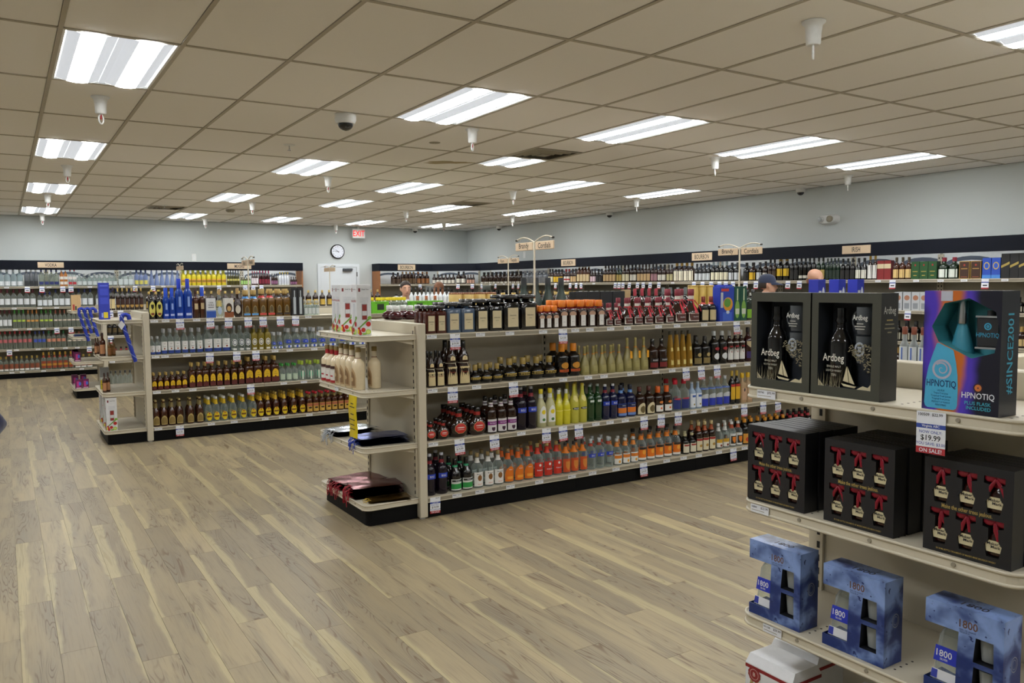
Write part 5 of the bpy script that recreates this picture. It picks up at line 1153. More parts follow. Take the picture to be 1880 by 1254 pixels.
def tags(S, px_small, px_sale, lod=1, sm=None, sl=None):
    for kind, lst in (('small', px_small), ('sale', px_sale)):
        lst = sorted(lst); k = 0
        for px in lst:
            P = S.pos(px, S.front-.0062*S.sign, S.z); P.z = S.z-.0175 if (kind == 'small' and lod) else (S.z-.004 if kind == 'small' else S.z-.002)
            if not S.keep(P, .09): continue
            me = (sm or (SM if lod else TSM)) if kind == 'small' else (sl or (SL if lod else TSL))
            o = link('price_label' if kind == 'small' else 'sale_tag', me, None, P, S.rz)
            if kind == 'sale': o.rotation_euler = (random.uniform(-.10, -.03), random.uniform(-.04, .04), S.rz)
            d = 'small white price label' if kind == 'small' else 'hanging white sale tag, red foot'
            tag(o, '%s, %s from left, %s edge' % (d, ordn(k), S.phrase), 'price tag', ('price labels, ' if kind == 'small' else 'sale tags, ')+S.phrase); k += 1
tags(MS[0], [791, 882, 936, 997, 1056, 1083, 1121, 1152, 1209, 1243, 1293, 1320, 1372], [835, 1033, 1352])
tags(MS[1], [791, 875, 1034, 1080, 1109, 1158, 1204, 1234, 1346, 1372], [831, 942, 1259, 1287, 1316])
tags(MS[2], [794, 957, 1094, 1120, 1148, 1273, 1294, 1326, 1350], [843, 907, 1003, 1033, 1062, 1182, 1214, 1245, 1366, 1401, 1428])
tags(MS[3], [839, 881, 937, 990, 1050, 1088, 1131, 1224, 1255, 1283, 1320, 1367], [799, 1181, 1346])
tags(TS[0], [279, 304, 361, 566], [330, 385.5, 419.5, 455, 482.5, 514, 542.5])
tags(TS[1], [282, 303, 343, 505, 532, 577], [385, 434.6, 469.5])
tags(TS[2], [284, 322, 354, 406, 521, 558], [460])
tags(TS[3], [287, 388, 430, 487, 518, 568, 612], [330])
tags(VS[0], [12, 90, 165, 225, 300, 420, 470], [50, 77, 115, 130, 248, 281, 370, 402, 450, 465, 480], 0)
tags(VS[1], [26, 73, 104], [], 0); tags(VS[2], [28, 54, 80], [104, 130], 0); tags(VS[3], [30, 70, 95, 120, 142], [17, 164], 0); tags(VS[4], [22, 41, 80, 115, 150], [], 0)
tags(FS[0], [], [202, 221], 0); tags(FS[1], [], [203], 0); tags(FS[2], [206], [], 0)
tags(BS[0], [735, 752], [771], 0); tags(CS[0], [815], [841, 867], 0)
tags(RS[0], [900, 925, 1090, 1235, 1490, 1580, 1612, 1682, 1727, 1770, 1845], [884, 910, 942, 952, 1008, 1020, 1029, 1047, 1058, 1067, 1130, 1137, 1144, 1156, 1171, 1181, 1194, 1210, 1274, 1290, 1306, 1321, 1333, 1346, 1369, 1388, 1402, 1447, 1468, 1500, 1639, 1809], 0)
tags(RS[1], [], [1667], 0)
# ================================================================ gift boxes on the near end display
NX = FX0-ED                       # front edge
def carton(W, D, H, holes, face, side, depth, cavity, skin=None):
    b = MB(); y = -D/2
    b.plate(rect(-W/2, W/2, 0, H), holes, face, lambda u, v, w: (u, y+w, v), depth, cavity)
    for h in holes: b.poly(h, cavity, lambda u, v, w: (u, y+depth, v))
    b.add([(-W/2, y, 0), (W/2, y, 0), (W/2, -y, 0), (-W/2, -y, 0), (-W/2, y, H), (W/2, y, H), (W/2, -y, H), (-W/2, -y, H)], [(1, 2, 6, 5), (2, 3, 7, 6), (3, 0, 4, 7), (4, 5, 6, 7), (3, 2, 1, 0)], side)
    return b
def nlabel(o, lb, grp): tag(o, lb, 'gift box', grp)
# whisky boxes: gray-green frame round a window with a bottle, two tumblers and a sailing print
WB, HB, DB = .238, .322, .085
def cup_mesh(r, h): return MB().loft([(0, r*.86, r*.86, 2), (h*.08, r*.9, r*.9, 2), (h, r, r, 2)], 'g_smoke', 20, cap=False).loft([(h*.1, r*.86, r*.86, 2), (h*.97, r*.95, r*.95, 2)], 'g_smoke', 20, cap=False).loft([(0, r*.86, r*.86, 2), (h*.08, r*.88, r*.88, 2)], 'g_smoke', 20)
def whisky_box(yc, lb):
    t = empty('whisky_gift_box', (NX+.02+DB/2, yc, ZN[0]+.0008), -math.pi/2); nlabel(t, lb, 'whisky gift boxes')
    u0, u1, v0, v1 = -.095, .090, .030, .292
    carton(WB, DB, HB, [rect(u0, u1, v0, v1)], '#44443a:.5', '#1c1c1b:.45', .074, '#2b2f36:.5').build('carton', t)  # cavity grayed: the window film's reflection is put into its colour
    sx = MB(); f = lambda u, v: (WB/2+.0006, u, v)
    sx.text('Ardbeg', .022, '#c9c9c2', lambda u, v: (WB/2+.0006, u, v+.268), width=.06)
    for k, w in enumerate((.03, .044, .05, .02)): sx.add([f(-w/2, .24-.012*k), f(w/2, .24-.012*k), f(w/2, .244-.012*k), f(-w/2, .244-.012*k)], [(0, 1, 2, 3)], '#8a8468' if k else 'gold_ink')
    sx.build('side_print', t)
    secs = [(z*.245, r*.036, r*.030, 2) for z, r in ((0, .92), (.02, 1), (.56, 1), (.64, .85), (.72, .45), (.8, .4), (.84, .5), (.88, .42), (1, .42))]
    bo = MB().loft(secs, 'd_black', 24, xf=lambda p: (p[0]-.040, p[1]-.006, p[2]+v0)).build('bottle', t)
    bt = MB(); yb = -.0375
    bt.text('Ardbeg', .024, '#d9d6cc', lambda u, v: (u-.042, yb, v+.118), width=.075)
    for k, (s_, w, h) in enumerate((('SINGLE MALT', .05, .0065), ('SCOTCH WHISKY', .055, .0065), ('TEN', .018, .008))): bt.text(s_, h, '#b9b6a8', lambda u, v: (u-.040, yb, v+.094-.013*k), width=w)
    bt.build('bottle_print', bo)
    cups = cup_mesh(.029, .082).mesh('tumbler')
    for zc, up in ((.198, 1), (.110, 0)):
        c = link('tumbler', cups, t, (.046, -.004, zc)); p = MB()
        if up:
            p.text('Ardbeg', .016, '#d9d9d2', lambda u, v: (u, -.0315, v+.048), width=.05)
            for k, w in enumerate((.022, .036, .030)): p.box(-w/2, w/2, -.0316, -.0312, .030-.008*k, .033-.008*k, '#b0b0a8')
            c2 = MB().tube([(-.028+.018*math.cos(a), 0, .04+.026*math.sin(a)) for a in [math.pi*(.5+k/8) for k in range(9)]], .003, 'g_smoke', 6).build('handle', c)
        else:
            p.poly(ngon(0, .042, .017, .022, 24), '#aab2be', lambda u, v, w: (u, -.0315, v)); p.poly(ngon(0, .042, .011, .015, 20), '#2a2e36', lambda u, v, w: (u, -.0318, v)); p.poly([(-.008, .034), (.008, .034), (.004, .042), (.008, .05), (-.008, .05), (-.004, .042)], '#aab2be', lambda u, v, w: (u, -.0321, v))
        p.build('tumbler_print', c)
    # window film with printed grass, leaves and a sailing boat
    y = -DB/2+.004; F = lambda u, v, w: (u, y, v); pr = MB(); cr = '#cfc4a2'
    rnd = random.Random(3)
    for k in range(26):
        u = u0+.004+.075*rnd.random(); h = .02+.035*rnd.random(); l = rnd.uniform(-.012, .012); pr.add([F(u, v0, 0), F(u+.0016, v0, 0), F(u+l, v0+h, 0)], [(0, 1, 2)], '#8f876c')
    for k in range(150):
        u = .012+.076*rnd.random(); v = .070+.100*rnd.random()
        if v < .09+.9*(.07-u): continue
        a = rnd.uniform(0, 3); pr.poly([(u+.006*math.cos(a), v+.004*math.sin(a)), (u-.0018*math.sin(a), v+.0018*math.cos(a)), (u-.006*math.cos(a), v-.004*math.sin(a)), (u+.0018*math.sin(a), v-.0018*math.cos(a))], '#8f876c', F)
    pr.poly([(-.006, .052), (.014, .048), (.006, .098)], cr, F); pr.poly([(.016, .048), (.034, .044), (.008, .098)], cr, F); pr.poly([(-.012, .044), (.040, .038), (.034, .033), (-.004, .036)], cr, F)
    pr.poly([(u0, v0), (u0+.022, v0), (u0, v0+.022)], cr, F); pr.poly([(u1, v0), (u1-.05, v0), (u1-.028, v0+.012), (u1-.012, v0+.008), (u1, v0+.022)], cr, F)
    pr.build('window_print', t)
whisky_box(1.767, 'gray-framed whisky gift box at the end of the top shelf')
whisky_box(1.523, 'gray-framed whisky gift box showing its dark printed side')

# blue liqueur box with octagonal window
m, nd, lk, bs = node_mat('neon_print'); g = NG(nd, lk); tc = nd.new('ShaderNodeTexCoord'); sp = nd.new('ShaderNodeSeparateXYZ'); lk.new(tc.outputs['Object'], sp.inputs[0])
n1 = g.noise(tc.outputs['Object'], 9.0, 2); xx = g.m('ADD', sp.outputs[0], g.m('MULTIPLY', g.m('SUBTRACT', n1, .5), .07))
dd = g.m('ABSOLUTE', g.m('ADD', xx, .030))
c = g.mix(g.step(dd, .018, .045), L3((205, 110, 40)), L3((84, 60, 190))); c = g.mix(g.step(dd, .05, .085), c, L3((24, 24, 40)))
lk.new(c, bs.inputs['Base Color']); bs.inputs['Roughness'].default_value = .3
WH, HH, DH = .206, .33, .09
t = empty('liqueur_gift_box', (NX+.018+DH/2, 1.170, ZN[0]+.0008), -math.pi/2); nlabel(t, 'neon blue liqueur gift box with eight-sided window and flask', 'liqueur gift boxes')
oc = [(-.060, .190), (.030, .150), (.088, .168), (.100, .225), (.088, .275), (.020, .310), (-.046, .296), (-.080, .232)]
carton(WH, DH, HH, [oc], 'neon_print', '#1c1d26:.35', .08, '#4596a2:.5').build('carton', t)
y = -DH/2-.0006; F = lambda u, v, w=0: (u, y, v)
pr = MB(); pts = [(-.096, .020), (-.093, .010), (-.086, .006), (-.014, .006), (-.007, .010), (-.004, .020), (-.003, .06), (-.005, .10), (-.010, .135), (-.018, .169), (-.0585, .187), (-.064, .186), (-.074, .158), (-.086, .12), (-.093, .08)]
pr.poly(pts, '#4fb0d8:.3', F)
pr.build('bottle_print', t)
pr = MB(); Ft = lambda u, v: (u, y-.0004, v)
def ringp(b, cu, cv, r0, r1, mat, yy):
    n = 28; b.add([(cu+r*math.cos(2*math.pi*k/n), yy, cv+r*math.sin(2*math.pi*k/n)) for r in (r0, r1) for k in range(n)], [(k, (k+1) % n, n+(k+1) % n, n+k) for k in range(n)], mat)
ringp(pr, -.048, .115, .021, .027, '#b8b4c8:.3', y-.0004)
sp_ = [(-.048+.0022*a*math.cos(a*1.0), .115+.0022*a*math.sin(a*1.0)) for a in [k*.35 for k in range(3, 26)]]
for k in range(len(sp_)-1):
    a, b_ = Vector(sp_[k]), Vector(sp_[k+1]); nrm = Vector((-(b_-a).y, (b_-a).x)).normalized()*(.0008+.00008*k); pr.add([Ft(*(a+nrm)), Ft(*(a-nrm)), Ft(*(b_-nrm)), Ft(*(b_+nrm))], [(0, 1, 2, 3)], '#b8b4c8:.3')
pr.text('HPNOTIQ', .019, '#1e3a6e', lambda u, v: (u-.049, y-.0004, v+.074), width=.082)
for k, w in enumerate((.02, .04, .066, .05, .05, .03)): pr.text('LIQUEUR' if not k else ('Tropical Fruit Juices' if k < 4 else 'PRODUCT OF FRANCE'), .005, '#2a5a8a', lambda u, v: (u-.049, y-.0004, v+.056-.008*k), width=w)
pr.build('bottle_logo', t); pr = MB()
pr.text('HPNOTIQ', .016, 'paper', lambda u, v: (u+.050, y-.0004, v+.050), width=.085)
pr.text('PLUS FLASK', .0095, '#46b0c8', lambda u, v: (u+.050, y-.0004, v+.031), width=.085); pr.text('INCLUDED', .0095, '#46b0c8', lambda u, v: (u+.052, y-.0004, v+.018), width=.072)
ringp(pr, .050, .073, .009, .0125, '#3a2030', y-.0004); ringp(pr, .050, .073, 0.002, .009, '#d07838', y-.0004)
pr.add([Ft(-.056, .302), Ft(-.024, .302), Ft(-.024, .329), Ft(-.056, .329)], [(0, 1, 2, 3)], '#c2c4d2')
pr.build('front_lettering', t)
MB().text('#SINCE2001', .030, '#3aa0c0', lambda u, v: (WH/2+.0006, .004-v, .165+u), width=.25).build('side_lettering', t)
secs = [(z*.31, r*.042, r*.026, 2) for z, r in ((0, .96), (.02, 1), (.4, .92), (.6, .62), (.74, .34), (.76, .30))]
bo = MB().loft(secs, '#3f8ea4:.25', 24, xf=lambda p: (p[0]-.022, p[1]+.004, p[2]+.006)).build('bottle', t)
MB().loft([(.238, .0135, .0135, 2), (.24, .014, .014, 2), (.312, .0125, .0125, 2), (.318, .011, .011, 2)], 'silver', 20, xf=lambda p: (p[0]-.022, p[1]+.004, p[2]+.002)).build('foil_neck', bo)
fk = MB().bbox(.030, .094, -.03, .005, .178, .262, '#26262a:.4', .006).build('hip_flask', t)
MB().box(.030, .094, -.031, .006, .176, .181, 'silver').box(.030, .094, -.031, .006, .259, .264, 'silver').loft([(.264, .011, .011, 2), (.278, .011, .011, 2)], '#26262a', 14, xf=lambda p: (p[0]+.062, p[1]-.012, p[2])).build('metal_trim', fk)
q = MB().text('HPNOTIQ', .012, '#3a9ac0', lambda u, v: (u+.062, -.0306, v+.212), width=.058); ringp(q, .062, .236, .006, .0095, '#3a9ac0', -.0306); ringp(q, .062, .236, .001, .004, '#3a9ac0', -.0306); q.build('flask_print', fk)

# black six-bottle boxes with bottle-shaped cut-outs
WM, HM, DM = .236, .262, .064
def cut(u, v, s): return [(u+a*s, v+b_*s) for a, b_ in ((-.010, 0), (.011, 0), (.0155, .021), (.010, .029), (.008, .051), (.018, .053), (.018, .066), (-.018, .066), (-.018, .053), (-.008, .051), (-.008, .029), (-.0145, .021))]
holes = []; cents = []
for r_, vz in ((0, .140), (1, .024)):
    for k in range(3): u = -.073+k*.0715; holes.append(cut(u, vz, 1.5)); cents.append((u, vz))
cm = carton(WM, DM, HM, holes, '#1d1d21:.42', '#19191c:.4', .05, '#0b0b0c:.6').mesh('carton')
cp = carton(WM, DM, HM, [], '#1d1d21:.42', '#19191c:.4', .05, '#0b0b0c').mesh('carton')
lt = MB().text('Make the other trees jealous.', .012, 'gold_ink', lambda u, v: (u, -DM/2-.0006, v+.1315), width=.135).mesh('lettering')
lt2 = MB().text("SIX 50 ML BOTTLE ORNAMENTS OF MAKER'S MARK BOURBON WHISKY", .005, 'gold_ink', lambda u, v: (u, -DM/2-.0006, v+.011), width=.16).mesh('lettering')
bm = MB().loft([(0, .014, .012, 4), (.002, .0155, .013, 4), (.034, .0165, .014, 4), (.044, .012, .011, 3), (.052, .006, .006, 2), (.074, .006, .006, 2)], '#2a0e08:.1', 14).mesh('mini_bottle')
wx = MB().loft([(.050, .008, .008, 2), (.056, .0075, .0075, 2), (.078, .007, .007, 2), (.081, .005, .005, 2)], '#8a1224:.25', 12).mesh('wax_seal')
lbm = MB().add([(-.0145, -.0145, .008), (.0145, -.0145, .008), (.0165, -.0150, .032), (-.0165, -.0150, .032)], [(0, 1, 2, 3)], '#d9cda6').text("Maker's", .006, 'ink', lambda u, v: (u, -.0156, v+.026), width=.026).text('Mark', .006, 'ink', lambda u, v: (u+.003, -.0156, v+.019), width=.018).mesh('label')
def bow(seed):
    r = random.Random(seed); b = MB()
    for s in (-1, 1):
        b.loft([(0, .003, .003, 2), (.006, .009, .006, 2.5), (.014, .010, .007, 2.5), (.022, .006, .004, 2)], '#861226:.22', 10, xf=lambda p, s=s: (s*p[2], p[1]-.010, .070+p[0]))
        e = r.uniform(-.006, .010)
        b.tube([(0, -.014, .068), (s*.005+e, -.016, .052), (s*.006+e*1.5, -.016, .036+r.uniform(-.008, .008))], [.003, .0045, .003], '#861226:.22', 6)
    return b.mesh('bow')
bows = [bow(k) for k in range(4)]
def six_pack(yc, name, nb):
    for r in range(nb+1):
        t = empty('ornament_gift_box', (NX+.022+DM/2+r*(DM+.004), yc+(.004 if r % 2 else 0)-(.008 if r else 0), ZN[1]+.0008), -math.pi/2)
        nlabel(t, ('black bottle-ornament box %s, front of its line' % name) if not r else ('black bottle-ornament box %s, %s behind the front one' % (name, OD[r-1])), 'black ornament gift boxes')
        link('carton', cm if not r else cp, t)
        if r: MB().box(-WM/2+.01, WM/2-.01, -.002, .002, HM, HM+.0008, '#26262a').build('lid_seam', t); continue
        link('lettering', lt, t); link('small_print', lt2, t)
        for k, (u, vz) in enumerate(cents):
            b = link('mini_bottle', bm, t, (u+.002, -.012, vz+.003)); b.scale = (1.42, 1.05, 1.30)
            link('wax_seal', wx, b); link('label', lbm, b); link('bow', bows[(k+int(yc*10)) % 4], b)
six_pack(1.777, 'at the end of the second shelf', 3); six_pack(1.468, 'in the middle of the second shelf', 3); six_pack(1.142, 'below the sale tag', 2)

# blue tequila boxes: notch with the bottle, two windows with tumblers
m, nd, lk, bs = node_mat('blue_water'); g = NG(nd, lk); tc = nd.new('ShaderNodeTexCoord')
n1 = g.noise(tc.outputs['Object'], 11.0, 3, .5, .35); n2 = g.noise(tc.outputs['Object'], 60.0, 2)
sp = nd.new('ShaderNodeSeparateXYZ'); lk.new(tc.outputs['Object'], sp.inputs[0]); n1 = g.m('ADD', n1, g.m('MULTIPLY', g.m('SUBTRACT', sp.outputs[2], .15), .7))
c = g.mix(g.step(n1, .36, .66), L3((24, 50, 116)), L3((138, 166, 222))); c = g.mix(g.step(n2, .66, .72), c, L3((24, 44, 104)))
lk.new(c, bs.inputs['Base Color']); bs.inputs['Roughness'].default_value = .28
W8, H8, D8 = .212, .262, .092; UC = -.018
def tequila_box(yc, lb, rz=0.0):
    t = empty('tequila_gift_box', (NX+.022+D8/2, yc, ZN[2]+.0008), -math.pi/2+rz); nlabel(t, lb, 'blue tequila gift boxes')
    y = -D8/2; b = MB(); zt = H8*.745; zb = H8*.13
    hs = [[(.026, .036), (.082, .036), (.080, .112), (.030, .112)], [(.028, .126), (.082, .126), (.080, .194), (.034, .194)]]
    b.plate([(UC, 0), (W8/2, 0), (W8/2, H8), (-W8/2, H8), (-W8/2, zt), (UC+.006, zt), (UC+.002, H8*.4)], hs, 'blue_water', lambda u, v, w: (u, y+w, v), .075, '#15161c:.5')
    for h in hs: b.poly(h, '#23252c:.5', lambda u, v, w: (u, y+.075, v))
    b.plate(rect(-W8/2, UC, 0, zb), [], 'blue_water', lambda u, v, w: (u, y, v))
    e = -y
    b.add([(W8/2, y, 0), (W8/2, e, 0), (W8/2, e, H8), (W8/2, y, H8), (-W8/2, y, H8), (-W8/2, e, H8), (-W8/2, y, zt), (-W8/2, e, zt), (UC+.006, y, zt), (UC+.006, e, zt), (UC, y, 0), (UC, e, 0), (-W8/2, y, 0), (-W8/2, e, 0), (-W8/2, y, zb), (-W8/2, e, zb)],
          [(0, 1, 2, 3), (3, 2, 5, 4), (4, 5, 7, 6), (6, 7, 9, 8), (8, 9, 11, 10), (12, 13, 1, 0), (13, 12, 14, 15), (1, 13, 15), (1, 11, 9, 2), (9, 7, 5, 2)], 'blue_water')
    b.add([(-W8/2, y, zb), (-W8/2, y+.003, zb), (UC, y+.003, zb), (UC, y, zb), (-W8/2, y+.003, .003), (UC, y+.003, .003)], [(0, 3, 2, 1), (1, 2, 5, 4)], '#26418a')
    b.build('carton', t)
    pr = MB(); pr.text('1800', .022, '#6a4a3a', lambda u, v: (u+.014, y-.0006, v+.222), sx=.9, width=.05); pr.text('100% DE AGAVE', .005, '#4a5a8a', lambda u, v: (u+.012, y-.0006, v+.205), width=.045); pr.text('TEQUILA', .005, '#4a5a8a', lambda u, v: (u+.004, y-.0006, v+.198), width=.03)
    pr.text('1800', .026, '#3a3a4a', lambda u, v: (u+.01, v*1.0-.005, H8+.0006), sx=1.1, width=.09)
    n = 20
    for r0_, r1_ in ((.019, .022), (.012, .014)): pr.add([(W8/2+.0006, .01+r_*.8*math.cos(2*math.pi*k/n), .135+r_*math.sin(2*math.pi*k/n)) for r_ in (r0_, r1_) for k in range(n)], [(k, (k+1) % n, n+(k+1) % n, n+k) for k in range(n)], '#8a90a0')
    pr.build('lettering', t)
    gl = MB().loft([(.004, .046, .032, 4), (.008, .048, .034, 4), (.16, .030, .024, 4), (.178, .022, .020, 3), (.184, .013, .013, 2), (.206, .013, .013, 2)], 'g_clear', 22, xf=lambda p: (p[0]-.050, p[1]-.002, p[2])).build('bottle', t)
    lb_ = MB(); yl = lambda z: -.0372+.0105*(z-.01)/.15
    lb_.add([(-.088, yl(.088), .085), (-.020, yl(.088), .085), (-.022, yl(.130), .130), (-.083, yl(.130), .130)], [(0, 1, 2, 3)], '#2a3cc0:.35').text('1800', .019, 'paper', lambda u, v: (u-.058, yl(.11+v)-.0006, v+.110), width=.044).text('SILVER', .006, 'paper', lambda u, v: (u-.058, yl(.095+v)-.0006, v+.094), width=.022)
    lb_.add([(-.093, yl(.03), .034), (-.02, yl(.03), .034), (-.02, yl(.06), .062), (-.090, yl(.06), .062)], [(0, 1, 2, 3)], 'paper').add([(-.0925, yl(.03)-.0004, .036), (-.074, yl(.03)-.0004, .036), (-.073, yl(.06)-.0004, .060), (-.0895, yl(.06)-.0004, .060)], [(0, 1, 2, 3)], '#3a48b0')
    lb_.build('label', gl); MB().loft([(.186, .0145, .0145, 2), (.208, .0145, .0145, 2)], '#b9bcbc', 16, xf=lambda p: (p[0]-.050, p[1]-.002, p[2])).build('stopper', gl)
    cu = MB().loft([(0, .021, .021, 3), (.006, .022, .022, 3), (.062, .026, .026, 3)], 'g_cup', 18, cap=False).loft([(.012, .018, .018, 3), (.062, .023, .023, 3)], 'g_cup', 18).mesh('tumbler')
    for z in (.040, .130): link('tumbler', cu, t, (.056, -.006, z))
tequila_box(1.775, 'blue tequila gift box at the rounded shelf end'); tequila_box(1.476, 'blue tequila gift box in the middle of its shelf'); tequila_box(1.140, 'blue tequila gift box cut by the picture edge')

# white boxes with red stripe and rosette on the bottom shelf
WW, HW, DW = .20, .225, .15
def white_box(x, yc, lb, ros):
    t = empty('bourbon_gift_box', (x, yc, ZN[3]+.0008), -math.pi/2); nlabel(t, lb, 'white bourbon gift boxes')
    b = carton(WW, DW, HW-.03, [[(.0, .02), (.07, .02), (.07, .13), (.0, .13)]] if ros else [], '#e6e7ea:.35', '#dfe0e4:.35', .1, '#5a1c1e:.5')
    h = HW; y = DW/2; b.add([(-WW/2, -y, h-.03), (WW/2, -y, h-.03), (WW/2, y, h-.03), (-WW/2, y, h-.03), (-WW/2+.004, -y+.018, h), (WW/2-.004, -y+.018, h), (WW/2-.004, y-.018, h), (-WW/2+.004, y-.018, h)], [(0, 1, 5, 4), (1, 2, 6, 5), (2, 3, 7, 6), (3, 0, 4, 7), (4, 5, 6, 7)], '#e6e7ea:.35'); b.build('carton', t)
    MB().box(-WW/2-.0006, WW/2+.0006, -y-.0006, y+.0006, h-.046, h-.034, '#8e1f26').build('stripe', t)
    if ros:
        r = MB(); n = 24; r.poly([((.026+.002*(k % 2))*math.cos(2*math.pi*k/n)-.06, (.026+.002*(k % 2))*math.sin(2*math.pi*k/n)+h-.062) for k in range(n)], '#8e1f26:.3', lambda u, v, w: (u, -y-.002, v))
        ringp(r, -.06, h-.062, .017, .019, '#d0a8a4', -y-.0024); r.text('B', .014, '#e2c8c2', lambda u, v: (u-.06, -y-.0026, v+h-.062))
        for s in (-1, 1): r.add([(-.06+s*.004, -y-.0012, h-.08), (-.06+s*.016, -y-.0012, h-.08), (-.06+s*.022, -y-.0012, h-.118), (-.06+s*.014, -y-.0012, h-.110), (-.06+s*.006, -y-.0012, h-.116)], [(0, 1, 2, 3, 4)], '#b59a6a')
        r.build('rosette', t)
white_box(NX+.095, 1.79, 'white gift box with red stripe and rosette seal', True); white_box(NX+.26, 1.82, 'white gift box standing behind the rosette box', False); white_box(NX+.13, 1.44, 'white gift box under the middle blue box', True)
# price labels on the near edge
ES = [Shelf('x', NX, z, -math.pi/2, 'near display %s shelf' % PH[k]) for k, z in enumerate(ZN)]
tags(ES[0], [1407], [1710], 1, small_mesh('100740', '$93.99'), sale_mesh('100509')); tags(ES[1], [1395], [], 1, small_mesh('16865', '$23.99')); tags(ES[2], [1418], [], 1, small_mesh('101108', '$29.99'))
# ================================================================ end display of the cordials gondola
EX = 2.455-ED; EM = [Shelf('x', EX, z, -math.pi/2, 'eggnog display %s shelf' % PH[k]) for k, z in enumerate(ZS)]
for q in EM: q.lim = (MY+.03, MY+.94)
# white bloody-mary cartons
def mary_mesh():
    W, D, H = .105, .105, .355; c = MB().bbox(-W/2, W/2, -D/2, D/2, 0, H, '#e2e3e6:.35', .0015).mesh('carton')
    p = MB()
    for side in (0, 1):
        yy = -D/2-.0006
        T = (lambda u, v, k=0: (u, yy-.0004*k, v)) if not side else (lambda u, v, k=0: (yy+.0*u-.0004*k, -u, v))
        F = lambda k: (lambda u, v, w: T(u, v, k))
        p.poly(rect(-.040, -.026, .305, .330), '#7e1e26', F(1)); p.text('Ketel One', .009, '#3a3a40', lambda u, v: T(u+.010, v+.322, 1), width=.05)
        for k in range(5): p.poly(rect(-.030, .034, .262-.008*k, .264-.008*k), '#b9bcc4', F(1))
        p.poly(rect(-.018, .024, .110, .222), '#c9ccd4' if side else '#a8a8ae', F(1)); p.poly(rect(-.014, .020, .112, .216), '#8e2a22' if not side else '#d2d5da', F(2)); p.poly(rect(-.014, .020, .140, .172), '#d6d6da', F(3))
        if side: p.text('Bloody Mary', .014, '#c23a40', lambda u, v: T(u, v+.238, 1), width=.085)
        p.poly([(-.044, .055), (-.036, .050), (.040, .112), (.050, .118), (.040, .126), (.030, .120)], '#6a9a3a', F(3)); p.poly(ngon(.040, .124, .016, .012, 10), '#7fae44', F(4))
        for (u, v, r) in ((-.008, .040, .016), (.030, .080, .018), (-.036, .032, .012), (-.030, .016, .012), (-.040, .050, .010)): p.poly(ngon(u, v, r, r, 14), '#b8241c', F(5))
        p.poly(ngon(.028, .026, .020, .018, 14), '#a8c444', F(6)); p.poly(ngon(.028, .026, .015, .013, 12), '#cfe07a', F(7)); p.poly(ngon(-.046, .030, .006, .018, 10), '#e2cc3c', F(6)); p.poly(ngon(.0, .012, .018, .007, 12), '#7fae44', F(6))
    return c, p.mesh('print')
mc, mp = mary_mesh()
def inside(P, W, D):             # keep a carton on its end display
    for x0, y0 in ((2.455, MY), (1.262, TYF), (1.262, FYF)):
        if y0-.3 < P.y < y0+2.3: P.x = max(P.x, x0-ED+.018); P.y = min(max(P.y, y0+.032), y0+.895-D)
    return P
def mary(px, py, z, lb, dx=.0, grp='white vodka cartons'):
    P = at(px, py, 'z', z); P = inside(P, .105, .105); o = link('vodka_carton', mc, None, (P.x+.0535+dx, P.y+.0535, z+.0008)); link('print', mp, o); tag(o, lb, 'gift box', grp)
mary(656, 617, ZS[0], 'white vodka carton with vegetables, nearest of three above the eggnog'); mary(623, 611, ZS[0], 'white vodka carton with vegetables, middle of three above the eggnog', .012); mary(597, 606.5, ZS[0], 'white vodka carton with vegetables, farthest of three above the eggnog', .022)
nogn = [(.05, .40, .82, '#d9d5cc', 'rect'), (.08, .36, .72, '#e9e6e0', 'rect'), (.19, .23, .5, '#b83a3e', 'rect'), (.40, .48, .86, '#4a2a26', 'rect'), (.03, .10, .86, '#a8262a', 'rect')]
P_('nogr', 'eggnog_bottle', 'cream eggnog bottle, red neck', 'round', 'd_cream', (.89, 1, .42, '#8a7440'), nogn, [(.77, .89, '#a8202a')])
nogb = [(.06, .52, .72, '#b89a72', 'arch'), (.10, .44, .58, '#8a6a48', 'arch'), (.2, .3, .34, '#c8ae84', 'oval')]
P_('nogb', 'eggnog_bottle', 'cream eggnog bottle, brown arched label', 'round', 'd_cream', (.89, 1, .42, '#8a7440'), nogb, [(.76, .88, '#d9cbb0'), (.74, .755, '#7a3a2a')])
row(EM[1], 'nogr', [586, 594, 602.5, 611, 619.5], 8, 633, 0, back=.012); row(EM[1], 'nogb', [628, 637, 647], 8.5, 633, 0, back=.012); row(EM[1], 'nogb', [658.5], 8.5, 637, 0, back=.012)
row(EM[1], 'nogb', [688], 8.6, 637, 0, back=.145)
tags(EM[0], [584], []); tags(EM[1], [583, 618], [])
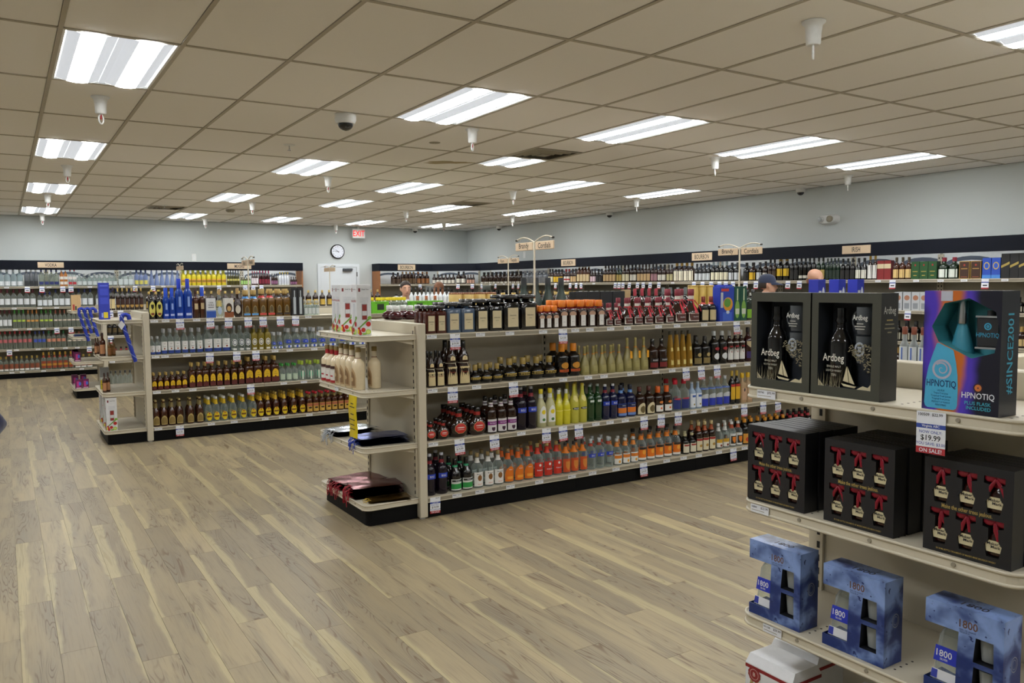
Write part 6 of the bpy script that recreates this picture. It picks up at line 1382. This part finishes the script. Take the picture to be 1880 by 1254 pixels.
# flat foil gift bags with cord handles
def bag_mesh(L, W, mat, seed):
    r = random.Random(seed); n, m_ = 10, 6; v = []; f = []
    ph = r.uniform(0, 6)
    zz = lambda a, b_: .0016*math.sin(a*22+ph)+.0012*math.sin(b_*40+ph*2)+.0016*math.sin(a*40+b_*31)
    for top in (0, 1):
        for i in range(n+1):
            for j in range(m_+1):
                a = -L/2+L*i/n; b_ = -W/2+W*j/m_; ed = min(i, n-i, 1)*min(j, m_-j, 1)
                v.append((a, b_, .0045+zz(a, b_)+(.0022 if top else -.0022)*ed))
    K = (n+1)*(m_+1)
    for i in range(n):
        for j in range(m_):
            q = i*(m_+1)+j; f.append((q, q+1, q+m_+2, q+m_+1)); f.append((K+q, K+q+m_+1, K+q+m_+2, K+q+1))
    return MB().add(v, f, mat, True).mesh('bag')
def cord_mesh(L, W, mat, seed, n=2, drop=.07):
    out = []
    for k in range(n):
        r = random.Random(seed*7+k); b0 = r.uniform(-.3, .3)*W; q = MB(); e = r.uniform(.02, .05)
        q.tube([(-L/2+.01, b0, .006), (-L/2-.008, b0+.004, .010), (-L/2-e, b0+r.uniform(-.02, .02), .004-r.uniform(.0, drop)*.3), (-L/2-e-.006, b0+r.uniform(-.03, .03), -drop*r.uniform(.4, 1)), (-L/2-e+.004, b0+.02, -drop*r.uniform(.8, 1.1)), (-L/2-e+.006, b0+.03, -drop*.3), (-L/2+.004, b0+.035, .006)], .0022, mat, 5); out.append(q.mesh('cord'))
    return out
SPEC.update({'foil_red': ('metal', (112, 8, 18), .2, 30, .25), 'foil_blue': ('metal', (30, 60, 150), .25, 30, .2), 'foil_silver': ('metal', (190, 196, 204), .2, 30, .15), 'foil_gold': ('metal', (150, 118, 62), .35, 30, .15)})
def bags(name, cx, cyy, z, n, L, W, mat, cmat, desc, rz, dz=.0092, ds=.014, drop=.06):
    ms = [bag_mesh(L, W, mat, k+len(name)) for k in range(3)]; cs = [cord_mesh(L, W, cmat, k+3, 2, drop) for k in range(3)]
    r = random.Random(len(desc))
    for k in range(n):
        o = link('gift_bag', ms[k % 3], None, (cx+r.uniform(-ds, ds), cyy+r.uniform(-ds, ds), z+.001+k*dz), rz+r.uniform(-.10, .10))
        tag(o, '%s, %s from the bottom of its pile' % (desc, OD[k]), 'gift bag', desc+'s')
        for c_ in cs[k % 3]: link('cord', c_, o)
bags('r', 2.23, 5.74, ZS[3], 7, .37, .29, 'foil_red', '#a8182c', 'flat red foil bag in the far pile', .12)
bags('s', 2.24, 5.435, ZS[3], 9, .37, .21, 'foil_red', '#a8182c', 'flat red foil bag in the near pile', -.10)
bags('g', 2.27, 5.235, ZS[3], 2, .30, .15, 'foil_gold', '#c9a83c', 'flat gold paper bag beside the red ones', -.15)
bags('b', 2.25, 5.33, ZS[2], 6, .36, .22, 'foil_blue', '#2040b8', 'flat blue foil bag on the third shelf', -.12)
bags('v', 2.21, 5.80, ZS[2], 5, .36, .24, 'foil_silver', '#b9bec6', 'flat silver foil bag on the third shelf', .2)
# yellow hanging strip
P = at(640, 735, 'x', EX-.012); 
t = empty('hanging_strip', (EX-.012, at(648, 770, 'x', EX-.012).y, 0), -math.pi/2); tag(t, 'yellow printed strip hanging below the eggnog shelf', 'sign strip')
z1 = ZS[1]-.030; z0 = at(648, 803, 'x', EX-.012).z
b = MB(); n = 8; hw = .075
for k in range(n): 
    a, c = z0+(z1-z0)*k/n, z0+(z1-z0)*(k+1)/n; ya, yc_ = .004*math.sin(k*.9), .004*math.sin((k+1)*.9)
    b.add([(-hw, ya, a), (hw, ya, a), (hw, yc_, c), (-hw, yc_, c), (-hw, ya+.0008, a), (hw, ya+.0008, a), (hw, yc_+.0008, c), (-hw, yc_+.0008, c)], [(0, 1, 2, 3), (7, 6, 5, 4), (1, 5, 6, 2), (4, 0, 3, 7)], '#e2c81e:.35', True)
b.build('strip', t)
q = MB()
for k, (w, z) in enumerate(((.05, .8), (.09, .72), (.06, .55), (.10, .42), (.08, .3), (.10, .2))): q.box(-w/2, w/2, -.0062, -.0056, z0+(z1-z0)*z, z0+(z1-z0)*z+.006, 'ink')
q.build('printed_lines', t)
# ================================================================ tequila end display
EL = 1.262-ED
def carton_at(name, px, py, z, W, D, H, face, side, lb, rz=0, patches=(), grp=None, texts=()):
    P = inside(at(px, py, 'z', z), W, D); m1, m2 = printed_box(name, W, D, H, face, side, texts, patches); o = link(name, m1, None, (P.x+W/2, P.y+D/2, z+.0008), rz); link('print', m2, o); tag(o, lb, 'gift box', grp); return o
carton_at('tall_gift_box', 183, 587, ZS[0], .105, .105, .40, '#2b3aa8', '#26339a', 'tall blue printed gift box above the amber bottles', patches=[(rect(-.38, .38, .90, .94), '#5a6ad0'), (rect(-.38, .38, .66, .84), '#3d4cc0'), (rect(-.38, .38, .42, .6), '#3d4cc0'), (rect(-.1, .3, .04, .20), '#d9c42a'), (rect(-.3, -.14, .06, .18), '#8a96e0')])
LS = [Shelf('x', EL, z, -math.pi/2, 'cane display %s shelf' % PH[k]) for k, z in enumerate(ZS)]
P_('whk', 'amber_liquor_bottle', 'amber bottle, plain paper label', 'tall', 'd_amber', (.86, 1, .42, '#3a1c12'), [(.1, .5, .8, '#b9825a', 'rect')])
P_('whs', 'amber_liquor_bottle', 'honey bottle, dark cap', 'tall', 'd_gold', (.86, 1, .42, '#2a1c12'), [(.1, .5, .8, '#8a5a2a', 'rect')])
def stand(key, pxs, w, top, z, S, yplane):
    for px in pxs:
        P = at(px, 650, 'y', yplane); a, b_ = at(px-w/2, 650, 'y', yplane), at(px+w/2, 650, 'y', yplane); W = (b_-a).length
        H = max(.12, at(px, top, 'y', yplane).z-z); o = put(key, Vector((P.x, yplane, z+.0008)), 0, W, H, 1, S, 0, px)
stand('whk', [188.5], 12, 611, ZS[1], LS[1], 9.62); stand('whs', [201, 209], 8, 623, ZS[1], LS[1], 9.58); stand('whk', [176, 181], 6, 620, ZS[1], LS[1], 9.95)
stand('whk', [189, 196.5], 8, 684, ZS[2], LS[2], 9.58)
carton_at('snack_pouch', 173.5, 716, ZS[2], .09, .07, .24, '#e0c81e', '#8a8a86', 'gray and yellow pouch carton beside two amber bottles', patches=[(rect(-.5, .5, .55, 1), '#8d8f90'), (rect(-.5, .5, .44, .56), '#d9dad6'), (rect(-.4, .4, .2, .24), '#6a5a1a')])
mary(186, 796.5, ZS[3], 'white vodka carton on the cane display, nearest of three', 0, 'white vodka cartons on the floor shelf'); mary(180, 786.5, ZS[3], 'white vodka carton on the cane display, middle of three', 0, 'white vodka cartons on the floor shelf'); mary(176.5, 778, ZS[3], 'white vodka carton on the cane display, farthest of three', 0, 'white vodka cartons on the floor shelf')
def cane(pts, yplane, r, lb, card=None):
    P = [at(x, y, 'y', yplane) for x, y in pts]; o = P[-1].copy(); t = empty('plush_cane', o); tag(t, lb, 'toy cane', 'blue plush canes')
    rel = [p-o for p in P]; dense = []
    for a, b_ in zip(rel, rel[1:]):
        n = max(2, int((b_-a).length/.012))
        for k in range(n): dense.append(a.lerp(b_, k/n))
    dense.append(rel[-1]); b = MB(); 
    b.tube(dense, [r*(1+.10*math.sin(i*.9)) for i in range(len(dense))], '#1f37a8:.6', 8); b.build('body', t)
    s = MB()       # silver band wound round the shaft
    wind = [p+Vector((math.cos(i*.55), math.sin(i*.55), 0))*r*1.06 for i, p in enumerate(dense)]
    s.tube(wind, r*.16, '#8a98c8:.3', 5); s.build('winding', t)
    if card:
        c = at(*card, 'y', yplane-r-.006)-o; MB().add([(c.x-.035, c.y, c.z), (c.x, c.y, c.z-.05), (c.x+.035, c.y, c.z+.004), (c.x+.002, c.y, c.z+.05)], [(0, 1, 2, 3)], '#dcdce0').build('swing_tag', t)
cane([(237.5, 587), (236, 580), (230, 577), (224.5, 579), (223, 586), (227, 600), (249, 664)], 9.36, .020, 'blue plush cane with white tag hanging in front of the display', (223, 597))
for k, (x0, x1, y1) in enumerate(((146, 163, 626), (157, 168.5, 612), (167, 180, 618))):
    cane([(x0+9, 574), (x0+8, 569), (x0+3.5, 566), (x0-1, 568), (x0-1, 575), (x1, y1)], 13.60-.06*k, .022, 'blue plush cane beside the far display, %s from left' % OD[k])
tags(LS[1], [], []); 
for px, py in ((168, 655), (166, 775)): pass
# ---- far end display
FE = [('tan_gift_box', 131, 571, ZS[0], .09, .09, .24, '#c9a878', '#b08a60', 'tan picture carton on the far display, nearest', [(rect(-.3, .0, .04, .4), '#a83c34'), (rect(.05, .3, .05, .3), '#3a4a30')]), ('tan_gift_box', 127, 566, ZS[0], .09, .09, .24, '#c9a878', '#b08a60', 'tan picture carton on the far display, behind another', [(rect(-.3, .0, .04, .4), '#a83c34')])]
for nm, px, py, z, W, D, H, fc, sd, lb, pt in FE: carton_at(nm, px, py, z, W, D, H, fc, sd, lb, patches=pt, grp='tan cartons')
pp = [(rect(-.3, .1, .2, .8), '#c23a8a'), (ngon(.2, .55, .2, .2, 10), '#4a6ad0'), (rect(-.4, .4, .04, .14), '#d9b0c8')]
for k, (px, py, z) in enumerate(((137, 664, ZS[2]), (131, 657, ZS[2]), (127, 652, ZS[2]), (135, 715, ZS[3]), (131, 707, ZS[3]), (128, 700, ZS[3]), (152, 713, ZS[3]), (148, 704, ZS[3]))):
    carton_at('purple_gift_box', px, py, z, .085, .07, .14, '#6a1c52', '#561444', 'small purple carton, %s on the far display %s shelf' % (OD[k if k < 3 else k-3], 'third' if k < 3 else 'bottom'), patches=pp, grp='purple cartons')
MB_ = MB(); t = empty('fabric_mat', at(152, 618, 'z', ZS[1])); t.location.z = ZS[1]; t.location.x = max(t.location.x, EL+.14); t.location.y = max(t.location.y, FYF+.20); tag(t, 'dark blue folded cloth on the far display second shelf', 'cloth')
MB().bbox(-.11, .11, -.12, .12, .001, .014, '#26345c:.9', .005).build('lower_fold', t); MB().bbox(-.10, .10, -.10, .11, .014, .028, '#26345c:.9', .005).build('upper_fold', t)

# ================================================================ people
def rings(b, secs, mat, n=20, smooth=True):      # secs: (x, y, z, rx, ry)
    v = []; f = []
    for (x, y, z, rx, ry) in secs:
        for k in range(n): a = 2*math.pi*k/n; v.append((x+rx*math.cos(a), y+ry*math.sin(a), z))
    for r in range(len(secs)-1):
        for k in range(n): f.append((r*n+k, r*n+(k+1) % n, (r+1)*n+(k+1) % n, (r+1)*n+k))
    b.add(v, f, mat, smooth); b.add(v[:n], [tuple(range(n-1, -1, -1))], mat); b.add(v[-n:], [tuple(range(n))], mat); return b
def remesh(o, vox):
    md = o.modifiers.new('one_skin', 'REMESH'); md.mode = 'VOXEL'; md.voxel_size = vox; md.use_smooth_shade = True
    sm = o.modifiers.new('soften', 'SMOOTH'); sm.iterations = 3; sm.factor = .5
def person(P, rz, h, lb, hair, top, trousers, hat=None, bald=False, woman=False, elbow=False):
    t = empty('person', P, rz); tag(t, lb, 'person', 'shoppers'); s = h/1.76; zc = 1.76-.235        # chin height
    b = MB(); m = 'skin'
    # head with jaw, brow, nose, ears
    rings(b, [(0, -.045, zc, .022, .022), (0, -.042, zc+.012, .040, .042), (0, -.028, zc+.04, .058, .066), (0, -.012, zc+.075, .068, .084), (0, -.004, zc+.11, .074, .094), (0, .004, zc+.15, .077, .100), (0, .008, zc+.185, .072, .094), (0, .010, zc+.212, .056, .074), (0, .010, zc+.230, .028, .038), (0, .010, zc+.235, .008, .010)], m, 24)
    b.tube([(0, -.092, zc+.118), (0, -.106, zc+.092), (0, -.114, zc+.076), (0, -.092, zc+.068)], [.009, .011, .015, .010], m, 8)
    for sg in (-1, 1):
        b.tube([(sg*.072, .008, zc+.075), (sg*.083, .012, zc+.10), (sg*.084, .016, zc+.128), (sg*.074, .018, zc+.135)], [.009, .014, .014, .008], m, 8)
        b.tube([(sg*.012, -.093, zc+.128), (sg*.045, -.086, zc+.130)], .011, m, 8)
    b.tube([(0, -.098, zc+.046), (.02, -.090, zc+.046), (-.02, -.090, zc+.046), (0, -.098, zc+.042)], .008, m, 8)
    rings(b, [(0, .02, zc-.10, .075, .066), (0, .016, zc-.04, .056, .058), (0, .010, zc+.03, .055, .060)], m, 16)
    # trunk, hips, arms, hands, legs, feet in one skin
    rings(b, [(0, .01, .86, .150, .105), (0, .01, .95, .152, .108), (0, .005, 1.06, .138, .098), (0, 0, 1.22, .158, .112), (0, .005, 1.34, .170, .108), (0, .012, 1.41, .150, .090), (0, .016, 1.46, .085, .066)], m, 24)
    arms = {}
    for sg in (-1, 1):
        el = (sg*.255, .03, 1.10) if not (elbow and sg > 0) else (sg*.30, .06, 1.22); wr = (sg*.245, -.07, .88) if not (elbow and sg > 0) else (sg*.17, -.16, 1.10)
        sh = (sg*.175, .012, 1.385); arms[sg] = (sh, el, wr)
        b.tube([(sg*.10, .012, 1.40), sh, ((sh[0]+el[0])/2, (sh[1]+el[1])/2, (sh[2]+el[2])/2), el, ((el[0]+wr[0])/2, (el[1]+wr[1])/2, (el[2]+wr[2])/2), wr], [.055, .056, .046, .040, .036, .026], m, 12)
        d = (Vector(wr)-Vector(el)).normalized(); pc = Vector(wr)+d*.045
        b.tube([wr, pc, Vector(wr)+d*.09], [.024, .032, .026], m, 10)
        side = d.cross(Vector((0, 0, 1))); side = side.normalized() if side.length > .1 else Vector((0, 1, 0))
        for k, ln in enumerate((.066, .076, .072, .058)):
            f0 = Vector(wr)+d*.088+side*(-.027+.018*k); b.tube([f0, f0+d*ln*.5+Vector((-sg*.006, 0, 0)), f0+d*ln+Vector((-sg*.02, 0, 0))], [.009, .0085, .007], m, 6)
        th = Vector(wr)+d*.03+side*-.03; b.tube([th, th+d*.03+side*-.018, th+d*.06+side*-.02], [.011, .010, .008], m, 6)
        b.tube([(sg*.085, .015, .90), (sg*.095, .005, .70), (sg*.095, 0, .50), (sg*.098, .02, .30), (sg*.10, .03, .09)], [.088, .078, .056, .052, .038], m, 12)
        b.tube([(sg*.10, .05, .045), (sg*.105, -.03, .045), (sg*.115, -.13, .035), (sg*.118, -.17, .030)], [.042, .045, .042, .025], m, 10)
    body = b.build('body', t); remesh(body, .011)
    # eyes and mouth
    for sg in (-1, 1):
        MB().loft([(-.006, .002, .002, 2), (-.004, .0075, .0055, 2), (.0, .009, .007, 2)], 'paper', 12, xf=lambda p: (sg*.030+p[0], -.0905+p[2], zc+.113+p[1])).loft([(-.0085, .0015, .0015, 2), (-.006, .0042, .0042, 2)], 'eye', 10, xf=lambda p: (sg*.030+p[0], -.0905+p[2], zc+.113+p[1])).build('eye', t)
        MB().tube([(sg*.014, -.101, zc+.133), (sg*.032, -.099, zc+.138), (sg*.048, -.088, zc+.134)], .004, hair, 6).build('eyebrow', t)
    MB().tube([(-.022, -.089, zc+.046), (-.008, -.1015, zc+.049), (.008, -.1015, zc+.049), (.022, -.089, zc+.046)], .0045, 'lip', 6).build('lips', t)
    if not bald and not hat:
        hb = MB(); rings(hb, [(0, .030, zc+.075, .070, .080), (0, .026, zc+.11, .082, .092), (0, .016, zc+.15, .0845, .104), (0, .014, zc+.188, .080, .102), (0, .012, zc+.218, .063, .082), (0, .010, zc+.240, .034, .045), (0, .010, zc+.247, .008, .010)], hair, 26)
        if woman: rings(hb, [(0, .06, zc-.20, .050, .022), (0, .066, zc-.10, .085, .045), (0, .055, zc+.0, .095, .060), (0, .045, zc+.10, .092, .075)], hair, 20)
        o = hb.build('hair', t); remesh(o, .009)
    if bald:
        hb = MB(); rings(hb, [(0, .05, zc+.06, .064, .062), (0, .046, zc+.10, .077, .068), (0, .05, zc+.125, .076, .062)], hair, 22); o = hb.build('hair', t); remesh(o, .009)
    if hat:
        rings(MB(), [(0, .010, zc+.140, .086, .108), (0, .010, zc+.150, .0875, .110), (0, .012, zc+.19, .084, .106), (0, .012, zc+.225, .066, .086), (0, .012, zc+.248, .034, .046), (0, .012, zc+.253, .006, .008)], hat, 28).build('cap_crown', t)
        v = []; n = 12
        for zo in (0, -.006):
            for k in range(n+1):
                a = math.pi+math.pi*k/n; v += [(.078*math.cos(a), -.02+.085*math.sin(a)*.9, zc+.148+zo), (.080*math.cos(a), -.04+.155*math.sin(a), zc+.112+zo+.006*abs(math.cos(a)))]
        K = 2*(n+1); f = []
        for k in range(n): q = 2*k; f += [(q, q+1, q+3, q+2), (K+q, K+q+2, K+q+3, K+q+1), (q+1, K+q+1, K+q+3, q+3)]
        MB().add(v, f, hat, True).build('cap_visor', t)
        hb = MB(); rings(hb, [(0, .045, zc+.07, .066, .064), (0, .04, zc+.11, .079, .074), (0, .03, zc+.145, .082, .085)], hair, 22); o = hb.build('hair', t); remesh(o, .009)
    c = MB(); e = .014
    rings(c, [(0, .01, .84, .166, .120), (0, .01, .95, .168, .124), (0, .005, 1.06, .156, .114), (0, 0, 1.22, .174, .128), (0, .005, 1.34, .184, .122), (0, .012, 1.42, .160, .100), (0, .016, 1.475, .076, .072)], top, 24)
    for sg in (-1, 1):
        sh, el, wr = arms[sg]; c.tube([(sg*.10, .012, 1.405), sh, ((sh[0]+el[0])/2, (sh[1]+el[1])/2, (sh[2]+el[2])/2), el, ((el[0]+wr[0])/2, (el[1]+wr[1])/2, (el[2]+wr[2])/2), wr], [.066, .070, .060, .055, .050, .038], top, 12)
    o = c.build('top', t); remesh(o, .012)
    c = MB(); rings(c, [(0, .012, .80, .165, .122), (0, .012, .88, .168, .122), (0, .01, .97, .160, .114)], trousers, 22)
    for sg in (-1, 1): c.tube([(sg*.085, .015, .90), (sg*.095, .005, .70), (sg*.095, 0, .50), (sg*.098, .02, .30), (sg*.10, .03, .06)], [.098, .090, .072, .068, .062], trousers, 14)
    o = c.build('trousers', t); remesh(o, .012)
    for sg in (-1, 1):
        MB().tube([(sg*.10, .07, .05), (sg*.105, -.03, .05), (sg*.115, -.13, .040), (sg*.118, -.185, .034)], [.048, .050, .048, .030], 'shoe', 12).build('shoe', t)
    t.scale = (s, s, s)
def face_dir(v): return math.atan2(v[0], -v[1])
back = Vector((-CF.x, -CF.y, 0))
P = at(745, 530, 'y', 11.5); person((P.x, P.y, 0), face_dir(back+CR*.35), 1.745, 'dark-haired man looking over the lime boxes in the tequila aisle', 'hair_dark', 'cloth_white', 'jeans')
P = at(806, 522, 'y', 11.75); person((P.x, P.y, 0), face_dir(-back), 1.73, 'brown-haired person seen from behind near the white bottles', 'hair_brown', 'cloth_gray', 'jeans', woman=True)
P = at(1410, 515, 'y', 6.85); person((P.x, P.y, 0), face_dir(CR*1.0+back*.2), 1.775, 'man in a dark blue cap looking to the side', 'hair_dark', 'cloth_gray', 'jeans', hat='cap_navy')
P = at(1497, 505, 'y', 6.35); person((P.x, P.y, 0), face_dir(-back*.6+CR), 1.845, 'bald man beyond the blue and white gift boxes', 'hair_brown', 'cloth_gray', 'jeans', bald=True)
P = at(-60, 900, 'y', 3.3); person((-.348, 3.30, 0), face_dir(Vector((.0, -1, 0))), 1.72, 'person in navy fleece whose elbow enters at the picture edge', 'hair_dark', 'cloth_navy', 'cloth_red', elbow=True)
settle()
label_all()
